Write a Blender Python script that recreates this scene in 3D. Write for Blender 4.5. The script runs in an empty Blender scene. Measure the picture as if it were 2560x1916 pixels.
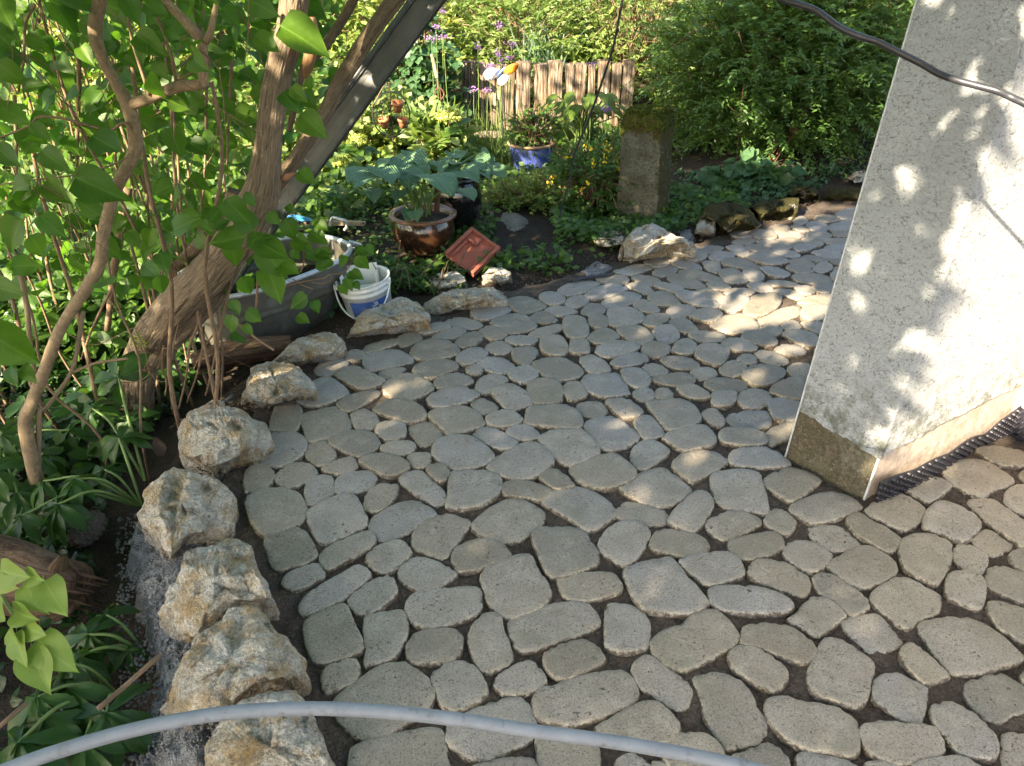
import bpy, bmesh, math, random
import numpy as np
from mathutils import Vector, Matrix, noise

random.seed(7)
RS = np.random.RandomState(11)
scene = bpy.context.scene
COL = scene.collection

# ------------------------------------------------------------------ camera, sky, sun, exposure
FPX, CX, CY, PITCH, CAMH = 1922.0, 1280.0, 958.0, math.radians(30.0), 1.5
CP, SP = math.cos(PITCH), math.sin(PITCH)
cam_data = bpy.data.cameras.new('camera')
cam = bpy.data.objects.new('camera', cam_data)
COL.objects.link(cam)
cam.location = (0, 0, CAMH)
cam.rotation_euler = (math.radians(90) - PITCH, 0, 0)
cam_data.sensor_width = 36.0
cam_data.lens = FPX / 2560.0 * 36.0
cam_data.clip_start = 0.02
cam_data.clip_end = 500.0
scene.camera = cam

SUN_EL = math.radians(30.0)
SUN_H = np.array([-0.665, -0.747])
SUN_H = SUN_H / np.linalg.norm(SUN_H)
SUN_DIR = Vector((SUN_H[0] * math.cos(SUN_EL), SUN_H[1] * math.cos(SUN_EL), math.sin(SUN_EL)))

world = bpy.data.worlds.new('World')
scene.world = world
world.use_nodes = True
wn = world.node_tree.nodes
wn.clear()
w_out = wn.new('ShaderNodeOutputWorld')
w_bg = wn.new('ShaderNodeBackground')
w_sky = wn.new('ShaderNodeTexSky')
w_sky.sky_type = 'NISHITA'
w_sky.sun_disc = False
w_sky.sun_elevation = SUN_EL
w_sky.sun_rotation = math.atan2(SUN_H[0], SUN_H[1])
w_sky.dust_density = 2.5
w_sky.ozone_density = 0.6
w_bg.inputs['Strength'].default_value = 0.085
world.node_tree.links.new(w_sky.outputs[0], w_bg.inputs[0])
world.node_tree.links.new(w_bg.outputs[0], w_out.inputs[0])

sun_data = bpy.data.lights.new('sun', 'SUN')
sun_data.energy = 5.0
sun_data.angle = math.radians(0.55)
sun_data.color = (1.0, 0.84, 0.60)
sun = bpy.data.objects.new('sun', sun_data)
COL.objects.link(sun)
sun.location = (-6, -6, 8)
sun.rotation_euler = SUN_DIR.to_track_quat('Z', 'Y').to_euler()

scene.view_settings.view_transform = 'Standard'
scene.view_settings.look = 'None'
scene.view_settings.exposure = 2.5
scene.view_settings.gamma = 1.0
scene.view_settings.use_curve_mapping = False
scene.cycles.use_denoising = True
scene.cycles.max_bounces = 8
scene.cycles.diffuse_bounces = 4
scene.cycles.transparent_max_bounces = 4
scene.cycles.caustics_reflective = False
scene.cycles.caustics_refractive = False

# ------------------------------------------------------------------ pixel to place
def ray(u, v):
    a = (u - CX) / FPX
    b = (v - CY) / FPX
    return np.array([a, CP - b * SP, -SP - b * CP])

def G(u, v, z=0.0):
    d = ray(u, v)
    t = (z - CAMH) / d[2]
    return np.array([d[0] * t, d[1] * t, z])

def PY(u, v, Y):
    d = ray(u, v)
    t = Y / d[1]
    return np.array([d[0] * t, Y, CAMH + d[2] * t])

def PD(u, v, zd):
    d = ray(u, v)
    return np.array([d[0] * zd, d[1] * zd, CAMH + d[2] * zd])

def crop(x0, y0, s):
    return lambda x, y: (x0 + x / s, y0 + y / s)

CA = crop(0, 0, 2.76)
CB = crop(0, 500, 2.76)
CC = crop(0, 1000, 2.76)
CD = crop(600, 450, 2.76)
CE = crop(700, 1000, 2.76)
CF = crop(1400, 1000, 2.76)
CG = crop(700, 1316, 2.76)
CH = crop(1300, 1500, 3.687)
CI = crop(1760, 1316, 2.76)
CJ = crop(2000, 1150, 3.943)
CK = crop(1400, 400, 2.76)
CL = crop(0, 1300, 2.689)
CPP = crop(1860, 750, 3.154)
CT = crop(560, 500, 4.6)
CX2 = crop(800, 0, 2.76)
CX3 = crop(1500, 0, 2.76)

def smooth(a, b, x):
    t = np.clip((np.asarray(x, float) - a) / (b - a), 0, 1)
    return t * t * (3 - 2 * t)

# ------------------------------------------------------------------ objects
ORG = {}

def thing(name, label, cat, loc=(0, 0, 0), group=None):
    o = bpy.data.objects.new(name, None)
    COL.objects.link(o)
    o.empty_display_size = 0.1
    o.location = loc
    o['label'] = label
    o['category'] = cat
    if group:
        o['group'] = group
    ORG[o.name] = np.array(loc, float)
    return o

def link(name, me, mat, parent=None, kind=None):
    o = bpy.data.objects.new(name, me)
    COL.objects.link(o)
    if mat is not None and len(me.materials) == 0:
        me.materials.append(mat)
    if parent is not None:
        o.parent = parent
        ORG[o.name] = ORG[parent.name]
    else:
        ORG[o.name] = np.zeros(3)
    if kind:
        o['kind'] = kind
    return o

def tag(o, label, cat, group=None):
    o['label'] = label
    o['category'] = cat
    if group:
        o['group'] = group
    return o

def mesh_np(name, V, Fq, uv=None, rnd=None, smooth_=True, extra=None):
    V = np.asarray(V, np.float32)
    Fq = np.asarray(Fq, np.int32)
    me = bpy.data.meshes.new(name)
    me.vertices.add(len(V))
    me.vertices.foreach_set('co', V.ravel())
    k = Fq.shape[1]
    me.loops.add(Fq.size)
    me.loops.foreach_set('vertex_index', Fq.ravel())
    me.polygons.add(len(Fq))
    me.polygons.foreach_set('loop_start', np.arange(0, Fq.size, k, dtype=np.int32))
    me.polygons.foreach_set('use_smooth', np.full(len(Fq), smooth_))
    if uv is not None:
        ul = me.uv_layers.new(name='UVMap')
        ul.data.foreach_set('uv', np.asarray(uv, np.float32)[Fq.ravel()].ravel())
    if rnd is not None:
        at = me.attributes.new('rnd', 'FLOAT', 'POINT')
        at.data.foreach_set('value', np.asarray(rnd, np.float32))
    if extra:
        for nm, arr in extra.items():
            at = me.attributes.new(nm, 'FLOAT', 'POINT')
            at.data.foreach_set('value', np.asarray(arr, np.float32))
    me.update(calc_edges=True)
    me.validate()
    return me

def mesh_py(name, V, F, smooth_=True):
    me = bpy.data.meshes.new(name)
    me.from_pydata([tuple(map(float, p)) for p in V], [], F)
    if smooth_:
        me.polygons.foreach_set('use_smooth', np.full(len(me.polygons), True))
    me.update()
    return me

def part(name, V, F, mat, parent=None, smooth_=True, kind=None):
    """mesh from world coordinates under parent"""
    org = ORG[parent.name] if parent is not None else np.zeros(3)
    me = mesh_py(name, np.asarray(V, float) - org, F, smooth_)
    return link(name, me, mat, parent, kind)

def part_bm(name, bm, mat, parent=None, smooth_=True, kind=None):
    org = ORG[parent.name] if parent is not None else np.zeros(3)
    me = bpy.data.meshes.new(name)
    bmesh.ops.translate(bm, verts=bm.verts, vec=Vector(-org))
    bm.normal_update()
    bm.to_mesh(me)
    bm.free()
    if smooth_:
        me.polygons.foreach_set('use_smooth', np.full(len(me.polygons), True))
    return link(name, me, mat, parent, kind)

class Geo:
    """collects vertices, faces and uv for one mesh object"""
    def __init__(self):
        self.V, self.F, self.UV = [], [], []
    def add(self, V, F, UV=None):
        b = len(self.V)
        self.V.extend([tuple(p) for p in V])
        self.UV.extend(UV if UV is not None else [(0, 0)] * len(V))
        self.F.extend([tuple(i + b for i in f) for f in F])
        return self
    def build(self, name, mat, parent=None, smooth_=True, kind=None):
        org = ORG[parent.name] if parent is not None else np.zeros(3)
        me = mesh_py(name, np.asarray(self.V, float) - org, self.F, smooth_)
        ul = me.uv_layers.new(name='UVMap')
        li = np.zeros(len(me.loops), np.int32)
        me.loops.foreach_get('vertex_index', li)
        ul.data.foreach_set('uv', np.asarray(self.UV, np.float32)[li].ravel())
        return link(name, me, mat, parent, kind)

def catmull(P, n, closed=False):
    P = np.asarray(P, float)
    m = len(P)
    out = []
    segs = m if closed else m - 1
    for i in range(segs):
        if closed:
            p0, p1, p2, p3 = P[(i - 1) % m], P[i], P[(i + 1) % m], P[(i + 2) % m]
        else:
            p1, p2 = P[i], P[i + 1]
            p0 = P[i - 1] if i > 0 else 2 * p1 - p2
            p3 = P[i + 2] if i + 2 < m else 2 * p2 - p1
        for j in range(n):
            t = j / n
            out.append(0.5 * ((2 * p1) + (-p0 + p2) * t + (2 * p0 - 5 * p1 + 4 * p2 - p3) * t * t + (-p0 + 3 * p1 - 3 * p2 + p3) * t ** 3))
    if not closed:
        out.append(P[-1])
    return np.array(out)

def resample(P, n, closed=True):
    P = np.asarray(P, float)
    Q = np.vstack([P, P[:1]]) if closed else P
    d = np.concatenate([[0], np.cumsum(np.linalg.norm(np.diff(Q, axis=0), axis=1))])
    s = np.linspace(0, d[-1], n + 1)[:-1] if closed else np.linspace(0, d[-1], n)
    return np.stack([np.interp(s, d, Q[:, k]) for k in range(Q.shape[1])], 1)

def tube(path, radii, sides=8, sub=4, rough=0.0, seed=0, cap=True, closed=False, ridge=0.0, rfreq=7.0, twist=0.0):
    """tapered tube through path points: V, F, UV (u around, v metres along)"""
    path = np.asarray(path, float)
    radii = np.full(len(path), radii, float) if np.isscalar(radii) else np.asarray(radii, float)
    if sub > 1:
        Q = catmull(np.column_stack([path, radii]), sub, closed)
    else:
        Q = np.column_stack([path, radii])
    P, R = Q[:, :3], np.maximum(Q[:, 3], 1e-4)
    n = len(P)
    if closed:
        T = np.roll(P, -1, 0) - np.roll(P, 1, 0)
    else:
        T = np.gradient(P, axis=0)
    T /= np.linalg.norm(T, axis=1)[:, None] + 1e-12
    ref = np.array([0.0, 0, 1]) if abs(T[0][2]) < 0.9 else np.array([1.0, 0, 0])
    N = np.cross(T[0], ref)
    N /= np.linalg.norm(N)
    V, UV = [], []
    L = 0
    for i in range(n):
        if i:
            L += np.linalg.norm(P[i] - P[i - 1])
            N = N - T[i] * np.dot(N, T[i])
            N /= np.linalg.norm(N) + 1e-12
        B = np.cross(T[i], N)
        for k in range(sides):
            a = 2 * math.pi * k / sides
            r = R[i]
            if rough:
                r *= 1 + rough * noise.noise(Vector((math.cos(a) * 1.6 + seed, math.sin(a) * 1.6, L / max(R[0], 1e-3) * 0.35)))
            if ridge:
                ta = a + twist * L
                q = noise.noise(Vector((math.cos(ta) * rfreq + seed, math.sin(ta) * rfreq, L * 4.5)))
                q2 = noise.noise(Vector((math.cos(ta) * rfreq * 2.3, math.sin(ta) * rfreq * 2.3 + seed, L * 11)))
                r *= 1 + ridge * (0.55 - abs(q) * 2.2) + ridge * 0.4 * q2
            V.append(P[i] + r * (math.cos(a) * N + math.sin(a) * B))
            UV.append((k / sides, L))
    F = []
    for i in range(n if closed else n - 1):
        for k in range(sides):
            a, b = i * sides + k, i * sides + (k + 1) % sides
            c, d = ((i + 1) % n) * sides + (k + 1) % sides, ((i + 1) % n) * sides + k
            F.append((a, b, c, d))
    if cap and not closed:
        F.append(tuple(range(sides - 1, -1, -1)))
        F.append(tuple((n - 1) * sides + k for k in range(sides)))
    return V, F, UV

def lathe(profile, center, n=40, axis_rot=None, sx=1.0, sy=1.0):
    """revolve [(r, z)] round z at center; axis_rot tips it"""
    V, F, UV = [], [], []
    m = len(profile)
    for j in range(n):
        a = 2 * math.pi * j / n
        for (r, z) in profile:
            p = Vector((r * math.cos(a) * sx, r * math.sin(a) * sy, z))
            if axis_rot is not None:
                p = axis_rot @ p
            V.append(np.array(center) + np.array(p))
            UV.append((j / n, z))
    for j in range(n):
        for i in range(m - 1):
            F.append((j * m + i, ((j + 1) % n) * m + i, ((j + 1) % n) * m + i + 1, j * m + i + 1))
    return V, F, UV

def box(c, size, rot=None):
    hx, hy, hz = [s / 2 for s in size]
    V = []
    for x in (-hx, hx):
        for y in (-hy, hy):
            for z in (-hz, hz):
                p = Vector((x, y, z))
                if rot is not None:
                    p = rot @ p
                V.append(np.array(c) + np.array(p))
    F = [(0, 1, 3, 2), (4, 6, 7, 5), (0, 4, 5, 1), (2, 3, 7, 6), (0, 2, 6, 4), (1, 5, 7, 3)]
    return V, F

def fbm(p, oct=4, sc=1.0):
    s, a = 0.0, 1.0
    q = Vector(p) * sc
    for _ in range(oct):
        s += a * noise.noise(q)
        q = q * 2.03 + Vector((3.1, 7.7, 1.3))
        a *= 0.5
    return s

# vectorised value noise for big grids
_tab = np.random.RandomState(5).rand(256, 256)
def vnoise(x, y):
    xi, yi = np.floor(x).astype(int), np.floor(y).astype(int)
    fx, fy = x - xi, y - yi
    fx, fy = fx * fx * (3 - 2 * fx), fy * fy * (3 - 2 * fy)
    g = lambda i, j: _tab[i % 256, j % 256]
    return (g(xi, yi) * (1 - fx) + g(xi + 1, yi) * fx) * (1 - fy) + (g(xi, yi + 1) * (1 - fx) + g(xi + 1, yi + 1) * fx) * fy - 0.5
def vfbm(x, y, oct=4):
    s, a = 0, 1.0
    for k in range(oct):
        s = s + a * vnoise(x + 17.3 * k, y - 9.1 * k)
        x, y, a = x * 2.1, y * 2.1, a * 0.5
    return s

# ------------------------------------------------------------------ materials
class NT:
    def __init__(self, name, disp=False):
        self.m = bpy.data.materials.new(name)
        self.m.use_nodes = True
        self.t = self.m.node_tree
        self.t.nodes.clear()
        self.out = self.t.nodes.new('ShaderNodeOutputMaterial')
    def n(self, typ, **kw):
        nd = self.t.nodes.new(typ)
        for k, v in kw.items():
            if k.startswith('i_'):
                key = k[2:].replace('_', ' ')
                nd.inputs[key].default_value = v
            else:
                setattr(nd, k, v)
        return nd
    def l(self, a, b):
        self.t.links.new(a, b)
    def noise(self, vec, scale, detail=4, rough=0.6, dist=0.0):
        nd = self.n('ShaderNodeTexNoise', i_Scale=scale, i_Detail=detail, i_Roughness=rough, i_Distortion=dist)
        if vec is not None:
            self.l(vec, nd.inputs['Vector'])
        return nd.outputs['Fac']
    def ramp(self, fac, stops):
        nd = self.n('ShaderNodeValToRGB')
        el = nd.color_ramp.elements
        while len(el) < len(stops):
            el.new(0.5)
        for e, (p, c) in zip(el, stops):
            e.position = p
            e.color = c if len(c) == 4 else (*c, 1)
        self.l(fac, nd.inputs['Fac'])
        return nd.outputs['Color']
    def mix(self, fac, a, b, mode='MIX'):
        nd = self.n('ShaderNodeMix', data_type='RGBA', blend_type=mode)
        for sock, val in ((nd.inputs[0], fac), (nd.inputs[6], a), (nd.inputs[7], b)):
            if isinstance(val, bpy.types.NodeSocket):
                self.l(val, sock)
            elif isinstance(val, (int, float)):
                sock.default_value = val
            else:
                sock.default_value = (*val, 1) if len(val) == 3 else val
        return nd.outputs[2]
    def math(self, op, a, b=0.0, c=0.0):
        nd = self.n('ShaderNodeMath', operation=op)
        for i, val in enumerate((a, b, c)):
            if isinstance(val, bpy.types.NodeSocket):
                self.l(val, nd.inputs[i])
            else:
                nd.inputs[i].default_value = val
        return nd.outputs[0]
    def maprange(self, x, a, b, c=0.0, d=1.0):
        nd = self.n('ShaderNodeMapRange')
        self.l(x, nd.inputs[0])
        for i, v in enumerate((a, b, c, d)):
            nd.inputs[i + 1].default_value = v
        return nd.outputs[0]
    def coord(self, kind='Object'):
        return self.n('ShaderNodeTexCoord').outputs[kind]
    def geo(self, k='Position'):
        return self.n('ShaderNodeNewGeometry').outputs[k]
    def attr(self, name):
        return self.n('ShaderNodeAttribute', attribute_name=name).outputs['Fac']
    def rand(self):
        return self.n('ShaderNodeObjectInfo').outputs['Random']
    def mapping(self, vec, scale=(1, 1, 1), loc=(0, 0, 0)):
        nd = self.n('ShaderNodeMapping')
        nd.inputs['Scale'].default_value = scale
        nd.inputs['Location'].default_value = loc
        self.l(vec, nd.inputs['Vector'])
        return nd.outputs[0]
    def vadd(self, a, b):
        nd = self.n('ShaderNodeVectorMath', operation='ADD')
        self.l(a, nd.inputs[0])
        self.l(b, nd.inputs[1])
        return nd.outputs[0]
    def bump(self, h, strength=0.5, dist=0.01, prev=None):
        nd = self.n('ShaderNodeBump', i_Strength=strength, i_Distance=dist)
        self.l(h, nd.inputs['Height'])
        if prev is not None:
            self.l(prev, nd.inputs['Normal'])
        return nd.outputs[0]
    def bsdf(self, color, rough=0.7, normal=None, spec=0.5, metal=0.0, coat=0.0, sub=None):
        b = self.n('ShaderNodeBsdfPrincipled')
        for sock, val in (('Base Color', color), ('Roughness', rough), ('Metallic', metal)):
            if isinstance(val, bpy.types.NodeSocket):
                self.l(val, b.inputs[sock])
            elif isinstance(val, (int, float)):
                b.inputs[sock].default_value = val
            else:
                b.inputs[sock].default_value = (*val, 1)
        b.inputs['Specular IOR Level'].default_value = spec
        if coat:
            b.inputs['Coat Weight'].default_value = coat
            b.inputs['Coat Roughness'].default_value = 0.05
        if normal is not None:
            self.l(normal, b.inputs['Normal'])
        return b
    def done(self, shader):
        self.l(shader.outputs[0], self.out.inputs['Surface'])
        return self.m

def shifted(t):
    """world position shifted by a per-object random so that copies differ"""
    p = t.geo()
    r = t.n('ShaderNodeObjectInfo').outputs['Random']
    c = t.n('ShaderNodeCombineXYZ')
    t.l(t.math('MULTIPLY', r, 37.0), c.inputs[0])
    t.l(t.math('MULTIPLY', r, 91.0), c.inputs[2])
    return t.vadd(p, c.outputs[0])

def m_paver():
    t = NT('concrete_paver')
    p = shifted(t)
    r = t.rand()
    base = t.ramp(r, [(0.0, (0.235, 0.20, 0.155)), (0.22, (0.35, 0.298, 0.232)), (0.45, (0.41, 0.368, 0.325)), (0.62, (0.345, 0.325, 0.318)), (0.8, (0.39, 0.33, 0.26)), (1.0, (0.245, 0.222, 0.195))])
    base = t.mix(t.maprange(t.noise(p, 9, 3, 0.6), 0.35, 0.7, 0.0, 0.65), base, (0.25, 0.222, 0.168))
    base = t.mix(t.maprange(t.noise(p, 17, 3, 0.6), 0.5, 0.75, 0.0, 0.4), base, (0.55, 0.50, 0.41))
    fine = t.noise(p, 230, 3, 0.75)
    base = t.mix(t.maprange(fine, 0.36, 0.50, 0.8, 0.0), base, (0.13, 0.115, 0.09))
    lite = t.noise(p, 330, 2, 0.6)
    base = t.mix(t.maprange(lite, 0.60, 0.72, 0.0, 0.55), base, (0.66, 0.63, 0.57))
    clump = t.maprange(t.noise(p, 12, 2, 0.5), 0.40, 0.62, 0.2, 1.0)
    pitf = t.math('MULTIPLY', t.maprange(t.noise(p, 105, 4, 0.8), 0.585, 0.655, 0.0, 1.0), clump)
    base = t.mix(t.math('MULTIPLY', pitf, 0.85), base, (0.05, 0.04, 0.03))
    base = t.mix(t.maprange(t.noise(p, 5.5, 4, 0.65), 0.56, 0.72, 0.0, 0.5), base, (0.19, 0.185, 0.125))
    dab = t.maprange(t.noise(p, 34, 3, 0.65), 0.69, 0.73, 0.0, 0.9)
    base = t.mix(dab, base, (0.065, 0.05, 0.036))
    e = t.attr('edge')
    en = t.math('ADD', e, t.maprange(t.noise(p, 70, 4, 0.75), 0.3, 0.7, -0.55, 0.5))
    pale = t.math('MULTIPLY', t.maprange(e, 0.25, 0.6, 0, 1), t.maprange(t.noise(p, 45, 3, 0.7), 0.45, 0.6, 0, 0.5))
    base = t.mix(pale, base, (0.62, 0.54, 0.40))
    base = t.mix(t.maprange(en, 0.62, 0.98, 0.0, 0.9), base, (0.10, 0.075, 0.052))
    h = t.math('SUBTRACT', t.math('ADD', t.math('MULTIPLY', fine, 0.6), t.math('MULTIPLY', t.noise(p, 45, 4, 0.65), 0.9)), t.math('MULTIPLY', pitf, 1.0))
    return t.done(t.bsdf(base, 0.6, t.bump(h, 0.75, 0.005), 0.45))

def m_soil(name, dark, light, scale=1.0, bump=0.9):
    t = NT(name)
    p = t.geo()
    n1 = t.noise(p, 6 * scale, 5, 0.65)
    n2 = t.noise(p, 75 * scale, 5, 0.75)
    c = t.mix(t.maprange(n2, 0.35, 0.68, 0, 1), dark, light)
    c = t.mix(t.maprange(n1, 0.4, 0.68, 0.0, 0.6), c, tuple(x * 0.5 for x in dark))
    v = t.n('ShaderNodeTexVoronoi', i_Scale=150 * scale)
    t.l(p, v.inputs['Vector'])
    grit = t.maprange(v.outputs['Distance'], 0.0, 0.28, 1.0, 0.0)
    gsel = t.maprange(t.noise(p, 38 * scale, 2, 0.5), 0.56, 0.66, 0.0, 0.7)
    c = t.mix(t.math('MULTIPLY', grit, gsel), c, tuple(min(1, x * 2.6 + 0.03) for x in light))
    h = t.math('ADD', n2, t.math('MULTIPLY', v.outputs['Distance'], -0.5))
    return t.done(t.bsdf(c, 0.9, t.bump(h, bump, 0.012), 0.25))

def m_rock(name='limestone', moss=0.0, soil=0.35, warm=0.5):
    t = NT(name)
    p = shifted(t)
    n1 = t.noise(p, 6, 6, 0.68, 0.7)
    n2 = t.noise(p, 19, 5, 0.72, 0.4)
    n3 = t.noise(p, 120, 4, 0.75)
    c = t.ramp(n1, [(0.30, (0.30, 0.24, 0.15)), (0.42, (0.54, 0.45, 0.31)), (0.50, (0.74, 0.70, 0.61)), (0.60, (0.66, 0.63, 0.56)), (0.72, (0.40, 0.35, 0.27))])
    c = t.mix(t.maprange(n2, 0.47, 0.60, 0, min(1.0, warm * 1.3)), c, (0.47, 0.29, 0.10))
    c = t.mix(t.maprange(t.noise(p, 8, 3, 0.6), 0.52, 0.66, 0, 0.55), c, (0.60, 0.60, 0.57))
    dk = t.noise(p, 11, 7, 0.80, 1.0)
    c = t.mix(t.maprange(dk, 0.55, 0.64, 0, 0.72), c, (0.10, 0.072, 0.048))
    c = t.mix(t.maprange(n3, 0.40, 0.52, 0.5, 0), c, (0.19, 0.15, 0.10))
    v = t.n('ShaderNodeTexVoronoi', feature='DISTANCE_TO_EDGE', i_Scale=9.0)
    t.l(t.vadd(p, t.n('ShaderNodeTexNoise', i_Scale=7.0, i_Detail=4.0).outputs['Color']), v.inputs['Vector'])
    crack = t.maprange(v.outputs['Distance'], 0.0, 0.022, 1.0, 0.0)
    c = t.mix(t.math('MULTIPLY', crack, 0.55), c, (0.06, 0.045, 0.03))
    sz = t.n('ShaderNodeSeparateXYZ')
    t.l(t.geo(), sz.inputs[0])
    low = t.math('ADD', t.maprange(sz.outputs[2], -0.02, 0.075, 1.0, 0.0), t.maprange(dk, 0.35, 0.65, -0.5, 0.4))
    c = t.mix(t.maprange(low, 0.5, 0.9, 0.0, soil), c, (0.085, 0.060, 0.042))
    if moss:
        nz = t.n('ShaderNodeSeparateXYZ')
        t.l(t.geo('Normal'), nz.inputs[0])
        mo = t.math('ADD', t.noise(p, 9, 4, 0.6), t.math('MULTIPLY', nz.outputs[2], 0.06))
        mc = t.mix(t.noise(p, 70, 3, 0.7), (0.020, 0.022, 0.007), (0.085, 0.072, 0.018))
        c = t.mix(t.maprange(mo, 0.62 - moss * 0.4, 0.70 - moss * 0.4, 0, 1), c, mc)
    h = t.math('ADD', t.math('SUBTRACT', t.math('MULTIPLY', dk, 1.0), t.math('MULTIPLY', crack, 0.5)), t.math('ADD', t.math('MULTIPLY', n2, 0.8), t.math('MULTIPLY', n3, 0.4)))
    return t.done(t.bsdf(c, 0.85, t.bump(h, 1.0, 0.022), 0.3))

def m_bark(name, c1, c2, c3, su=14, sv=16, bump=1.0, depth=0.01, patch=None):
    t = NT(name)
    uv = t.n('ShaderNodeUVMap').outputs[0]
    p = t.mapping(uv, (su, sv, 1))
    pos = t.geo()
    n1 = t.noise(p, 1.0, 5, 0.7, 1.2)
    n2 = t.noise(t.mapping(uv, (su * 3, sv * 1.5, 1)), 1.0, 4, 0.7, 0.6)
    n3 = t.noise(pos, 14, 4, 0.6)
    c = t.ramp(n1, [(0.3, c3), (0.47, c1), (0.7, c2)])
    c = t.mix(t.maprange(n2, 0.35, 0.6, 0.6, 0.0), c, c3)
    c = t.mix(t.maprange(n3, 0.5, 0.7, 0, 0.5), c, tuple(x * 0.55 for x in c1))
    if patch:
        c = t.mix(t.maprange(t.noise(pos, 23, 5, 0.75), 0.60, 0.68, 0, 0.8), c, patch)
    h = t.math('ADD', t.math('MULTIPLY', n1, 1.2), t.math('MULTIPLY', n2, 0.7))
    return t.done(t.bsdf(c, 0.85, t.bump(h, bump, depth), 0.25))

def m_leaf(name, c1, c2, trans=0.4, tcol=None, rough=0.42, vein=0.35, spec=0.5, spots=0.0, ribs=0.0, bumpy=0.25):
    t = NT(name)
    r = t.math('FRACT', t.math('ADD', t.attr('rnd'), t.rand()))
    uv = t.n('ShaderNodeUVMap').outputs[0]
    s = t.n('ShaderNodeSeparateXYZ')
    t.l(uv, s.inputs[0])
    ax = t.math('ABSOLUTE', t.math('SUBTRACT', s.outputs[0], 0.5))
    c = t.mix(r, c1, c2)
    c = t.mix(t.maprange(t.noise(t.geo(), 30, 3, 0.6), 0.35, 0.7, 0, 0.35), c, tuple(x * 0.55 for x in c1))
    mid = t.maprange(ax, 0.0, 0.035, vein, 0.0)
    side = t.math('FRACT', t.math('ADD', t.math('MULTIPLY', s.outputs[1], 7.0), t.math('MULTIPLY', ax, -5.0)))
    sidem = t.maprange(t.math('ABSOLUTE', t.math('SUBTRACT', side, 0.5)), 0.0, 0.07, vein * 0.45, 0.0)
    pale = tuple(min(1, x * 1.7 + 0.05) for x in c2)
    c = t.mix(t.math('MAXIMUM', mid, sidem), c, pale)
    if spots:
        c = t.mix(t.maprange(t.noise(t.geo(), 55, 3, 0.6), 0.68, 0.74, 0, spots), c, (0.18, 0.11, 0.04))
    h = t.math('ADD', side, t.math('MULTIPLY', t.noise(t.geo(), 90, 2, 0.5), 0.6)) if not ribs else t.math('SINE', t.math('MULTIPLY', ax, ribs))
    nrm = t.bump(h, bumpy, 0.004)
    b = t.bsdf(c, rough, nrm, spec)
    tr = t.n('ShaderNodeBsdfTranslucent')
    tc = tcol or (c2[0] * 1.9, c2[1] * 1.7, c2[2] * 0.6)
    tcn = t.mix(r, tuple(min(1, x) for x in tc), tuple(min(1, x * 0.7) for x in tc))
    t.l(tcn, tr.inputs[0])
    mx = t.n('ShaderNodeMixShader')
    mx.inputs[0].default_value = trans
    t.l(b.outputs[0], mx.inputs[1])
    t.l(tr.outputs[0], mx.inputs[2])
    t.l(mx.outputs[0], t.out.inputs['Surface'])
    return t.m

def m_plain(name, col, rough=0.5, metal=0.0, spec=0.5, coat=0.0, var=0.25, vs=30, bump=0.15, bs=120, dark=None, dk=(0.5, 0.65), ds=18):
    t = NT(name)
    p = shifted(t)
    n1 = t.noise(p, vs, 4, 0.65)
    c = t.mix(t.maprange(n1, 0.3, 0.7, 0, 1), tuple(x * (1 - var) for x in col), tuple(min(1, x * (1 + var)) for x in col))
    if dark:
        c = t.mix(t.maprange(t.noise(p, ds, 5, 0.7), dk[0], dk[1], 0, 0.85), c, dark)
    nrm = t.bump(t.noise(p, bs, 3, 0.6), bump, 0.004) if bump else None
    rr = t.maprange(n1, 0.3, 0.7, max(0.02, rough - 0.08), min(1, rough + 0.08))
    return t.done(t.bsdf(c, rr, nrm, spec, metal, coat))

def m_render():
    """white roughcast: cracked, with dark grey specks in its hollows"""
    t = NT('roughcast')
    p = t.geo()
    a = t.noise(t.mapping(p, (1, 1, 1.6)), 62, 5, 0.75, 1.1)
    b = t.noise(p, 170, 4, 0.75)
    g = t.noise(p, 3.2, 4, 0.6)
    c = t.mix(t.maprange(a, 0.37, 0.455, 0.85, 0.0), (0.74, 0.775, 0.82), (0.19, 0.20, 0.20))
    c = t.mix(t.maprange(b, 0.35, 0.46, 0.55, 0.0), c, (0.24, 0.245, 0.24))
    c = t.mix(t.maprange(g, 0.5, 0.75, 0, 0.4), c, (0.40, 0.42, 0.44))
    sz = t.n('ShaderNodeSeparateXYZ')
    t.l(p, sz.inputs[0])
    low = t.math('MULTIPLY', t.maprange(sz.outputs[2], 0.16, 0.45, 1, 0), t.maprange(t.noise(p, 22, 5, 0.75), 0.44, 0.62, 0, 0.85))
    c = t.mix(low, c, (0.17, 0.18, 0.12))
    h = t.math('ADD', t.math('MULTIPLY', a, 1.3), t.math('MULTIPLY', b, 0.6))
    return t.done(t.bsdf(c, 0.88, t.bump(h, 1.0, 0.016), 0.2))

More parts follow.
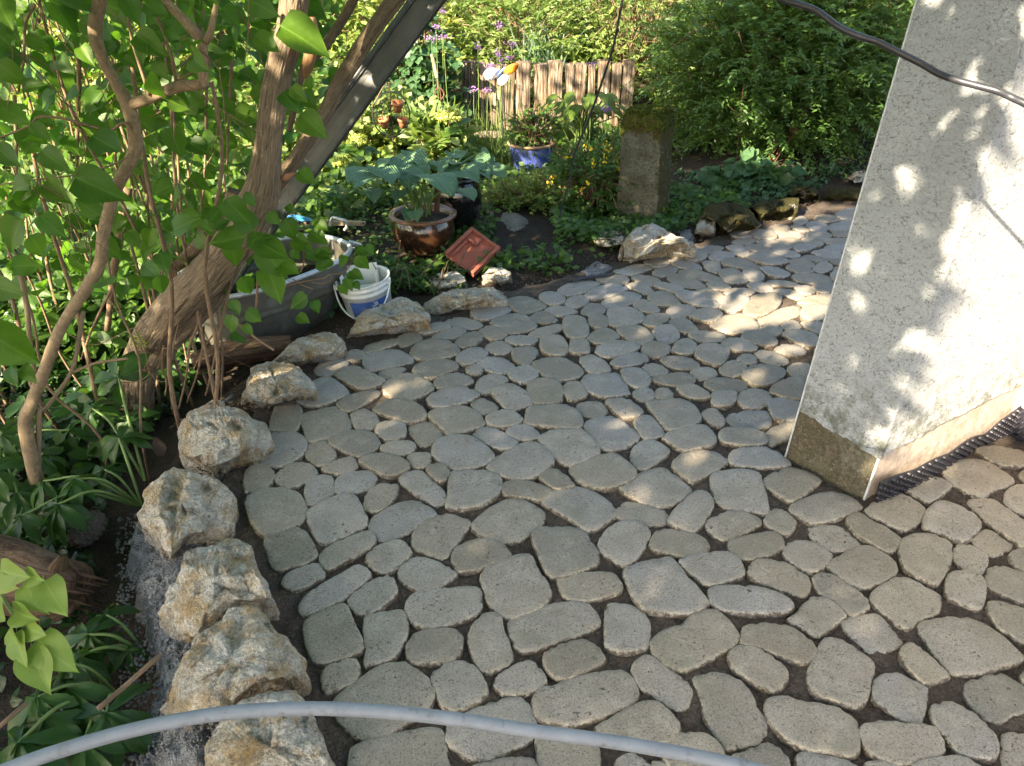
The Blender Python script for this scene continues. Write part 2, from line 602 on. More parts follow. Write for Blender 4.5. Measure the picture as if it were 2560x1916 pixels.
def m_plinth():
    """smooth cement plinth; the weather side carries green and brown growth"""
    t = NT('cement_plinth')
    p = t.geo()
    c = t.mix(t.maprange(t.noise(p, 28, 5, 0.7), 0.35, 0.65, 0, 1), (0.36, 0.29, 0.24), (0.60, 0.51, 0.44))
    c = t.mix(t.maprange(t.noise(p, 90, 4, 0.75), 0.36, 0.46, 0.6, 0), c, (0.22, 0.17, 0.13))
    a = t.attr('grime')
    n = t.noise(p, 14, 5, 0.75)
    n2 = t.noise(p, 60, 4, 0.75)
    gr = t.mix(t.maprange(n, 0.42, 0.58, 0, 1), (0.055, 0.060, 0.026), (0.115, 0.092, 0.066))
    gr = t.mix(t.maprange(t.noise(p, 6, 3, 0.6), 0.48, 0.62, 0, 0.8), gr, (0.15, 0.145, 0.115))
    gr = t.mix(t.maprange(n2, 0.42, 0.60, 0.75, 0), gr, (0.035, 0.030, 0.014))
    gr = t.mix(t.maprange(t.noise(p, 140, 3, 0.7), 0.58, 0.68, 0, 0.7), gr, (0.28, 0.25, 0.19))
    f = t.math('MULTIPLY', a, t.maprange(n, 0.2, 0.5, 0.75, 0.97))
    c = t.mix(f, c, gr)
    c = t.mix(t.maprange(t.noise(p, 33, 5, 0.8), 0.66, 0.72, 0, 0.5), c, (0.20, 0.11, 0.06))
    return t.done(t.bsdf(c, 0.85, t.bump(t.math('ADD', n, n2), 0.5, 0.005), 0.3))

MAT = {}
MAT['paver'] = m_paver()
MAT['soil'] = m_soil('garden_soil', (0.034, 0.025, 0.018), (0.088, 0.066, 0.048))
MAT['sand'] = m_soil('joint_soil', (0.075, 0.057, 0.046), (0.215, 0.17, 0.136), 1.4, 1.0)
MAT['mortar'] = m_soil('mortar', (0.21, 0.21, 0.22), (0.42, 0.415, 0.42), 1.1, 1.0)
MAT['gravel'] = m_soil('path_gravel', (0.22, 0.19, 0.15), (0.42, 0.37, 0.30), 0.8, 0.8)
MAT['rock'] = m_rock()
MAT['rock_soily'] = m_rock('soiled_limestone', 0, 1.0, 0.5)
MAT['rock_moss'] = m_rock('mossy_limestone', 0.75, 0.5, 0.4)
MAT['rock_grey'] = m_rock('weathered_stone', 0.25, 0.4, 0.15)
MAT['bark'] = m_bark('lilac_bark', (0.36, 0.275, 0.19), (0.52, 0.425, 0.31), (0.10, 0.07, 0.047), 26, 11, 1.0, 0.016)
MAT['bark_limb'] = m_bark('lichened_bark', (0.20, 0.145, 0.09), (0.31, 0.24, 0.155), (0.07, 0.05, 0.034), 11, 22, 0.9, 0.008, (0.30, 0.26, 0.17))
MAT['bark_stem'] = m_bark('smooth_bark', (0.27, 0.20, 0.125), (0.36, 0.28, 0.18), (0.13, 0.095, 0.06), 5, 40, 0.5, 0.003, (0.16, 0.14, 0.09))
MAT['twig'] = m_bark('twig_bark', (0.22, 0.15, 0.095), (0.33, 0.235, 0.155), (0.10, 0.065, 0.04), 4, 30, 0.4, 0.002)
MAT['stalk'] = m_plain('green_stalk', (0.13, 0.20, 0.05), 0.5)
MAT['lilac'] = m_leaf('lilac_leaf', (0.022, 0.075, 0.006), (0.090, 0.180, 0.012), 0.38, (0.21, 0.48, 0.025), 0.46, 0.45, 0.35)
MAT['pale'] = m_leaf('young_lilac_leaf', (0.21, 0.33, 0.055), (0.29, 0.42, 0.085), 0.35, (0.4, 0.55, 0.09), 0.5, 0.3)
MAT['willow'] = m_leaf('shrub_leaf', (0.042, 0.108, 0.021), (0.099, 0.192, 0.039), 0.35, (0.33, 0.42, 0.05), 0.38, 0.15)
MAT['sunny'] = m_leaf('bright_leaf', (0.085, 0.165, 0.035), (0.25, 0.31, 0.105), 0.4, (0.36, 0.52, 0.08), 0.45, 0.15)
MAT['hosta_blue'] = m_leaf('hosta_leaf', (0.095, 0.205, 0.085), (0.175, 0.31, 0.16), 0.22, (0.16, 0.34, 0.06), 0.48, 0.22, 0.5, 0.3, 95, 0.7)
MAT['hosta_green'] = m_leaf('green_hosta_leaf', (0.086, 0.158, 0.022), (0.158, 0.230, 0.043), 0.35, (0.45, 0.6, 0.08), 0.45, 0.3, 0.5, 0, 80, 0.6)
MAT['hellebore'] = m_leaf('hellebore_leaf', (0.019, 0.061, 0.009), (0.040, 0.097, 0.016), 0.22, (0.14, 0.30, 0.03), 0.42, 0.25, 0.32)
MAT['ivy'] = m_leaf('ivy_leaf', (0.014, 0.047, 0.012), (0.032, 0.079, 0.022), 0.2, None, 0.35, 0.5)
MAT['climber'] = m_leaf('climber_leaf', (0.040, 0.104, 0.040), (0.079, 0.158, 0.068), 0.3, (0.25, 0.42, 0.1), 0.45, 0.3)
MAT['cover'] = m_leaf('ground_cover_leaf', (0.032, 0.083, 0.014), (0.094, 0.173, 0.029), 0.35, (0.25, 0.46, 0.05), 0.45, 0.2)
MAT['lime'] = m_leaf('lime_leaf', (0.13, 0.23, 0.04), (0.30, 0.39, 0.11), 0.4, (0.55, 0.6, 0.08), 0.5, 0.15)
MAT['grass'] = m_leaf('grass_blade', (0.072, 0.137, 0.025), (0.158, 0.216, 0.065), 0.35, None, 0.45, 0.0)
MAT['leek'] = m_leaf('leek_blade', (0.13, 0.24, 0.17), (0.22, 0.34, 0.25), 0.2, None, 0.5, 0.0)
MAT['dead'] = m_leaf('dead_leaf', (0.030, 0.022, 0.018), (0.055, 0.042, 0.034), 0.1, (0.05, 0.035, 0.02), 0.8, 0.0, 0.1)
MAT['roughcast'] = m_render()
MAT['plinth'] = m_plinth()
MAT['bead'] = m_plain('white_corner_bead', (0.55, 0.57, 0.58), 0.6, var=0.2, vs=40, bump=0.3, dark=(0.30, 0.30, 0.27), dk=(0.58, 0.7), ds=30)
MAT['membrane'] = m_plain('black_membrane', (0.020, 0.020, 0.028), 0.42, spec=0.45, var=0.3, bump=0.05, dark=(0.10, 0.08, 0.06), dk=(0.60, 0.72), ds=40)
MAT['rubber'] = m_plain('black_cable_sheath', (0.030, 0.032, 0.042), 0.38, spec=0.5, var=0.2, bump=0.1, bs=60)
MAT['conduit'] = m_plain('grey_conduit', (0.27, 0.295, 0.34), 0.5, var=0.12, vs=25, bump=0.15, bs=90, dark=(0.17, 0.17, 0.17), dk=(0.56, 0.68), ds=48)
MAT['galv'] = m_plain('galvanised_steel', (0.10, 0.105, 0.105), 0.5, metal=0.4, var=0.3, vs=12, bump=0.08, dark=(0.12, 0.10, 0.075), dk=(0.55, 0.75), ds=9)
MAT['zinc'] = m_plain('weathered_zinc', (0.135, 0.137, 0.122), 0.55, metal=0.3, var=0.35, vs=7, bump=0.25, bs=60, dark=(0.11, 0.098, 0.07), dk=(0.42, 0.60), ds=12)
MAT['zinc_rim'] = m_plain('zinc_rim', (0.50, 0.52, 0.53), 0.42, metal=0.5, var=0.15, bump=0.1)
MAT['water'] = None
MAT['brownglaze'] = m_plain('brown_glaze', (0.060, 0.026, 0.014), 0.14, spec=0.6, coat=0.6, var=0.5, vs=14, bump=0.05, bs=20, dark=(0.015, 0.010, 0.009), dk=(0.45, 0.6), ds=7)
MAT['brownrim'] = m_plain('brown_glazed_rim', (0.19, 0.085, 0.042), 0.3, spec=0.5, coat=0.3, var=0.3, vs=20, bump=0.05)
MAT['blackglaze'] = m_plain('black_glaze', (0.012, 0.009, 0.011), 0.12, spec=0.6, coat=0.7, var=0.4, bump=0.04, bs=15)
MAT['blueglaze'] = m_plain('blue_glaze', (0.060, 0.085, 0.30), 0.3, spec=0.5, coat=0.25, var=0.2, vs=60, bump=0.08, bs=90)
MAT['bluerim'] = m_plain('unglazed_rim', (0.30, 0.19, 0.115), 0.6, var=0.2)
MAT['terracotta'] = m_plain('terracotta', (0.42, 0.16, 0.07), 0.8, var=0.2, bump=0.2)
MAT['tile'] = m_plain('red_clay_tile', (0.33, 0.098, 0.062), 0.75, var=0.28, vs=22, bump=0.35, bs=70, dark=(0.13, 0.075, 0.055), dk=(0.56, 0.68), ds=26)
MAT['plastic'] = m_plain('white_plastic', (0.74, 0.76, 0.74), 0.32, var=0.04, bump=0.02)
MAT['label_blue'] = m_plain('blue_print', (0.085, 0.17, 0.52), 0.35, var=0.1, bump=0)
MAT['label_pale'] = m_plain('pale_print', (0.62, 0.70, 0.78), 0.4, var=0.05, bump=0)
MAT['blueplastic'] = m_plain('light_blue_plastic', (0.06, 0.30, 0.62), 0.3, var=0.2, vs=60, bump=0.1)
MAT['oldwood'] = m_plain('weathered_wood', (0.28, 0.23, 0.17), 0.8, var=0.3, bump=0.3)
MAT['rust'] = m_plain('rusty_iron', (0.10, 0.045, 0.026), 0.8, var=0.4, bump=0.3, bs=80)
MAT['iron'] = m_plain('black_iron_wire', (0.02, 0.02, 0.022), 0.45, spec=0.5, bump=0.05)
MAT['wing_white'] = m_plain('white_wing', (0.74, 0.73, 0.76), 0.35, var=0.08, bump=0)
MAT['wing_orange'] = m_plain('orange_wing', (0.78, 0.28, 0.03), 0.35, var=0.2, vs=50, bump=0)
MAT['yellow'] = m_plain('yellow_petal', (0.80, 0.58, 0.02), 0.6, var=0.15, bump=0)
MAT['purple'] = m_plain('purple_petal', (0.26, 0.13, 0.36), 0.6, var=0.3, bump=0)
MAT['pink'] = m_plain('magenta_petal', (0.55, 0.03, 0.30), 0.6, var=0.2, bump=0)
MAT['limeflower'] = m_leaf('lime_petal', (0.36, 0.45, 0.10), (0.50, 0.56, 0.18), 0.3, None, 0.6, 0.0)
MAT['cone'] = m_plain('pine_cone_scale', (0.21, 0.17, 0.135), 0.8, var=0.4, vs=60, bump=0.2)
MAT['white'] = m_plain('white_paint', (0.78, 0.80, 0.84), 0.6, var=0.05, bump=0.05)
MAT['moss'] = m_plain('moss', (0.075, 0.088, 0.016), 0.95, spec=0.1, var=0.7, vs=45, bump=1.0, bs=160, dark=(0.16, 0.12, 0.025), dk=(0.60, 0.75), ds=20)

def m_sleeper():
    t = NT('sleeper_wood')
    p = shifted(t)
    st = t.mapping(p, (1, 1, 0.07))
    n = t.noise(st, 75, 5, 0.7, 0.5)
    b = t.noise(p, 5, 3, 0.6)
    c = t.ramp(n, [(0.36, (0.028, 0.02, 0.014)), (0.47, (0.15, 0.11, 0.078)), (0.64, (0.36, 0.315, 0.26))])
    c = t.mix(t.maprange(b, 0.45, 0.65, 0, 0.5), c, (0.20, 0.125, 0.075))
    return t.done(t.bsdf(c, 0.85, t.bump(n, 1.0, 0.015), 0.2))
MAT['sleeper'] = m_sleeper()

def m_log():
    t = NT('rotten_wood')
    uv = t.n('ShaderNodeUVMap').outputs[0]
    n = t.noise(t.mapping(uv, (16, 5, 1)), 1.0, 6, 0.75, 1.0)
    b = t.noise(t.geo(), 14, 5, 0.7)
    c = t.ramp(n, [(0.32, (0.025, 0.016, 0.011)), (0.48, (0.105, 0.066, 0.042)), (0.66, (0.20, 0.14, 0.095))])
    c = t.mix(t.maprange(b, 0.55, 0.7, 0, 0.6), c, (0.10, 0.095, 0.04))
    return t.done(t.bsdf(c, 0.9, t.bump(t.math('ADD', n, b), 1.0, 0.02), 0.2))
MAT['log'] = m_log()

def m_water():
    t = NT('rain_water')
    return t.done(t.bsdf((0.016, 0.018, 0.012), 0.03, t.bump(t.noise(t.geo(), 14, 2, 0.5), 0.06, 0.004), 0.5))
MAT['water'] = m_water()

def m_pillar_stone():
    t = NT('old_sandstone')
    p = t.geo()
    n1 = t.noise(p, 9, 5, 0.65)
    n2 = t.noise(p, 70, 4, 0.7)
    c = t.mix(t.maprange(n1, 0.35, 0.65, 0, 1), (0.085, 0.085, 0.062), (0.175, 0.17, 0.13))
    c = t.mix(t.maprange(n2, 0.35, 0.52, 0.7, 0), c, (0.035, 0.034, 0.022))
    c = t.mix(t.maprange(t.noise(p, 26, 4, 0.7), 0.62, 0.68, 0, 0.5), c, (0.26, 0.26, 0.21))
    mo = t.attr('moss')
    f = t.maprange(t.math('ADD', mo, t.maprange(t.noise(p, 17, 5, 0.75), 0.3, 0.7, -0.45, 0.45)), 0.5, 0.65, 0, 1)
    mc = t.mix(t.noise(p, 60, 4, 0.7), (0.038, 0.034, 0.012), (0.105, 0.088, 0.026))
    c = t.mix(f, c, mc)
    return t.done(t.bsdf(c, 0.92, t.bump(t.math('ADD', n2, n1), 1.0, 0.012), 0.2))
MAT['oldstone'] = m_pillar_stone()
# ------------------------------------------------------------------ ground
XL_PX = [(745, 1990), (715, 1900), (650, 1700), (600, 1520), (585, 1400), (560, 1250), (570, 1120), (610, 1030), (690, 930), (820, 850), (1000, 780), (1120, 755), (1220, 735)]
_xl = np.array([G(u, v)[:2] for u, v in XL_PX])
_o = np.argsort(_xl[:, 1])
XLX, XLY = _xl[_o, 0], _xl[_o, 1]

def xl(y):
    return np.interp(y, XLY, XLX)

FAR_PX = [(1220, 735), (1400, 690), (1520, 655), (1640, 630), (1760, 598), (1850, 572), (1950, 545), (2020, 510), (2090, 478), (2200, 462), (2400, 452)]
_fr = np.array([G(u, v)[:2] for u, v in FAR_PX])

def yfar(x):
    return np.interp(x, _fr[:, 0], _fr[:, 1])

def ground_z(x, y):
    x, y = np.asarray(x, float), np.asarray(y, float)
    bed = smooth(0.06, 0.30, (xl(y) - 0.04) - x) * (1 - smooth(2.9, 3.5, y)) * smooth(-3, 0.3, y)
    z = -0.13 * bed - 0.035
    z = z + 0.035 * smooth(0.0, 0.25, y - yfar(x)) * (x > _fr[0, 0]) * (y > 2)
    z = z + 0.45 * smooth(7.05, 7.5, y) + 0.55 * smooth(7.5, 11, y)
    z = z + 0.10 * smooth(0.9, 1.8, x) * smooth(5.2, 6.0, y) * (1 - smooth(6.8, 7.4, y))
    return z

def axis(lo, hi, step, far):
    mid = np.arange(lo, hi, step)
    g = [step * 1.35 ** k for k in range(1, 28)]
    out = np.cumsum(g)
    out = out[out < far]
    return np.concatenate([lo - out[::-1], mid, hi + out])

def build_ground():
    xs, ys = axis(-2.6, 2.6, 0.028, 160), axis(0.3, 6.2, 0.028, 160)
    X, Y = np.meshgrid(xs, ys)
    Z = ground_z(X, Y) + 0.02 * vfbm(X * 5, Y * 5, 4) + 0.012 * vfbm(X * 26, Y * 26, 3)
    nx, ny = len(xs), len(ys)
    V = np.stack([X.ravel(), Y.ravel(), Z.ravel()], 1)
    i = (np.arange(ny - 1)[:, None] * nx + np.arange(nx - 1)[None, :]).ravel()
    Fq = np.stack([i, i + 1, i + nx + 1, i + nx], 1)
    link('ground', mesh_np('ground', V, Fq), MAT['soil'], None, 'structure')

build_ground()

def in_poly(x, y, poly):
    c = np.zeros(x.shape, bool)
    n = len(poly)
    for i in range(n):
        x1, y1 = poly[i][:2]
        x2, y2 = poly[(i + 1) % n][:2]
        hit = ((y1 > y) != (y2 > y)) & (x < (x2 - x1) * (y - y1) / (y2 - y1 + 1e-12) + x1)
        c ^= hit
    return c

def dist_poly(x, y, poly):
    d = np.full(x.shape, 1e9)
    n = len(poly)
    for i in range(n):
        a, b = np.array(poly[i][:2]), np.array(poly[(i + 1) % n][:2])
        ab = b - a
        t = np.clip(((x - a[0]) * ab[0] + (y - a[1]) * ab[1]) / (ab @ ab + 1e-12), 0, 1)
        d = np.minimum(d, np.hypot(x - a[0] - t * ab[0], y - a[1] - t * ab[1]))
    return d

def patch(name, poly, zf, step, mat, kind, edge=0.06, drop=0.08, amp=0.006, freq=40, parent=None):
    """lumpy sheet of loose material over a polygon, thinning out at its edge"""
    poly = np.array(poly)
    xs = np.arange(poly[:, 0].min(), poly[:, 0].max(), step)
    ys = np.arange(poly[:, 1].min(), poly[:, 1].max(), step)
    X, Y = np.meshgrid(xs, ys)
    wob = 0.02 * vfbm(X * 14, Y * 14, 3)
    ins = in_poly(X + wob, Y - wob, poly)
    D = dist_poly(X, Y, poly)
    Z = zf(X, Y) + amp * vfbm(X * freq, Y * freq, 4) - drop * (1 - smooth(0, edge, D)) * 1.0
    nx, ny = len(xs), len(ys)
    i = (np.arange(ny - 1)[:, None] * nx + np.arange(nx - 1)[None, :]).ravel()
    Fq = np.stack([i, i + 1, i + nx + 1, i + nx], 1)
    m = ins.ravel()
    Fq = Fq[m[Fq].all(1)]
    used, inv = np.unique(Fq, return_inverse=True)
    V = np.stack([X.ravel(), Y.ravel(), Z.ravel()], 1)[used]
    return link(name, mesh_np(name, V, inv.reshape(-1, 4)), mat, parent, kind)

# ------------------------------------------------------------------ pavement and its stones
STONES = {
'C': """1880 90,1910 20,2020 5,2080 60,2055 195,1960 210,1860 195/1745 390,1800 250,1900 215,2040 215,2115 285,2085 375,1970 440,1830 445/1890 525,1960 450,2060 420,2150 440,2185 495,2140 545,2000 600,1920 570/1700 680,1790 620,1940 600,2060 640,2120 740,2090 830,1950 900,1810 930,1740 850,1700 760/1820 970,1870 910,1960 870,2080 880,2140 950,2190 1050,2150 1100,2000 1150,1900 1165,1850 1080/1680 540,1720 450,1800 438,1885 490,1870 570,1790 635,1700 620""",
'E': """135 110,250 60,420 45,485 160,440 225,290 270,195 285,165 200/480 100,560 55,640 75,685 150,620 200,530 190/640 70,720 5,850 0,960 35,1015 110,970 140,880 155,740 110/330 280,420 215,520 195,640 220,690 295,650 350,540 390,430 345/655 190,715 150,840 143,868 190,850 250,750 275,680 240/885 180,960 145,1060 140,1130 235,1060 285,970 305,920 250/1020 100,1110 50,1250 40,1360 75,1415 160,1320 200,1170 235,1100 180/1420 120,1480 75,1600 70,1675 130,1640 165,1510 185,1440 165/1690 130,1720 45,1860 25,2010 40,2080 110,2070 190,1900 185,1700 165/165 330,215 280,320 272,385 370,340 420,260 445,195 400/690 340,740 290,880 278,935 310,890 365,770 375/875 400,910 360,1020 358,1040 400,1010 450,930 460/1045 330,1110 260,1240 238,1340 260,1430 320,1480 385,1420 440,1270 470,1170 465,1060 390/1335 235,1390 185,1470 185,1600 250,1645 295,1560 335,1450 310/1560 215,1630 170,1720 175,1800 240,1740 270,1640 268/1780 270,1850 215,1960 195,2090 205,2208 330,2160 390,2010 445,1900 400/1425 455,1500 380,1680 290,1790 300,1890 400,1850 470,1730 540,1600 540,1480 500/285 470,340 425,480 385,525 420,520 475,400 505/540 420,610 375,740 370,840 400,895 460,830 510,740 530,620 475/1008 480,1060 440,1120 437,1168 490,1150 540,1090 565/170 600,200 530,290 505,360 520,375 620,330 670,210 725,175 680/380 560,430 505,560 485,650 490,660 560,590 615,400 642/575 700,620 610,700 575,790 580,820 600,770 700,680 760,595 755/815 540,880 490,980 485,1070 560,1150 640,1150 680,1080 725,1000 680,870 600/1165 540,1200 480,1420 480,1520 530,1520 620,1450 690,1310 745,1150 735,1160 640/1530 610,1560 560,1640 545,1760 565,1875 620,1810 690,1700 665,1560 650/1780 515,1830 475,1920 480,2030 575,1990 600,1890 610/185 790,230 730,400 655,500 650,555 720,605 830,570 880,400 960,290 985,220 900/610 850,680 770,820 705,950 693,1080 770,1030 820,900 900,720 970,650 930/1320 860,1400 760,1560 670,1690 672,1815 750,1820 830,1740 900,1640 965,1520 970,1400 930/910 930,960 850,1090 785,1200 785,1320 830,1290 880,1200 1010,1130 1085,1030 1060,920 1010/275 1070,330 1010,480 940,620 905,660 970,620 1020,490 1090,340 1165,290 1130/590 1090,640 1020,780 965,850 975,905 1050,850 1110,740 1190,640 1160/1185 1070,1230 1000,1380 950,1500 965,1595 1055,1540 1100,1380 1160,1250 1180,1200 1130/810 1180,850 1110,950 1070,1080 1100,1220 1185,1180 1230,1060 1310,980 1310,860 1260/1385 1210,1450 1130,1620 1075,1730 1070,1780 1170,1870 1310,1830 1400,1700 1470,1580 1500,1480 1440,1420 1350/1735 920,1800 875,1960 868,2090 890,2140 960,2200 1060,2180 1130,2060 1190,1900 1225,1830 1180,1780 1060/10 1240,60 1180,200 1120,280 1125,305 1200,260 1240,120 1300,50 1290/130 1410,210 1320,400 1210,540 1140,630 1200,580 1260,400 1390,190 1480,150 1470/465 1370,520 1310,650 1230,760 1215,805 1300,780 1360,680 1440,570 1475,500 1430/870 1400,940 1320,1150 1290,1360 1285,1390 1370,1370 1460,1260 1520,1090 1565,970 1565,880 1490""",
'G': """1575 690,1610 610,1800 540,2030 498,2120 520,2200 620,2195 680,2080 740,1920 790,1700 860,1620 820/160 700,200 620,330 550,450 530,500 640,575 810,555 870,430 915,270 950,200 870/575 680,600 605,700 590,840 577,880 660,865 770,790 900,700 940,585 955,590 850/870 830,930 740,1040 700,1200 710,1258 760,1240 870,1180 935,1050 945,910 940/1300 760,1350 650,1430 595,1520 605,1540 690,1605 870,1590 930,1500 985,1400 1000,1330 900/290 1000,340 960,500 910,545 970,520 1060,440 1100,320 1140,290 1080/360 1200,450 1110,680 960,830 935,950 980,1060 1110,1060 1190,1010 1260,850 1370,700 1470,580 1470,480 1410,400 1320/1045 1040,1100 970,1220 930,1330 960,1420 1080,1420 1160,1320 1230,1190 1272,1110 1220,1070 1120/1475 1060,1530 1000,1690 920,1770 950,1840 1050,1780 1120,1600 1160,1500 1120/1140 1400,1200 1320,1400 1220,1600 1165,1700 1190,1765 1330,1760 1440,1600 1530,1450 1600,1330 1610,1230 1550,1150 1480/480 1560,560 1490,850 1410,1040 1375,1120 1400,1145 1500,1150 1750,820 1850,500 1750/1320 1656,1480 1615,1640 1595,1740 1610,1800 1720,1700 1800,1400 1800,1300 1720""",
'F': """115 40,160 8,280 8,330 70,250 108,160 95/165 170,230 120,380 105,470 160,548 240,510 290,420 330,310 340,220 260/315 10,380 -12,480 0,570 70,550 105,440 125,390 90/510 150,540 110,630 103,720 215,690 245,590 260,545 220/595 25,640 -2,760 -10,850 -3,930 40,975 120,930 170,760 210,690 150/65 485,120 430,340 355,420 390,525 490,500 550,390 600,270 610,150 575/485 370,530 290,620 262,700 290,760 345,700 400,590 470,510 440/705 255,790 205,960 170,1040 200,1080 270,1050 310,930 335,850 350,750 290/775 430,830 370,960 335,1090 360,1165 410,1120 455,950 550,900 555,810 490/980 90,1020 58,1080 60,1140 140,1100 180,1030 150/1145 115,1220 75,1410 62,1465 140,1420 180,1290 190,1190 170/1095 240,1150 190,1330 195,1425 240,1420 300,1290 310,1130 290/1425 220,1500 170,1620 140,1600 250,1530 280,1450 310/1165 390,1210 335,1330 320,1450 330,1550 390,1590 450,1500 465,1290 460,1190 440/410 600,480 530,680 450,780 490,905 590,890 640,760 720,680 730,540 690/1040 560,1070 490,1260 480,1370 500,1400 570,1445 740,1420 780,1330 765,1180 750,1080 690/1405 570,1450 510,1560 465,1690 490,1800 555,1740 610,1610 695,1520 660/385 770,430 710,500 698,690 735,748 780,720 840,600 855,420 820/745 830,800 740,930 630,1020 640,1062 710,1020 800,930 910,830 880/1000 850,1050 800,1180 757,1290 765,1390 830,1330 880,1150 955,1060 920/1410 840,1450 760,1520 740,1610 800,1625 860,1570 925,1480 890/1580 740,1680 670,1850 620,1970 640,2090 720,2030 770,1870 830,1740 850,1640 800/265 1010,310 900,430 825,560 835,620 900,600 990,480 1130,370 1100/620 980,670 900,790 885,940 920,1025 980,1010 1050,900 1085,780 1060,650 1030/1160 990,1200 950,1380 910,1480 895,1555 980,1500 1040,1350 1090,1250 1090,1190 1050/1540 1040,1590 970,1700 960,1800 985,1880 1050,1840 1130,1740 1180,1600 1120/1715 880,1760 855,1900 850,1990 890,2080 985,2030 1015,1880 1025,1760 960/825 1115,900 1060,1130 1042,1220 1070,1272 1170,1240 1220,1030 1275,930 1210/1295 1190,1330 1110,1400 1093,1560 1120,1700 1200,1730 1270,1690 1345,1560 1310,1380 1250/440 1190,510 1130,740 1075,800 1110,880 1210,1020 1380,1010 1430,900 1475,770 1475,600 1450,510 1360/1020 1330,1060 1285,1250 1280,1420 1300,1560 1360,1610 1420,1570 1460,1400 1475,1150 1460,1050 1410/1745 1220,1800 1185,1880 1200,2010 1280,2130 1390,2110 1450,2010 1480,1920 1410,1790 1320/-132 690,-60 620,60 590,170 595,310 670,385 750,370 810,200 905,100 840,-30 760/-20 1215,60 1190,330 1185,400 1230,430 1300,350 1345,160 1380,30 1345/1440 40,1445 -10,1550 -20,1660 0,1640 130,1540 138,1470 110""",
'H': """110 930,160 820,300 770,560 690,760 650,950 645,1060 750,1090 870,1040 960,820 1050,600 1120,470 1150,250 1120,150 1070/215 520,240 480,400 400,580 360,700 410,780 510,770 570,600 660,420 730,300 690,230 610/780 150,800 40,850 5,1030 25,1140 90,1195 200,1190 400,1100 460,960 475,860 460,790 420,785 280/1205 390,1280 300,1480 220,1600 130,1760 85,1880 140,1990 260,2025 340,1990 410,1800 510,1620 610,1480 655,1340 590,1230 490/1035 660,1045 580,1140 500,1220 510,1400 640,1540 740,1590 840,1550 960,1490 1000,1390 980,1250 880,1090 780/1595 720,1650 690,1800 660,1930 680,2080 780,2200 980,2290 1140,2230 1290,2100 1330,1950 1350,1880 1340,1790 1200,1700 1050,1680 910/690 1180,850 1080,1050 970,1200 930,1330 980,1460 1130,1470 1220,1380 1300,1270 1320,1000 1290,800 1250/1310 1335,1460 1230,1600 1215,1740 1240,1850 1340,1890 1440,1850 1560,1600 1600,1380 1540/155 1350,170 1230,400 1240,680 1310,730 1400,735 1530,700 1650,400 1680,200 1600/880 1500,950 1430,1040 1410,1130 1460,1210 1540,1150 1640,950 1640/1225 1490,1290 1480,1390 1500,1410 1560,1350 1640,1240 1600""",
'I': """255 760,300 680,480 670,640 710,760 810,770 880,720 935,640 930,520 890,380 830,260 810/180 860,240 820,340 820,450 880,550 960,580 1030,560 1080,490 1135,390 1100,240 1010,180 930/850 250,960 180,1100 125,1200 150,1310 230,1335 290,1300 345,1150 415,1100 420,990 390,900 310/1350 180,1370 90,1460 55,1600 60,1690 110,1710 170,1690 280,1610 405,1530 380,1400 310/1715 200,1750 120,1820 115,1950 190,1950 270,1900 325,1800 290/1850 90,1900 25,1980 15,2060 60,2140 125,2090 165,1990 195,1900 150/1665 410,1690 330,1780 305,1900 325,1945 390,1930 530,1890 570,1780 530,1690 490/1945 380,1960 290,2030 262,2140 280,2280 330,2300 480,2208 525,2100 480,1980 430/2110 200,2160 150,2260 150,2300 250,2230 300,2150 270/1150 510,1190 430,1340 345,1450 370,1610 460,1640 520,1610 590,1500 640,1430 695,1340 670,1240 590/950 650,1000 620,1180 590,1260 650,1360 760,1360 810,1200 865,1140 850,1030 760/580 640,650 580,740 490,860 500,980 600,950 640,830 730,760 748,670 690/720 990,760 900,820 780,880 760,1000 800,1120 890,1175 950,1160 1070,1120 1200,1050 1250,920 1210,780 1160,725 1100/1355 880,1385 820,1450 815,1560 900,1685 1020,1660 1050,1550 1085,1500 1070,1400 970/1480 690,1530 640,1760 615,1900 650,2050 740,2180 860,2200 920,2040 970,1950 1000,1760 1020,1700 1000,1580 860/1955 560,1975 515,2100 530,2260 600,2300 760,2208 800,2100 730,2030 690/1165 1100,1200 1040,1320 1005,1400 1040,1530 1100,1545 1160,1520 1290,1480 1355,1380 1330,1240 1240,1175 1190/1805 1130,1840 1050,2030 1000,2130 1040,2230 1110,2280 1230,2150 1290,2030 1345,1920 1300,1830 1200/1565 1260,1640 1220,1740 1225,1880 1310,2010 1440,2035 1520,2000 1600,1880 1590,1760 1560,1680 1460,1600 1370/425 1230,460 1175,540 1165,740 1210,930 1250,1030 1320,1080 1400,1060 1560,1000 1585,850 1560,700 1540,560 1460,450 1340/1085 1400,1140 1350,1345 1345,1570 1370,1630 1430,1665 1540,1600 1590,1450 1635,1330 1640,1200 1600,1100 1500/640 1600,690 1550,800 1560,980 1600,1060 1640,1090 1720,900 1800,700 1760/200 1580,300 1540,440 1490,520 1530,590 1610,560 1720,400 1760,250 1700/1120 1640,1160 1615,1260 1615,1340 1650,1340 1720,1180 1740/1440 1650,1540 1610,1750 1580,1880 1620,1950 1690,1900 1800,1500 1800/2060 1500,2075 1420,2208 1410,2350 1430,2350 1656,2208 1720,2070 1720,2060 1600/2190 1040,2215 1000,2300 990,2300 1100,2240 1090""",
'P': """1830 1190,1880 1155,2000 1155,2208 1200,2250 1290,2100 1310,1950 1270""",
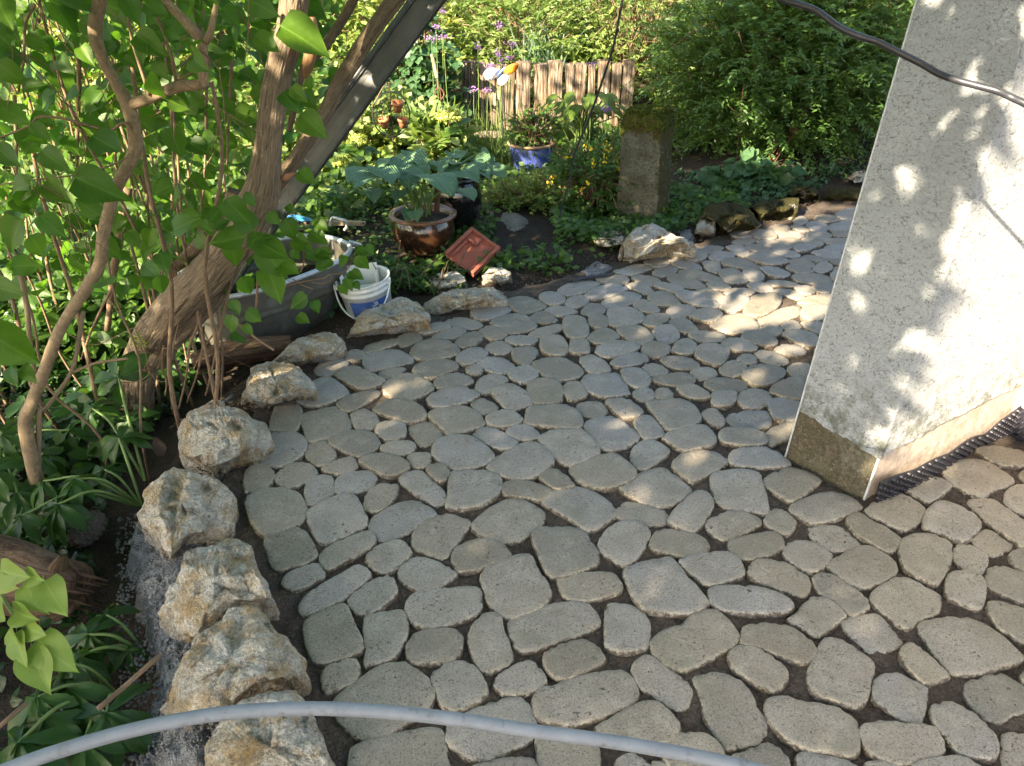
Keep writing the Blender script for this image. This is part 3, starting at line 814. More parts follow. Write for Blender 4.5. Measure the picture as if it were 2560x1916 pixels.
'J': """640 520,700 440,880 340,970 305,1080 360,1190 430,1245 510,1190 600,1100 670,1030 690,900 650,760 580/1020 270,1080 210,1240 150,1340 165,1430 200,1500 245,1440 310,1300 415,1240 410,1130 350/1410 120,1450 30,1580 -10,1780 -10,1950 60,2115 190,2060 250,1900 300,1830 355,1740 345,1600 280,1480 210/460 590,500 540,590 515,700 600,860 670,1020 800,990 850,880 910,780 860,640 780,530 700/1210 600,1250 500,1370 400,1530 440,1690 520,1780 620,1770 680,1680 780,1600 815,1480 780,1340 720,1230 690/1660 410,1710 365,1900 370,2010 440,2150 550,2300 690,2280 850,2170 850,2050 750,1900 650,1780 540/2025 410,2030 310,2100 240,2180 225,2300 260,2330 440,2208 520,2110 480""",
'D': """360 1500,430 1430,560 1360,650 1370,755 1460,720 1490,560 1550,440 1545/510 1310,560 1250,680 1225,745 1250,720 1300,580 1350/650 1340,700 1295,790 1285,880 1320,1000 1380,960 1420,840 1445,720 1390/845 1240,880 1180,1080 1165,1190 1215,1185 1250,1050 1280,880 1310/720 1200,790 1170,860 1190,840 1230,740 1240/850 1165,900 1130,1060 1090,1095 1120,1000 1160,880 1190/1085 1090,1140 1055,1220 1045,1255 1085,1200 1120,1110 1140/1175 1180,1220 1130,1330 1100,1450 1120,1520 1180,1440 1220,1280 1240,1190 1210/1225 1035,1290 1000,1390 980,1455 1010,1390 1040,1260 1060/1320 1090,1380 1045,1500 1010,1565 1030,1500 1080,1360 1105/1405 975,1480 940,1600 950,1675 990,1640 1020,1560 1020,1450 1000/1480 1120,1540 1065,1620 1045,1680 1080,1620 1130,1530 1150/1590 910,1640 870,1780 850,1870 890,1820 930,1700 965,1620 950/1645 1045,1700 1010,1780 1010,1850 1060,1790 1095,1720 1090/1725 990,1790 950,1920 930,2010 960,2050 1010,1980 1045,1870 1060,1790 1020/1835 835,1890 810,2000 805,2115 860,2080 890,1960 925,1880 890/2062 800,2100 772,2180 772,2235 800,2240 835,2190 860,2110 850/1830 1100,1880 1075,2000 1080,2060 1105,2000 1135,1880 1130/1690 1150,1750 1110,1820 1110,1885 1160,1800 1200,1720 1180/1490 1220,1540 1170,1640 1150,1710 1180,1690 1220,1590 1270,1510 1260/1640 1270,1680 1225,1780 1215,1890 1270,1850 1320,1760 1330/1560 1295,1600 1272,1660 1275,1672 1320,1610 1340,1570 1325/955 1320,1010 1290,1110 1285,1140 1305,1080 1345,990 1365/1190 1310,1240 1260,1390 1235,1480 1250,1505 1290,1440 1325,1310 1365,1220 1345/980 1430,1040 1375,1150 1340,1270 1370,1340 1430,1270 1480,1140 1520,1010 1475/1335 1390,1380 1345,1520 1325,1605 1370,1580 1405,1440 1435,1350 1425/1620 1420,1660 1360,1750 1330,1845 1360,1820 1400,1700 1470,1630 1445/1845 1335,1890 1290,1990 1275,2065 1330,2000 1380,1920 1390/1880 1220,1890 1160,2010 1145,2060 1180,2030 1220,1990 1275,1920 1260/665 1550,720 1500,890 1445,970 1460,920 1510,790 1580,720 1590/1295 1500,1370 1450,1520 1425,1650 1480,1600 1520,1480 1560,1350 1570,1300 1540/1595 1550,1640 1510,1700 1510,1780 1560,1720 1600,1650 1610/1735 1460,1790 1415,1880 1405,1980 1460,2020 1540,1960 1560,1860 1590,1790 1530/1985 1480,1990 1380,2120 1365,2200 1385,2230 1450,2208 1530,2120 1540,2030 1530/2100 905,2150 870,2240 868,2330 900,2260 930,2180 935/2000 945,2060 912,2120 910,2190 960,2140 985,2060 985/1990 1070,2040 1030,2150 1000,2208 995,2230 1020,2160 1060,2060 1090""",
'K': """-20 900,60 850,200 832,280 850,200 900,60 935/250 815,300 800,430 800,478 825,440 850,320 850/370 770,430 745,550 715,640 735,580 765,470 795/580 700,640 680,700 677,760 705,700 730,640 732/720 670,790 650,855 655,860 675,800 695,740 690/835 640,900 627,980 635,1020 660,960 695,880 690/945 620,1010 592,1080 590,1130 605,1060 640,980 638/635 770,690 730,780 722,820 745,760 785,680 795/768 710,810 692,920 700,980 740,920 750,830 738/985 700,1040 690,1100 695,1110 740,1080 775,1010 750/1025 660,1090 630,1170 632,1215 650,1150 690,1060 690/1115 700,1180 678,1280 680,1370 720,1380 745,1260 745,1150 730/1145 600,1200 590,1270 600,1310 640,1270 665,1200 640/170 930,230 890,360 855,440 870,470 890,380 930,250 960,190 950/450 860,520 843,600 860,655 905,600 920,510 890/490 800,550 788,650 800,695 830,640 860,560 850/640 865,690 843,800 860,860 890,810 920,720 890/740 800,780 778,880 800,1000 850,980 880,860 870,770 840/815 770,870 750,980 765,1110 810,1100 828,980 820,880 800/1095 775,1140 750,1220 755,1280 800,1300 830,1200 850,1130 830/1260 770,1300 752,1370 760,1410 800,1380 830,1310 830/1285 670,1340 640,1440 640,1580 690,1540 715,1460 725,1340 700/1275 600,1330 582,1400 590,1445 615,1400 635,1310 620/1355 560,1420 550,1540 565,1610 595,1550 615,1440 600/1185 565,1240 535,1330 532,1360 550,1290 580,1220 582/1175 505,1220 488,1290 490,1330 520,1260 535,1200 530/1300 500,1360 480,1460 485,1500 530,1450 550,1360 540/1430 480,1480 450,1560 448,1590 475,1520 500/1505 510,1560 485,1640 485,1690 515,1640 535,1540 530/1480 560,1540 535,1620 535,1680 570,1620 590/1440 630,1500 612,1600 625,1660 655,1600 670,1500 650/1610 605,1660 585,1730 590,1760 605,1690 630,1640 632/1670 540,1720 525,1790 540,1815 580,1760 598,1700 585/1595 460,1640 440,1700 465,1720 490,1650 490/1610 420,1640 385,1690 390,1710 420,1660 440/1700 440,1760 415,1830 430,1860 465,1800 490,1730 475/1700 510,1750 490,1830 490,1875 520,1810 540,1740 535/1755 390,1810 370,1900 380,1930 405,1860 420,1780 412/1850 460,1900 432,1980 440,2000 470,1940 492,1870 485/1875 505,1920 492,1990 495,2010 520,1960 530,1900 525/1900 365,1960 340,2050 335,2050 400,1980 405,1920 390/1930 420,1980 410,2045 410,2040 450,1990 455/1810 550,1870 535,1980 540,2000 570,1930 578,1850 572/1820 600,1880 580,1980 580,1990 610,1940 630,1860 620/1735 640,1790 618,1880 620,1955 655,1920 680,1830 675/1660 665,1720 650,1800 665,1855 690,1820 700,1730 690/1575 700,1620 685,1700 690,1760 720,1720 740,1640 730/1745 750,1780 710,1830 700,1880 725,1870 755,1800 775/1560 740,1600 720,1690 740,1750 765,1700 780,1620 770/1380 745,1450 730,1530 745,1590 780,1540 805,1460 800/1600 800,1640 780,1760 780,1860 800,1870 835,1780 840,1650 835/1420 840,1470 820,1590 830,1655 855,1600 865,1480 860/1860 690,1920 680,1970 690,1950 720,1890 715/1870 780,1930 770,1920 840,1880 825/1890 740,1945 732,1940 765,1900 760/1010 850,1060 830,1120 835,1180 875,1130 895,1060 890/1290 850,1340 838,1430 845,1475 885,1420 905,1340 890/1130 905,1180 882,1290 880,1345 905,1280 935,1180 925/935 900,990 875,1080 890,1130 930,1090 960,1000 935/800 930,850 905,950 920,1060 970,1100 1000,1060 1020,950 1005,850 970/605 940,660 905,740 898,800 940,835 985,760 1000,660 995/280 985,340 940,470 910,560 940,500 985,380 1018,300 1010/30 975,80 940,170 935,208 960,160 1000,60 1018/145 1040,190 990,270 988,320 1025,270 1065,190 1065/505 1000,550 960,610 965,690 1030,640 1052,560 1040/325 1060,350 1020,470 1015,560 1050,580 1100,500 1140,350 1140/20 1150,25 1090,90 1075,160 1085,195 1140,190 1220,60 1225,35 1190/195 1110,220 1070,300 1068,330 1100,320 1145,230 1155/570 1110,600 1070,680 1050,750 1065,740 1100,660 1140,590 1135/735 1040,780 1000,880 995,940 1020,900 1060,780 1085/750 1110,790 1085,870 1080,930 1130,960 1180,860 1185,790 1150/895 1075,960 1030,1060 1025,1125 1060,1060 1110,980 1105/1085 985,1140 940,1250 930,1310 960,1260 1020,1190 1045,1110 1020/1265 1050,1310 950,1420 910,1520 920,1530 970,1480 1030,1370 1080/1450 900,1510 882,1610 895,1690 935,1640 955,1540 925/1620 880,1660 862,1730 865,1760 900,1720 930,1650 915/1740 870,1800 845,1890 850,1880 900,1800 915/1640 985,1700 950,1880 925,1870 990,1750 1000/1360 1110,1400 1060,1560 1010,1650 1000,1660 1060,1540 1110,1440 1165,1370 1150/1660 1060,1700 1010,1860 1000,1845 1080,1760 1110,1680 1090/1035 1130,1090 1080,1250 1055,1320 1075,1375 1140,1330 1170,1200 1190,1100 1165/1530 1130,1580 1105,1640 1110,1665 1150,1600 1170,1545 1160/1665 1125,1720 1110,1820 1130,1810 1190,1740 1180/1370 1175,1440 1160,1520 1150,1530 1190,1480 1215,1400 1205/1535 1200,1580 1175,1700 1180,1790 1230,1760 1280,1680 1280,1600 1240/885 1200,930 1175,1060 1175,1140 1200,1120 1240,1000 1255,930 1235/640 1180,690 1140,780 1140,825 1200,790 1245,700 1250/390 1165,470 1140,570 1150,650 1215,600 1265,530 1270,430 1215/190 1225,260 1165,340 1160,410 1210,360 1245,250 1262/70 1250,90 1230,180 1235,205 1290,190 1330,75 1325/245 1310,290 1265,450 1242,550 1280,500 1325,340 1360,270 1345/565 1320,590 1265,700 1258,760 1290,740 1335,650 1350/770 1305,810 1250,880 1232,940 1270,930 1320,870 1340,790 1325/935 1350,960 1280,1050 1265,1160 1290,1165 1340,1110 1410,1020 1400/1115 1265,1170 1230,1250 1235,1360 1290,1330 1315,1210 1310/1250 1225,1300 1180,1400 1180,1500 1250,1450 1290,1340 1270/1480 1300,1540 1270,1650 1285,1700 1320,1640 1345,1530 1330/1345 1330,1400 1310,1500 1330,1580 1380,1540 1410,1420 1395/1220 1380,1270 1340,1330 1345,1365 1385,1300 1405/1100 1440,1150 1390,1240 1378,1290 1420,1240 1480,1150 1485/345 1395,420 1350,540 1325,615 1370,560 1400,430 1425/135 1370,180 1345,240 1345,320 1390,350 1440,280 1460,190 1450/695 1365,760 1350,880 1360,960 1405,940 1435,840 1440,730 1410/420 1450,470 1435,560 1440,625 1500,600 1560,510 1560,450 1520/570 1420,620 1400,700 1410,750 1455,690 1480,610 1475/635 1500,700 1475,850 1463,935 1505,900 1540,800 1550,690 1535/900 1460,950 1430,1050 1430,1085 1470,1040 1500,960 1505/995 1550,1030 1510,1160 1500,1270 1520,1295 1565,1200 1595,1060 1590/1255 1480,1300 1420,1400 1402,1520 1420,1560 1460,1500 1520,1380 1560,1290 1530/1570 1440,1620 1400,1720 1410,1700 1490,1620 1490/1445 1590,1500 1530,1620 1490,1690 1500,1670 1640,1580 1640,1480 1610/145 1520,190 1470,320 1455,410 1470,480 1590,450 1620,300 1630,190 1590/20 1580,50 1535,130 1530,190 1600,150 1640,60 1650/500 1610,540 1570,610 1565,650 1600,640 1645,560 1655/655 1600,680 1570,740 1568,785 1620,740 1640,670 1635/805 1570,850 1545,930 1548,1035 1610,1020 1638,930 1640,860 1620/1045 1650,1060 1600,1130 1590,1215 1600,1210 1660,1150 1700,1060 1690/1220 1640,1260 1590,1350 1570,1430 1590,1460 1640,1420 1690,1330 1715,1250 1690/-200 1410,-140 1370,0 1355,90 1390,165 1450,110 1500,0 1520,-100 1490/-130 1225,0 1215,50 1270,58 1320,0 1345,-120 1320""",
}
CROPS = {'C': CC, 'D': CD, 'E': CE, 'F': CF, 'G': CG, 'H': CH, 'I': CI, 'J': CJ, 'K': CK, 'P': CPP}

def stone_outlines():
    out = []
    for k, s in STONES.items():
        for st in s.split('/'):
            pts = [CROPS[k](*map(float, q.split())) for q in st.split(',')]
            w = np.array([G(u, v)[:2] for u, v in pts])
            out.append(w)
    return out

OUTL = stone_outlines()

def pave_z(x, y):
    return -0.0135 + 0.004 * vfbm(x * 9, y * 9, 3)

def build_pavement():
    xs, ys = np.arange(-0.95, 4.2, 0.0155), np.arange(0.15, 6.0, 0.0155)
    X, Y = np.meshgrid(xs, ys)
    ins = (X > xl(Y) - 0.05 + 0.02 * vfbm(X * 12, Y * 12)) & (Y < yfar(X) + 0.05)
    Z = pave_z(X, Y) + 0.010 * vfbm(X * 48, Y * 48, 4)
    out = np.minimum(X - xl(Y) + 0.05, yfar(X) + 0.05 - Y)
    Z = Z - 0.06 * (1 - smooth(0.0, 0.05, out)) + 0.018 * smooth(0.09, 0.03, out) * vfbm(X * 20, Y * 20, 3)
    nx, ny = len(xs), len(ys)
    i = (np.arange(ny - 1)[:, None] * nx + np.arange(nx - 1)[None, :]).ravel()
    Fq = np.stack([i, i + 1, i + nx + 1, i + nx], 1)
    Fq = Fq[ins.ravel()[Fq].all(1)]
    used, inv = np.unique(Fq, return_inverse=True)
    V = np.stack([X.ravel(), Y.ravel(), Z.ravel()], 1)[used]
    return link('pavement', mesh_np('pavement', V, inv.reshape(-1, 4)), MAT['sand'], None, 'structure')

PAVE = build_pavement()
NS = 40

def stone_geo(w, seed, tilt=(0, 0), lift=0.0, n=NS):
    """one tumbled concrete sett from its outline on the ground"""
    c = w.mean(0)
    P = resample(catmull(w, 6, True), n)
    nr = np.random.RandomState(seed)
    d = P - c
    L = np.linalg.norm(d, axis=1)
    a = np.arange(n) * 2 * math.pi / n
    jit = np.array([fbm((math.cos(t) * 3 + seed, math.sin(t) * 3, 0.5), 4, 1.6) for t in a])
    P = c + d * (1 + 0.022 * jit[:, None]) + d / L[:, None] * np.array([0.0040, 0.0040 + 0.004 * min(1.0, max(0.0, (c[1] - 2.0) / 1.5))])
    d = P - c
    L = np.linalg.norm(d, axis=1)
    un = d / L[:, None]
    chip = np.clip(np.array([fbm((math.cos(t) * 4, math.sin(t) * 4, seed * 0.37), 4, 2.1) for t in a]), -0.6, 1.0)
    V, E = [], []
    ins = [0.0015, 0.0, 0.0012, 0.0042]
    zz = [-0.05, -0.011, -0.0036, -0.0006]
    ee = [1, 1, 0.85, 0.45]
    for k in range(4):
        ii = ins[k] + (0.0060 * np.maximum(chip, 0) if k >= 2 else 0)
        R = P - un * (np.zeros(n) + ii)[:, None]
        z = zz[k] - (0.006 * np.maximum(chip - 0.1, 0) if k >= 2 else 0)
        V.append(np.column_stack([R, np.zeros(n) + z]))
        E.append(np.full(n, ee[k]))
    for f, e in ((0.80, 0.12), (0.45, 0.0)):
        R = c + d * f
        V.append(np.column_stack([R, 0.0006 * vfbm(R[:, 0] * 40, R[:, 1] * 40, 2)]))
        E.append(np.full(n, e))
    V.append(np.array([[c[0], c[1], 0.0]]))
    E.append(np.array([0.0]))
    V, E = np.vstack(V), np.concatenate(E)
    V[:, 2] += lift + (V[:, 0] - c[0]) * tilt[0] + (V[:, 1] - c[1]) * tilt[1]
    F = []
    for k in range(5):
        for j in range(n):
            F.append((k * n + j, k * n + (j + 1) % n, (k + 1) * n + (j + 1) % n, (k + 1) * n + j))
    for j in range(n):
        F.append((5 * n + j, 5 * n + (j + 1) % n, 6 * n))
    return V, F, E

def build_stones():
    area = []
    for w in OUTL:
        z = np.hypot(*w.mean(0))
        x, y = w[:, 0], w[:, 1]
        area.append(0.5 * abs(np.dot(x, np.roll(y, 1)) - np.dot(y, np.roll(x, 1))) / (z * z + 2.2))
    order = np.argsort(area)[::-1]
    rest = Geo()
    restE = []
    nr = np.random.RandomState(3)
    for rank, i in enumerate(order):
        w = OUTL[i]
        # keep the winding counter-clockwise
        x, y = w[:, 0], w[:, 1]
        if np.dot(x, np.roll(y, -1)) - np.dot(y, np.roll(x, -1)) < 0:
            w = w[::-1]
        V, F, E = stone_geo(w, int(i) + 1, nr.normal(0, 0.019, 2), nr.normal(0, 0.0026))
        if rank < 300:
            o = part('paving_stone', V, F, MAT['paver'], PAVE)
            at = o.data.attributes.new('edge', 'FLOAT', 'POINT')
            at.data.foreach_set('value', E.astype(np.float32))
        else:
            rest.add(V, F)
            restE.append(E)
    # the paving goes on past the edges of the view and behind the buttress
    P = [w.mean(0) for w in OUTL]
    R = []
    for w in OUTL:
        x, y = w[:, 0], w[:, 1]
        R.append(math.sqrt(0.5 * abs(np.dot(x, np.roll(y, 1)) - np.dot(y, np.roll(x, 1))) / math.pi))
    n0 = len(P)
    P, R = np.array(P), np.array(R)
    for k in range(9000):
        x, y = nr.uniform(-0.6, 4.0), nr.uniform(0.2, 5.9)
        r = nr.uniform(0.050, 0.085) if k < 5000 else nr.uniform(0.036, 0.055)
        if x < xl(y) + r or y > yfar(x) - r:
            continue
        zc = y * CP + CAMH * SP
        u, v = CX + x / zc * FPX, CY - (y * SP - CAMH * CP) / zc * FPX
        hidden = v < 1150 and u > 1970 - 0.289 * (v - 1140) + 25
        if u < 2600 and v < 1960 and not hidden:
            continue
        q = np.array([[x, y]])
        pf = [tuple(p) for p in WALL_FOOT]
        if in_poly(q[:, 0], q[:, 1], pf)[0] or dist_poly(q[:, 0], q[:, 1], pf)[0] < r + 0.03:
            continue
        if np.any(np.hypot(P[:, 0] - x, P[:, 1] - y) < (R + r) * 0.93):
            continue
        P, R = np.vstack([P, q]), np.append(R, r)
    ang = np.arange(18) * 2 * math.pi / 18
    for k in range(n0, len(P)):
        d = P - P[k]
        dist = np.hypot(d[:, 0], d[:, 1])
        rad = np.full(18, R[k] * 1.35)
        for m in np.where((dist > 0) & (dist < 0.34))[0]:
            lim = (dist[m] ** 2 + R[k] ** 2 - R[m] ** 2) / (2 * dist[m]) - 0.006
            ca = np.cos(ang - math.atan2(d[m, 1], d[m, 0]))
            rad = np.where(ca > 0.05, np.minimum(rad, np.maximum(lim, 0.02) / np.maximum(ca, 0.05)), rad)
        rad = (np.roll(rad, 1) + 2 * rad + np.roll(rad, -1)) / 4
        w = P[k] + np.column_stack([rad * np.cos(ang), rad * np.sin(ang)])
        V, F, E = stone_geo(w, 500 + k, nr.normal(0, 0.012, 2), nr.normal(0, 0.0018), 24)
        rest.add(V, F)
        restE.append(E)
    o = rest.build('paving_stone', MAT['paver'], PAVE, True, 'stuff')
    at = o.data.attributes.new('edge', 'FLOAT', 'POINT')
    at.data.foreach_set('value', np.concatenate(restE).astype(np.float32))

# ------------------------------------------------------------------ white wall with its battered buttress
BA = G(1968, 1140, 0.0)      # foot of the buttress, far corner of the shaded face
BB = G(2163, 1240, 0.0)      # foot of the near corner
BC = G(2516, 1062, 0.0)      # inner corner, where the buttress meets the wall
eA = (BB - BA); eA[2] = 0; LA = np.linalg.norm(eA); eA /= LA
eB = (BC - BB); eB[2] = 0; LB = np.linalg.norm(eB); eB /= LB
nA = np.array([eA[1], -eA[0], 0])
if np.dot(nA, -BA) < 0: nA = -nA
WALL_FOOT = [tuple(BA[:2]), tuple(BB[:2]), tuple(BC[:2]), tuple((BC + eA * 6)[:2]), tuple((BC + eA * 6 + eB * 0.6)[:2]), tuple((BA + eB * (LB + 0.6))[:2])]

def lean_for(u, v, base, z_hint=1.36):
    """how far the leaning edge has moved along the buttress at the height where pixel u,v sees it"""
    best = None
    for s in np.linspace(-0.1, 0.6, 701):
        q = base + eB * s
        t = ray(u, v)
        k = (q[1]) / t[1]
        x = t[0] * k
        if best is None or abs(x - q[0]) < best[0]:
            best = (abs(x - q[0]), s, CAMH + t[2] * k)
    return best[1] / best[2]

LEAN = lean_for(2296, 0, BA)
HW = 2.7

def wall_pt(along_b, along_a, z):
    return BA + eB * (along_b + (LEAN * z if along_b < LB * 0.5 else 0.0)) + eA * along_a + np.array([0, 0, z])

def build_wall():
    t = thing('house_wall', 'white roughcast wall with a leaning buttress standing on the stone paving', 'wall', tuple(BC))
    # buttress shaft: wavy sheet faces, the plinth line is uneven
    def line_a(s):   # height where the roughcast ends on the shaded face
        return 0.180 - 0.040 * s / LA + 0.016 * noise.noise(Vector((s * 14, 3, 1))) + 0.006 * noise.noise(Vector((s * 60, 1, 1)))
    def line_b(s):
        return 0.150 + 0.035 * (s / LB) + 0.034 * noise.noise(Vector((s * 5, 1, 5))) + 0.010 * noise.noise(Vector((s * 34, 2, 7)))
    def sheet(p0, e, L, zf0, z1, nrm, off, lean, nx, nz, nm, mat, attr=None):
        V, F, A = [], [], []
        for i in range(nx + 1):
            s = L * i / nx
            z0 = zf0(s)
            for j in range(nz + 1):
                z = z0 + (z1 - z0) * (j / nz)
                r = off + (0.0012 * fbm((s * 30, z * 30, 3), 3) if 0 < i < nx else 0)
                V.append(p0 + e * s + eB * lean(z, s) + nrm * r + np.array([0, 0, z]))
                A.append(attr(s, z) if attr else 0)
        for i in range(nx):
            for j in range(nz):
                a = i * (nz + 1) + j
                F.append((a, a + nz + 1, a + nz + 2, a + 1))
        o = part(nm, V, F, mat, t)
        if attr:
            at = o.data.attributes.new('grime', 'FLOAT', 'POINT')
            at.data.foreach_set('value', np.array(A, np.float32))
        return o
    leanA = lambda z, s: LEAN * z
    leanB = lambda z, s: LEAN * z * (1 - s / LB)
    nB = np.array([eB[1], -eB[0], 0])
    if np.dot(nB, -BB) < 0: nB = -nB
    # solid core (a little inside the coats)
    g = Geo()
    core = []
    for z in (-0.1, HW):
        l = LEAN * z
        core += [BA + eB * l + np.array([0, 0, z]), BB + eB * l + np.array([0, 0, z]), BC + np.array([0, 0, z]), BC + eB * 0.3 + np.array([0, 0, z]), BA + eB * (LB + 0.3) + np.array([0, 0, z])]
    g.add(core, [(4, 3, 2, 1, 0), (5, 6, 7, 8, 9), (0, 1, 6, 5), (1, 2, 7, 6), (2, 3, 8, 7), (3, 4, 9, 8), (4, 0, 5, 9)])
    wallc = []
    for z in (-0.1, HW):
        for p in (BC, BC + eA * 5, BC + eA * 5 + eB * 0.3, BC + eB * 0.3, BA + eB * (LB + 0.301) , BA + eB * (LB + 0.301)- eA * 0.0):
            wallc.append(p + np.array([0, 0, z]))
    g2 = Geo()
    q = [BC + eA * 0.001, BC + eA * 5, BC + eA * 5 + eB * 0.3, BC + eA * 0.001 + eB * 0.3]
    V = [p + np.array([0, 0, z]) for z in (-0.1, HW) for p in q]
    g2.add(V, [(3, 2, 1, 0), (4, 5, 6, 7), (0, 1, 5, 4), (1, 2, 6, 5), (2, 3, 7, 6), (3, 0, 4, 7)])
    g.build('masonry', MAT['roughcast'], t, False)
    g2.build('main_wall', MAT['roughcast'], t, False)
    sheet(BA, eA, LA, line_a, HW, nA, 0.010, leanA, 40, 60, 'roughcast_coat', MAT['roughcast'])
    sheet(BB, eB, LB, line_b, HW, nB, 0.010, leanB, 90, 90, 'roughcast_coat', MAT['roughcast'])
    z0 = lambda s: -0.04
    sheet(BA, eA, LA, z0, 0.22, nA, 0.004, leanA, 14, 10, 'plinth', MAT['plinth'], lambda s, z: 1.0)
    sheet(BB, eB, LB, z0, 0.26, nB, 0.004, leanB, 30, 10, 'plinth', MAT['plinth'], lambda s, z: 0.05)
    # the return of the wall: bare brown plaster low down, white above
    nC = -eB
    sheet(BC + eA * 0.0, eA, 2.5, lambda s: 0.29 + 0.03 * math.sin(s * 9) + 0.02 * math.sin(s * 31), HW, nC, 0.012, lambda z, s: 0, 50, 40, 'roughcast_coat', MAT['roughcast'])
    sheet(BC + eA * 0.0, eA, 2.5, z0, 0.36, nC, 0.005, lambda z, s: 0, 50, 8, 'plinth', MAT['plinth'], lambda s, z: 0.22)
    # thin white corner beads
    for base, off, rr in ((BA, nA * 0.009 - eA * 0.001, 0.0030),):
        P = [base + eB * LEAN * z + off + np.array([0, 0, z]) for z in np.linspace(-0.02, HW, 30)]
        V, F, UV = tube(P, rr, 6, 1)
        Geo().add(V, F, UV).build('corner_bead', MAT['bead'], t)
    P = [BB + eB * LEAN * z + (nA + nB) * 0.0016 + np.array([0, 0, z]) for z in np.linspace(0.142, HW, 40)]
    Geo().add(*tube(P, 0.0090, 10, 1)).build('rounded_corner', MAT['roughcast'], t)
    P = [BB + eB * LEAN * z + (nA + nB) * 0.0006 + np.array([0, 0, z]) for z in np.linspace(-0.03, 0.145, 8)]
    Geo().add(*tube(P, 0.0042, 8, 1)).build('plinth_corner', MAT['bead'], t)
    # vertical crack stain in the plinth growth
    return t

WALL_T = build_wall()

def build_membrane():
    """studded drainage sheet sticking up along the foot of the sunlit face"""
    nB = np.array([eB[1], -eB[0], 0])
    if np.dot(nB, -BB) < 0: nB = -nB
    t = thing('drainage_membrane', 'black studded drainage membrane sticking up along the foot of the white buttress', 'membrane', tuple(BB))
    path = []
    for i in range(61):
        s = (LB - 0.02) * i / 60 - 0.004
        d = 0.034 + 0.012 * math.sin(s * 8)
        path.append(BB + eB * s + nB * d)
    for i in range(1, 40):
        s = 0.035 * i
        path.append(BC + eA * s - eB * (0.035 + 0.01 * math.sin(s * 7)))
    path = np.array(path)
    d = np.concatenate([[0], np.cumsum(np.linalg.norm(np.diff(path, axis=0), axis=1))])
    def top(s):
        h = 0.070 + 0.010 * math.sin(s * 9.0 + 0.5) + 0.004 * math.sin(s * 31)
        h -= 0.022 * math.exp(-((s - 0.60) / 0.05) ** 2)
        h += 0.030 * math.exp(-((s - 0.76) / 0.05) ** 2)
        return h
    T = np.gradient(path, axis=0)
    T /= np.linalg.norm(T, axis=1)[:, None]
    g = Geo()
    nz = 6
    V = []
    for i in range(len(path)):
        for side in (0, 1):
            n = np.array([T[i][1], -T[i][0], 0])
            for j in range(nz + 1):
                z = -0.05 + (top(d[i]) + 0.05) * j / nz
                V.append(path[i] + n * 0.003 * side + np.array([0, 0, z]))
    m = 2 * (nz + 1)
    F = []
    for i in range(len(path) - 1):
        a, b = i * m, (i + 1) * m
        for j in range(nz):
            F.append((a + j, b + j, b + j + 1, a + j + 1))
            F.append((a + nz + 1 + j + 1, b + nz + 1 + j + 1, b + nz + 1 + j, a + nz + 1 + j))
        F.append((a + nz, b + nz, b + 2 * nz + 1, a + 2 * nz + 1))
    g.add(V, F)
    g.build('sheet', MAT['membrane'], t)
    # studs: hollow-topped cones
    pitch = 0.0200
    s = 0.006
    base = None
    row = 0
    nd = []
    while s < d[-1] - 0.01:
        for k in range(0, 6):
            z = 0.004 + k * pitch + (pitch / 2 if row % 2 else 0) - 0.006
            if z + 0.008 > top(s) or z < -0.02:
                continue
            p = np.array([np.interp(s, d, path[:, q]) for q in range(3)])
            tt = np.array([np.interp(s, d, T[:, q]) for q in range(3)])
            nd.append((p, tt, z))
        s += pitch * 0.86
        row += 1
    prof = [(0.0080, 0.0), (0.0066, 0.0035), (0.0057, 0.0075), (0.0050, 0.0083), (0.0038, 0.0070), (0.0001, 0.0030)]
    sv, sf, _ = lathe(prof, (0, 0, 0), 10)
    me = None
    for p, tt, z in nd[:300]:
        n = Vector((tt[1], -tt[0], 0)).normalized()
        if me is None:
            me = mesh_py('stud', sv, sf)
            me.materials.append(MAT['membrane'])
        o = link('stud', me, None, t)
        o.rotation_euler = n.to_track_quat('Z', 'Y').to_euler()
        q = p + np.array(n) * 0.003 + np.array([0, 0, z]) - ORG[t.name]
        o.location = q
    return t

build_membrane()
build_stones()

# ------------------------------------------------------------------ mortar haunch, soil, path
def zmortar(x, y):
    k = smooth(0.08, 0.36, xl(y) - 0.06 - x)
    return -0.01 - 0.10 * k
MPX = [CC(1000, 690), CC(1180, 900), CC(1500, 800), CC(1500, 1250), CC(1600, 1656), CC(1700, 2050), CL(1500, 1250), CL(1480, 1656), CL(1480, 1780), CL(780, 1790), CL(860, 1450), CL(960, 1230), CL(1040, 1000), CL(960, 830), CL(930, 640), CL(840, 500), CL(860, 300), CC(800, 1050), CC(830, 900), CC(920, 780)]
patch('mortar_haunch', [G(u, v, -0.06)[:2] for u, v in MPX], zmortar, 0.009, MAT['mortar'], 'structure', 0.04, 0.07, 0.020, 60)
patch('mortar_strip', [G(*CB(x, y), -0.03)[:2] for x, y in ((1480, 1340), (1600, 1270), (1720, 1290), (1760, 1420), (1640, 1500), (1300, 1500), (1240, 1440))], lambda x, y: -0.05 + 0 * x, 0.009, MAT['mortar'], 'structure', 0.04, 0.07, 0.016, 60)
patch('gravel_path', [G(*CX2(x, y))[:2] for x, y in ((1160, 1490), (1250, 1450), (1400, 1460), (1470, 1500), (1440, 1580), (1330, 1640), (1250, 1600), (1180, 1330), (1120, 1290), (1090, 1340))], lambda x, y: 0.012 + 0 * x, 0.015, MAT['gravel'], 'structure', 0.08, 0.03, 0.005, 40)
patch('gravel_patch', [G(*CK(x, y))[:2] for x, y in ((120, 740), (230, 660), (330, 690), (440, 730), (330, 780), (150, 810))], lambda x, y: -0.008 + 0 * x, 0.012, MAT['mortar'], 'structure', 0.05, 0.03, 0.012, 50)
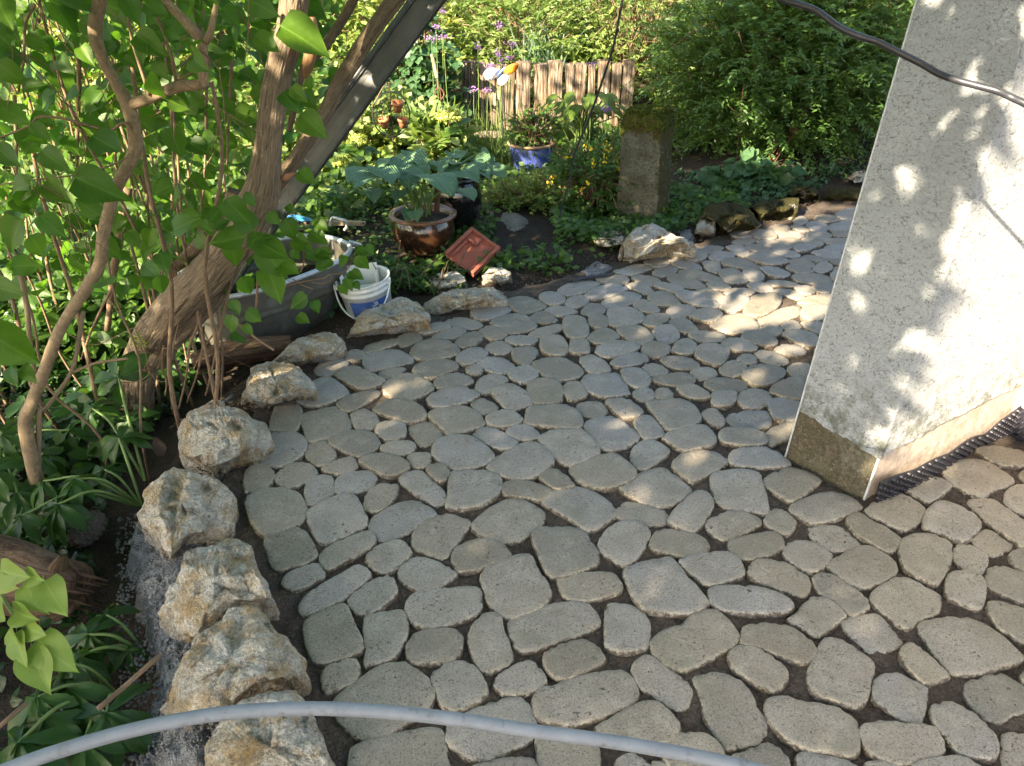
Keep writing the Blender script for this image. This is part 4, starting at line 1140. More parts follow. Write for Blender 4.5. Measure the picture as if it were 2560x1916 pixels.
patch('gravel_patch', [G(*CK(x, y))[:2] for x, y in ((760, 490), (830, 440), (930, 440), (960, 520), (900, 560), (800, 530))], lambda x, y: 0.002 + 0 * x, 0.012, MAT['mortar'], 'structure', 0.05, 0.03, 0.012, 50)

# ------------------------------------------------------------------ limestone border
def rock(label, pts, h, seed, mat='rock', zb=-0.01, n=44, rough=1.0, group='limestone rocks edging the paving'):
    P = resample(np.array(pts, float), n)
    if np.sum((np.roll(P[:, 0], -1) - P[:, 0]) * (np.roll(P[:, 1], -1) + P[:, 1])) < 0:
        P = P[::-1]
    c = P.mean(0)
    P = c + (P - c) * 1.05
    vmin, vmax = P[:, 1].min(), P[:, 1].max()
    nr = np.random.RandomState(seed)
    t = (vmax - P[:, 1]) / (vmax - vmin)
    prof = np.array([noise.noise(Vector((math.cos(a) * 1.3 + seed * 3.1, math.sin(a) * 1.3, seed))) for a in np.arange(n) * 2 * math.pi / n])
    z0 = zb + h * (0.12 + 0.78 * smooth(0.05, 0.62, t)) * (1 + 0.25 * prof)
    ring = [np.array([G(p[0], p[1], z) for p, z in zip(P, z0)])]
    cen2 = ring[0][:, :2].mean(0)
    for f, a, b in ((0.90, 0.50, 0.48), (0.62, 0.78, 0.22), (0.30, 0.94, 0.06)):
        Q = c + (P - c) * f
        jz = nr.uniform(-0.16, 0.16, n // 4 + 1)
        z = zb + h * (a + b * smooth(0.0, 0.55, t)) + h * np.interp(np.arange(n), np.arange(0, n + 4, 4)[:len(jz)], jz)
        ring.append(np.array([G(q[0], q[1], zz) for q, zz in zip(Q, z)]))
    out = ring[0].copy()
    dv = out[:, :2] - cen2
    out[:, :2] = cen2 + dv * (1.03 + 0.02 * prof[:, None])
    out[:, 2] = np.minimum(ring[0][:, 2] - 0.02, zb - 0.03)
    mid = ring[0].copy()
    mid[:, :2] = cen2 + dv * (1.045 + 0.03 * np.roll(prof, 3)[:, None])
    mid[:, 2] = 0.5 * (ring[0][:, 2] + out[:, 2])
    deep = out.copy()
    deep[:, 2] = zb - 0.12
    rings = [deep, out, mid] + ring
    bm = bmesh.new()
    vs = [[bm.verts.new(tuple(p)) for p in r] for r in rings]
    for a, b in zip(vs[:-1], vs[1:]):
        for j in range(n):
            bm.faces.new((a[j], a[(j + 1) % n], b[(j + 1) % n], b[j]))
    cp = bm.verts.new(tuple(np.append(rings[-1][:, :2].mean(0), rings[-1][:, 2].mean() + 0.01 * h)))
    for j in range(n):
        bm.faces.new((vs[-1][j], vs[-1][(j + 1) % n], cp))
    bmesh.ops.recalc_face_normals(bm, faces=bm.faces)
    bmesh.ops.subdivide_edges(bm, edges=bm.edges, cuts=3, use_grid_fill=True, smooth=0.0)
    size = float(np.linalg.norm(ring[0].max(0) - ring[0].min(0)))
    off = Vector((seed * 1.7, seed * 0.9, seed * 2.3))
    bm.normal_update()
    for v in bm.verts:
        if v.co.z > zb - 0.05:
            v.co += v.normal * (0.016 * size * rough * fbm(v.co + off, 3, 3.2 / size))
    # planes broken off at angles
    co = np.array([v.co[:] for v in bm.verts])
    cc = np.array([cen2[0], cen2[1], zb + 0.25 * h])
    nrm = nr.normal(0, 1, (26, 3))
    nrm[:, 2] = np.abs(nrm[:, 2]) * 0.9 - 0.10
    nrm /= np.linalg.norm(nrm, axis=1)[:, None]
    for q in nrm:
        dd = (co - cc) @ q
        lim = dd.max() * (1 - (nr.uniform(0.04, 0.24) if q[2] > 0.5 else 0.0) * rough)
        ex = np.maximum(dd - lim, 0) * 0.92
        co -= ex[:, None] * q[None]
    for v, c3 in zip(bm.verts, co):
        v.co = c3
    bm.normal_update()
    for v in bm.verts:
        if v.co.z > zb - 0.05:
            q = v.co + off
            rid = 1 - abs(noise.noise(q * (4.2 / size))) * 2
            v.co += v.normal * (0.012 * size * rough * fbm(q, 4, 9 / size) - 0.020 * size * rough * max(0, rid - 0.72) / 0.28 + 0.0045 * fbm(q, 3, 48))
    bm.normal_update()
    o = part_bm('rock', bm, MAT[mat], None, False)
    me = o.data
    # bring the origin to the foot of the rock
    loc = Vector((cen2[0], cen2[1], zb))
    me.transform(Matrix.Translation(-loc))
    o.location = loc
    tag(o, label, 'rock', group)
    return o

def px(cr, s):
    return [cr(*map(float, q.split())) for q in s.split(',')]

rock('large pale limestone rock under the grey conduit, nearest of the border', [(550, 1787), (610, 1728), (680, 1687), (707, 1694), (740, 1728), (766, 1757), (778, 1790), (800, 1850), (835, 1916), (850, 1975), (700, 2010), (530, 1980), (512, 1870), (520, 1830)], 0.12, 1)
rock('broad split limestone rock with grey mortar in its lower hollow', px(CL, '1080 1180,1130 1080,1190 920,1290 800,1380 740,1480 700,1600 550,1680 550,1760 610,1830 730,1960 800,2020 880,1990 1000,1930 1070,1850 1030,1700 1100,1640 1150,1480 1300,1330 1330,1260 1340,1170 1240'), 0.13, 2)
rock('tall wedge of limestone with dark stained right flank beside the mortar', px(CL, '1080 620,1140 430,1300 170,1380 130,1480 20,1560 15,1640 90,1690 270,1810 500,1800 540,1700 550,1600 545,1530 630,1430 710,1290 790,1200 740'), 0.14, 3)
rock('greenish sunlit limestone rock with a mortar foot beside the hellebore stalks', px(CC, '970 780,990 600,1040 480,1130 400,1300 440,1450 510,1580 590,1560 660,1530 790,1450 870,1240 970,1230 1030,1180 1060,1110 1000,1060 900'), 0.13, 4)
rock('craggy ochre limestone rock at the bend of the border below the trunk', px(CC, '1230 150,1260 90,1420 30,1500 0,1600 60,1780 30,1830 100,1850 160,1760 270,1680 380,1500 470,1400 430,1270 370,1240 260'), 0.13, 5)
rock('rock smothered in dark soil between the craggy and the wedge-shaped stones', px(CB, '1680 1340,1730 1170,1780 1120,1950 1130,2060 1150,2160 1220,2130 1320,2000 1390,1840 1420,1720 1390'), 0.10, 6, 'rock_soily')
rock('pointed yellowish rock with a sunlit left slope below the zinc tub', px(CD, '210 1250,290 1180,330 1110,420 1060,500 1010,620 1050,710 1090,700 1130,600 1190,440 1250,330 1270'), 0.09, 7)
rock('long flat-topped ochre rock in front of the white bucket', px(CD, '725 1030,735 960,900 890,1060 820,1170 815,1220 860,1290 920,1270 960,1200 990,1060 1020,900 1050,760 1070'), 0.09, 8)
rock('low pale rock with a soil-covered front, right of the bucket rock', px(CD, '1245 860,1380 790,1560 730,1680 705,1800 740,1850 800,1700 840,1560 870,1390 910,1300 900'), 0.07, 9)
rock('small grey-green rock behind the border below the brown planter', px(CD, '1310 690,1380 640,1450 615,1520 650,1560 700,1480 740,1380 755,1330 740'), 0.055, 10, 'rock_grey')
rock('small grey-green stone at the foot of the red tile', px(CD, '1680 650,1730 600,1800 595,1870 640,1860 690,1800 715,1720 690'), 0.05, 11, 'rock_grey')
rock('orange-brown rock lying low against the zinc tub side', px(CD, '-20 1070,80 1000,180 950,330 935,330 970,280 1010,200 1070,100 1090'), 0.075, 12, 'rock', -0.08)
rock('flat squared stone block left of the pale rock below the stone post', px(CK, '220 545,280 500,390 478,440 490,440 580,330 600,260 595'), 0.06, 13, 'rock_grey', -0.01, 44, 0.5)
rock('large pinkish pale rock at the foot of the mossy stone post', px(CK, '440 580,460 490,540 410,640 445,720 490,830 530,940 555,900 565,800 580,700 630,600 650,500 685,450 660'), 0.14, 14)
rock('small upright brown stone between the pale rock and the mossy boulder', px(CK, '930 510,960 420,1010 380,1070 400,1070 510,1010 525'), 0.075, 15, 'rock_soily', -0.01, 44, 0.6)
rock('mossy boulder with a bare white crest below the big shrub', px(CK, '985 390,1040 280,1100 250,1190 265,1280 300,1330 340,1390 440,1370 465,1300 450,1160 495,1090 440'), 0.13, 16, 'rock_moss')
rock('long low moss-covered stone right of the white-crested boulder', px(CK, '1300 310,1400 275,1540 260,1640 250,1640 300,1560 360,1440 380,1390 400,1340 350'), 0.10, 17, 'rock_moss')
rock('mossy rock with a bare pale left end below the dark gap in the shrub', px(CK, '1570 230,1600 165,1700 190,1780 160,1790 230,1690 270,1620 250'), 0.09, 18, 'rock_moss')
rock('orange-mossed stone beside the white buttress at the far end of the paving', px(CK, '1800 225,1880 190,2030 190,2120 220,2070 270,1900 270'), 0.06, 19, 'rock_moss')
rock('dark slab under the shrub farthest along the border', px(CX3, '1690 1220,1740 1180,1860 1150,1920 1190,1900 1240,1760 1260'), 0.07, 20, 'rock_grey')
# ------------------------------------------------------------------ leaves
def leaf_template(prof, length=1.25, ny=8, nx=4, fold=0.25, curl=0.25, wave=0.03, petiole=0.25, seed=0, pw=0.012):
    """leaf of width 1 lying along +y, face up +z; uv x across, y along"""
    tp = np.array([p[0] for p in prof])
    wp = np.array([p[1] for p in prof])
    ts = np.linspace(0, 1, ny + 1) ** 0.9
    V, UV, F = [], [], []
    ph = seed * 1.7
    for i, t in enumerate(ts):
        w = max(np.interp(t, tp, wp), 0.004)
        for j in range(nx + 1):
            s = -1 + 2 * j / nx
            x = w * s
            z = fold * abs(x) - curl * (t ** 2) * length * 0.6 + wave * math.sin(9 * t + 3 * s + ph) * abs(s) - 0.18 * curl * x * x
            y = t * length * (1 - 0.12 * curl) - (0.16 * max(0, 0.22 - t) / 0.22 * (abs(s) ** 1.5) * (w > 0.1))
            V.append((x, y, z))
            UV.append((0.5 + 0.5 * s * (w / 0.5) * 0.9, t))
    n = nx + 1
    for i in range(ny):
        for j in range(nx):
            F.append((i * n + j, i * n + j + 1, (i + 1) * n + j + 1, (i + 1) * n + j))
    if petiole:
        b = len(V)
        for k in range(4):
            t = k / 3
            y = -petiole * (1 - t)
            z = 0.35 * petiole * (1 - t) ** 2 * -1
            V += [(-pw, y, z), (pw, y, z + 0.002)]
            UV += [(0.48, 0), (0.52, 0)]
        for k in range(3):
            F.append((b + 2 * k, b + 2 * k + 1, b + 2 * k + 3, b + 2 * k + 2))
    return np.array(V), np.array(F), np.array(UV)

P_LILAC = [(0, 0.02), (0.03, 0.22), (0.09, 0.37), (0.18, 0.465), (0.30, 0.50), (0.42, 0.485), (0.55, 0.42), (0.68, 0.31), (0.80, 0.185), (0.90, 0.085), (0.96, 0.03), (1, 0.004)]
P_LANCE = [(0, 0.05), (0.15, 0.35), (0.4, 0.5), (0.7, 0.32), (1, 0.01)]
P_OVAL = [(0, 0.05), (0.12, 0.3), (0.35, 0.48), (0.6, 0.47), (0.85, 0.25), (1, 0.01)]
P_HEART = [(0, 0.05), (0.04, 0.30), (0.12, 0.45), (0.25, 0.50), (0.45, 0.475), (0.63, 0.375), (0.80, 0.22), (0.92, 0.09), (1, 0.01)]
P_OBOV = [(0, 0.04), (0.15, 0.16), (0.4, 0.38), (0.65, 0.5), (0.82, 0.36), (1, 0.02)]
T_LILAC = [leaf_template(P_LILAC, 1.38, 11, 6, f, c, 0.035, 0.26, k) for k, (f, c) in enumerate([(0.28, 0.25), (0.12, 0.7), (0.5, 0.35), (0.25, -0.25)])]
T_LANCE = leaf_template(P_LANCE, 3.0, 3, 2, 0.25, 0.15, 0.0, 0)
T_SMALL = leaf_template(P_OVAL, 1.6, 3, 2, 0.25, 0.3, 0.0, 0)
T_HEART = leaf_template(P_HEART, 1.05, 5, 4, 0.2, 0.4, 0.03, 0)
T_BLADE = leaf_template([(0, 0.5), (0.4, 0.45), (0.8, 0.25), (1, 0.02)], 30.0, 5, 1, 0.0, 0.45, 0, 0)

def frames(D, N, roll=None):
    D = D / (np.linalg.norm(D, axis=1)[:, None] + 1e-9)
    X = np.cross(D, N)
    X /= np.linalg.norm(X, axis=1)[:, None] + 1e-9
    Z = np.cross(X, D)
    return np.stack([X, D, Z], 2)

def scatter(name, tmpl, P, D, N, S, mat, parent=None, kind='stuff', rnd=None):
    V0, F0, U0 = tmpl
    P, D, N, S = [np.asarray(q, float) for q in (P, D, N, S)]
    R = frames(D, N)
    m, n = len(P), len(V0)
    V = np.einsum('mij,nj->mni', R, V0) * S[:, None, None] + P[:, None, :]
    F = (F0[None] + (np.arange(m) * n)[:, None, None]).reshape(-1, F0.shape[1])
    if rnd is None:
        rnd = RS.rand(m)
    org = ORG[parent.name] if parent is not None else np.zeros(3)
    me = mesh_np(name, V.reshape(-1, 3) - org, F, np.tile(U0, (m, 1)), np.repeat(rnd, n))
    return link(name, me, mat, parent, kind)

_leafmesh = {}
def leaf_obj(parent, key, tmpl, p, d, n, size, mat, name='leaf'):
    k = (key, mat.name)
    if k not in _leafmesh:
        V0, F0, U0 = tmpl
        me = mesh_np(name, V0, F0, U0, np.zeros(len(V0)))
        me.materials.append(mat)
        _leafmesh[k] = me
    o = bpy.data.objects.new(name, _leafmesh[k])
    COL.objects.link(o)
    o.parent = parent
    R = frames(np.array([d], float), np.array([n], float))[0]
    M4 = Matrix(((*(R[0] * size), p[0] - ORG[parent.name][0]), (*(R[1] * size), p[1] - ORG[parent.name][1]), (*(R[2] * size), p[2] - ORG[parent.name][2]), (0, 0, 0, 1)))
    o.matrix_local = M4
    return o

def rdir(n, up=0.0, spread=1.0):
    v = RS.normal(0, 1, (n, 3)) * spread
    v[:, 2] += up
    return v / np.linalg.norm(v, axis=1)[:, None]

def sprays(starts, dirs, lens, nleaf, droop, leafsize, jitter=0.35, up=0.4):
    """leafy twigs: leaf positions, directions, normals, sizes"""
    P, D, N, S = [], [], [], []
    for s, d, L in zip(starts, dirs, lens):
        d = d / np.linalg.norm(d)
        k = np.arange(1, nleaf + 1) / nleaf
        pos = s + d * (L * k)[:, None] + np.array([0, 0, -1]) * (droop * L * k * k)[:, None]
        tan = d + np.array([0, 0, -2 * droop]) * k[:, None]
        tan /= np.linalg.norm(tan, axis=1)[:, None]
        side = np.cross(tan, [0, 0, 1.0])
        side /= np.linalg.norm(side, axis=1)[:, None] + 1e-6
        sg = np.where(np.arange(nleaf) % 2 == 0, 1.0, -1.0)[:, None]
        ld = tan * 0.75 + side * sg * 0.75 + RS.normal(0, jitter, (nleaf, 3))
        P.append(pos)
        D.append(ld)
        N.append(np.array([0, 0, 1.0]) * up + RS.normal(0, 0.5, (nleaf, 3)) + np.array([0, -0.25, 0.3]))
        S.append(leafsize * RS.uniform(0.7, 1.25, nleaf) * (1.1 - 0.4 * k))
    return np.vstack(P), np.vstack(D), np.vstack(N), np.concatenate(S)

def stems(name, lines, mat, parent, r=0.004, sides=5, sub=3, kind=None):
    g = Geo()
    for L in lines:
        rr = np.linspace(r, r * 0.45, len(L))
        g.add(*tube(np.array(L), rr, sides, sub, cap=False))
    return g.build(name, mat, parent, True, kind)

def shrub(name, label, cat, c, rad, ntw, nleaf, tl, ls, mat, droop=0.25, tmpl=None, group=None, zmin=0.02, twigs=True, spread=0.9):
    """bush: twigs from inside an ellipsoid out to its uneven surface"""
    tmpl = tmpl or T_LANCE
    c, rad = np.array(c, float), np.array(rad, float)
    t = thing(name, label, cat, (c[0], c[1], ground_z(c[0], c[1])), group)
    st, dr, ln, lines = [], [], [], []
    lump = RS.uniform(0.75, 1.15, 40)
    ld = rdir(40)
    while len(st) < ntw:
        u = rdir(1)[0]
        f = RS.rand() ** 0.45
        k = np.argmax(ld @ u)
        q = c + u * rad * f * 0.9 * lump[k]
        if q[2] < zmin + ground_z(q[0], q[1]):
            continue
        d = u * np.array([1, 1, 0.6]) + np.array([0, 0, 0.55]) + RS.normal(0, 0.35, 3)
        st.append(q)
        dr.append(d)
        ln.append(tl * RS.uniform(0.6, 1.25))
    P, D, N, S = sprays(st, dr, ln, nleaf, droop, ls)
    scatter('crown', tmpl, P, D, N, S, mat, t)
    if twigs:
        base = np.array([c[0], c[1], float(ground_z(c[0], c[1]))])
        for k in range(0, len(st), max(1, len(st) // 90)):
            q = st[k]
            b = base + np.array([RS.normal(0, rad[0] * 0.12), RS.normal(0, rad[1] * 0.12), -0.02])
            m = b * 0.45 + q * 0.55 + RS.normal(0, 0.04, 3)
            lines.append([b, m, q, q + dr[k] / np.linalg.norm(dr[k]) * ln[k] * 0.8])
        stems('stem', lines, MAT['twig'], t, 0.007, 4, 2)
    return t

# ------------------------------------------------------------------ lilac trees
VIEW = np.array([0, -CP, SP])

def pxpath(cr, pts, Y, Y2=None):
    n = len(pts)
    Ys = np.linspace(Y, Y2 if Y2 else Y, n)
    return np.array([PY(*cr(*p), yy) for p, yy in zip(pts, Ys)])

def wpx(w, Y, v=500):
    """world width of w photo pixels at depth Y"""
    d = ray(1280, v)
    return w * (Y / d[1]) / FPX

big_base = G(330, 965, -0.12)
lilac_big = thing('lilac_tree', 'thick leaning lilac trunk with furrowed peeling bark beside the zinc tub', 'tree', tuple(big_base))
trunk_px = [(318, 985), (348, 917), (409, 800), (507, 700), (575, 620), (618, 560), (655, 480), (668, 395), (680, 290), (697, 181), (722, 90), (735, 0), (742, -90), (760, -300), (800, -520)]
trunk_Y = np.interp(np.arange(len(trunk_px)), [0, 1, 3, 5, 7, 14], [2.60, 2.56, 2.38, 2.34, 2.36, 2.45])
tp = np.array([PY(u, v, y) for (u, v), y in zip(trunk_px, trunk_Y)])
tp[0, 2] = min(tp[0, 2], -0.16)
tw = 0.86 * np.array([104, 98, 104, 112, 106, 112, 100, 78, 72, 72, 80, 84, 86, 80, 60]) * 0.5
tr = np.array([wpx(w, y, v) for w, y, (u, v) in zip(tw, trunk_Y, trunk_px)])
Geo().add(*tube(tp, tr, 110, 16, 0.16, 3, ridge=0.075, rfreq=10, twist=1.6)).build('trunk', MAT['bark'], lilac_big)
# second leg of the trunk, and the limb that forks off to the right
leg = [(392, 905), (424, 850), (480, 790), (540, 725), (575, 650)]
Geo().add(*tube(np.array([PY(u, v, 2.50) for u, v in leg]), [wpx(w, 2.5) for w in (30, 31, 32, 32, 30)], 48, 12, 0.15, 9, ridge=0.12, rfreq=5)).build('trunk', MAT['bark'], lilac_big)
leg = [(440, 668), (500, 610), (560, 545), (590, 480)]
Geo().add(*tube(np.array([PY(u, v, 2.56) for u, v in leg]), [wpx(w, 2.56) for w in (15, 18, 20, 20)], 10, 6, 0.12, 5)).build('limb', MAT['bark_limb'], lilac_big)
limb = [(672, 485), (705, 445), (753, 375), (790, 318), (822, 266), (853, 202), (925, 87), (987, 0), (1120, -190)]
Geo().add(*tube(pxpath(lambda a, b: (a, b), limb, 2.42, 2.75), [wpx(w * 0.5, 2.6) for w in (33, 32, 31, 32, 34, 36, 37, 38, 36)], 44, 12, 0.12, 12, ridge=0.07, rfreq=4)).build('limb', MAT['bark_limb'], lilac_big)
limb = [(722, 330), (742, 240), (760, 170), (808, 120), (850, 60), (905, -40), (960, -160)]
Geo().add(*tube(pxpath(lambda a, b: (a, b), limb, 2.6, 2.8), [wpx(w * 0.5, 2.7) for w in (13, 16, 18, 22, 21, 20, 18)], 10, 5, 0.1, 14)).build('limb', MAT['bark_limb'], lilac_big)
# strip of torn bark hanging from the trunk
V, F, UV = tube(pxpath(CA, [(2140, 120), (2155, 250), (2130, 400), (2100, 540)], 2.36), [wpx(12, 2.36), wpx(16, 2.36), wpx(15, 2.36), wpx(5, 2.36)], 7, 6, 0.5, 4)
Geo().add(V, F, UV).build('torn_bark', m_bark('torn_bark', (0.34, 0.19, 0.09), (0.46, 0.29, 0.15), (0.16, 0.08, 0.04), 8, 6, 0.8, 0.006), lilac_big)
V, F, UV = tube(pxpath(CA, [(1930, 1240), (1975, 1225), (2030, 1195)], 2.36), [wpx(2, 2.3), wpx(9, 2.3), wpx(3, 2.3)], 7, 4, 0.3, 4)
Geo().add(V, F, UV).build('bark_scar', m_bark('bark_scar', (0.42, 0.20, 0.12), (0.5, 0.28, 0.17), (0.25, 0.12, 0.07), 8, 6, 0.5, 0.004), lilac_big)
# moss tufts on the trunk
mp = []
for (x, y) in ((935, 985), (945, 1010), (930, 965), (990, 975), (1000, 1000), (955, 940), (1250, 560), (1290, 530)):
    q = PY(*CB(x, y), 2.40)
    for _ in range(14):
        mp.append(q + RS.normal(0, 0.008, 3))
mp = np.array(mp)
scatter('moss', T_SMALL, mp, rdir(len(mp)), rdir(len(mp)), np.full(len(mp), 0.007), MAT['lime'], lilac_big)

slim_base = G(70, 1130, -0.13)
lilac_slim = thing('lilac_tree', 'slim S-curved lilac stem with smooth mottled bark, forked half way up', 'tree', tuple(slim_base))
sp = [CA(690, -240), CA(690, 0), CA(655, 200), CA(690, 360), CA(790, 560), CA(865, 690), CA(905, 800), CA(925, 900), CA(935, 1020), CA(880, 1150), CA(800, 1300), CA(745, 1480), CA(710, 1640), CB(690, 430), CB(590, 620), CB(470, 800), CB(390, 950), CB(300, 1200), CB(220, 1400), CB(180, 1600), CC(170, 420)]
SY = 1.98
spw = np.array([27, 29, 30, 27, 26, 31, 33, 32, 33, 30, 30, 29, 30, 30, 31, 31, 31, 33, 34, 40, 44]) * 0.5
sP = np.array([PY(u, v, SY) for u, v in sp])
sP[-1, 2] = -0.15
sP = np.vstack([sP, sP[-1] + np.array([-0.01, 0.0, -0.16])])
spw = np.append(spw, 34)
Geo().add(*tube(sP, [wpx(w, SY) for w in spw], 14, 5, 0.10, 2)).build('trunk', MAT['bark_stem'], lilac_slim)
br = [CA(880, 730), CA(980, 700), CA(1100, 650), CA(1230, 600), CA(1330, 590), CA(1400, 585)]
Geo().add(*tube(pxpath(lambda a, b: (a, b), br, SY, 1.93), [wpx(w, 1.95) for w in (12, 13, 12, 13, 12, 12)], 10, 5, 0.15, 6)).build('branch', MAT['bark_stem'], lilac_slim)
br = [CA(1410, 600), CA(1400, 480), CA(1400, 340), CA(1390, 280), CA(1300, 170), CA(1200, 70), CA(1130, -20), CA(1040, -160)]
Geo().add(*tube(pxpath(lambda a, b: (a, b), br, 1.93, 1.95), [wpx(w, 1.95) for w in (10, 11, 11, 13, 11, 10, 10, 9)], 10, 5, 0.12, 7)).build('branch', MAT['bark_stem'], lilac_slim)
br = [CA(1420, 290), CA(1450, 230), CA(1480, 90), CA(1510, -60)]
Geo().add(*tube(pxpath(lambda a, b: (a, b), br, 1.93), [wpx(w, 1.95) for w in (8, 8, 6, 5)], 8, 5, 0.1, 8)).build('branch', MAT['bark_stem'], lilac_slim)
for pts, w in (([(910, 890), (850, 850), (760, 900), (620, 870), (440, 820), (270, 808), (200, 870), (0, 950), (-120, 990)], 3.4), ([(900, 1065), (820, 1120), (650, 1180), (480, 1215), (250, 1240), (0, 1275)], 2.4), ([(1030, 660), (1000, 560), (940, 380), (905, 250), (880, 80), (890, -60)], 3.6), ([(1215, 560), (1180, 380), (1120, 200), (1070, 90), (1090, -40)], 3.2), ([(1040, 640), (1200, 570), (1370, 480), (1450, 440)], 3.0)):
    Geo().add(*tube(pxpath(CA, pts, SY - 0.03), [wpx(w * (1.2 - 0.6 * i / len(pts)), SY) for i in range(len(pts))], 6, 4, 0.1, 3)).build('twig', MAT['twig'], lilac_slim)
for pts, w in (([(270, 60), (268, 250), (262, 420), (245, 540)], 8),):
    Geo().add(*tube(pxpath(CC, pts, SY + 0.02), [wpx(w, SY)] * len(pts), 8, 4, 0.1, 3)).build('root_stem', MAT['bark_stem'], lilac_slim)
for pts, w in (([(110, 380), (180, 700), (210, 1000), (245, 1230)], 7), ([(285, 1480), (400, 1330), (490, 1190), (530, 1050), (575, 770)], 6), ([(500, 1190), (650, 1130), (760, 1110), (880, 1095)], 4)):
    Geo().add(*tube(pxpath(CB, pts, SY + 0.04), [wpx(w, SY)] * len(pts), 7, 4, 0.1, 3)).build('branch', MAT['bark_stem'], lilac_slim)

# traced leaves: crop, base, tip, width in crop pixels, depth
KEY = []
def K(cr, s, lst, Y, parent, mat):
    for q in lst.split('/'):
        x0, y0, x1, y1, w = map(float, q.split())
        KEY.append((cr(x0, y0), cr(x1, y1), w / s, Y, parent, mat))
K(CA, 2.76, '1935 180 2290 370 255', 1.75, lilac_big, 'lilac')
K(CA, 2.76, '1760 240 1945 375 105/1690 -10 1975 110 120/1530 60 1680 195 110/1170 880 1255 1095 150/1490 950 1335 1040 110/975 785 1060 945 85/1310 990 1480 1070 110/1560 1370 1750 1590 120/2075 790 2230 930 170/1940 640 2090 760 80/1290 560 1410 700 90/1520 1440 1430 1560 90/2060 1180 2190 1290 90/1680 1350 1810 1420 60/1840 1480 1940 1560 80/2010 600 2130 720 80', 2.05, lilac_big, 'lilac')
K(CA, 2.76, '640 940 880 1080 130/520 1225 905 1395 140/290 1040 490 1195 140/95 1370 245 1490 130/690 1490 500 1365 110/1370 1480 1180 1590 95/-10 740 250 850 140/880 -10 965 190 110/940 240 1170 400 75/1070 420 1150 570 70/1000 30 1190 140 75/1130 205 1275 265 70/20 40 220 70 80/60 120 130 330 110/-20 430 130 560 150/180 250 350 320 80/850 405 960 470 70/160 620 330 560 80/560 320 650 470 90/220 850 330 960 110/310 1260 500 1420 120/-30 1010 140 1150 150/1000 300 960 470 60', 1.85, lilac_slim, 'lilac')
K(CA, 2.76, '150 1510 60 1690 215/275 1490 480 1660 110', 1.5, lilac_slim, 'lilac')
K(CB, 2.76, '205 250 360 430 140/545 430 555 570 120/1195 210 1380 105 100', 1.55, lilac_slim, 'lilac')
K(CB, 2.76, '-70 590 160 650 190/-140 880 325 1190 260/70 1150 105 1310 70/150 1150 220 1270 80', 1.25, lilac_slim, 'lilac')
K(CB, 2.76, '1420 130 1445 285 95/1695 250 1445 320 95/1745 215 1570 5 125/1765 280 2015 435 140/1800 330 2010 575 110/1840 460 1955 715 85/1600 295 1625 510 70/1660 530 1755 680 85/1605 795 1590 935 115/1695 770 1830 850 110/1680 860 1755 945 80/1600 690 1660 800 80/1940 440 2085 525 95/1860 90 1945 165 70/1480 190 1600 130 70/1700 300 1860 210 60', 2.12, lilac_big, 'lilac')
K(CT, 4.6, '690 220 880 510 95/800 450 925 660 90/990 360 1215 530 100/840 430 990 500 70/920 520 1055 610 70/1050 620 1275 655 60/935 600 1135 710 80/1060 730 1225 820 75/1400 640 1330 800 100/1520 650 1695 845 110/1520 560 1690 650 90/1640 520 1745 655 80/1460 820 1625 925 60/1340 970 1425 1135 110/1035 210 1215 370 70/770 570 915 710 70/730 60 830 190 70/1420 840 1525 935 50/1495 940 1580 1055 45/1250 690 1100 790 60/1110 590 1260 610 40/1400 890 1490 1080 60', 2.75, lilac_big, 'lilac')
K(CB, 2.76, '2120 660 2010 760 70/2160 690 2208 800 60/2050 800 2150 860 60', 2.9, lilac_big, 'lilac')
for (b, t, w, Y, par, mat) in KEY:
    a, e = PY(*b, Y), PY(*t, Y + RS.uniform(-0.04, 0.02))
    d = e - a
    L = np.linalg.norm(d)
    W = wpx(w, Y)
    k = RS.randint(0, 4)
    n = VIEW * 1.0 + np.array([RS.uniform(-0.35, 0.35), RS.uniform(-0.2, 0.2), RS.uniform(-0.1, 0.45)])
    leaf_obj(par, 'lilac%d' % k, T_LILAC[k], a, d, n, max(W, L / 1.5), MAT[mat])
for b, pts in ((2.14, [(1690, 180), (1730, 260), (1770, 290), (1840, 340)]), (2.18, [(1600, 430), (1720, 330), (1770, 285)]), (2.18, [(1590, 800), (1640, 850), (1760, 950), (1890, 1035)]), (2.18, [(1780, 490), (1775, 640), (1770, 740)])):
    Geo().add(*tube(pxpath(CB, pts, b), [0.004] * len(pts), 5, 4, cap=False)).build('twig', MAT['twig'], lilac_big)
for pts in ([(640, 230), (760, 330), (900, 560), (920, 720), (880, 830)], [(790, 350), (930, 340), (960, 320)], [(700, 1000), (880, 950), (1150, 900), (1210, 860), (1400, 820), (1530, 560)], [(790, 910), (900, 980), (1020, 1025)], [(1010, 950), (1140, 965), (1240, 910), (1200, 860)]):
    Geo().add(*tube(pxpath(CT, pts, 2.78), [0.003] * len(pts), 5, 4, cap=False)).build('twig', MAT['twig'], lilac_big)

# the rest of the two crowns
def random_leaves(n, ub, vb, yb, size, ok=None):
    out = []
    while len(out) < n:
        u, v, Y = RS.uniform(*ub), RS.uniform(*vb), RS.uniform(*yb)
        p = PY(u, v, Y)
        if p[2] < 0.12 or (ok and not ok(u, v, Y, p)):
            continue
        out.append(p)
    P = np.array(out)
    m = len(P)
    D = rdir(m) * np.array([1, 0.8, 0.5]) + np.array([0.1, -0.25, -0.45])
    N = rdir(m) * 0.5 + np.array([-0.15, -0.45, 0.65])
    S = size * RS.uniform(0.65, 1.25, m)
    return P, D, N, S

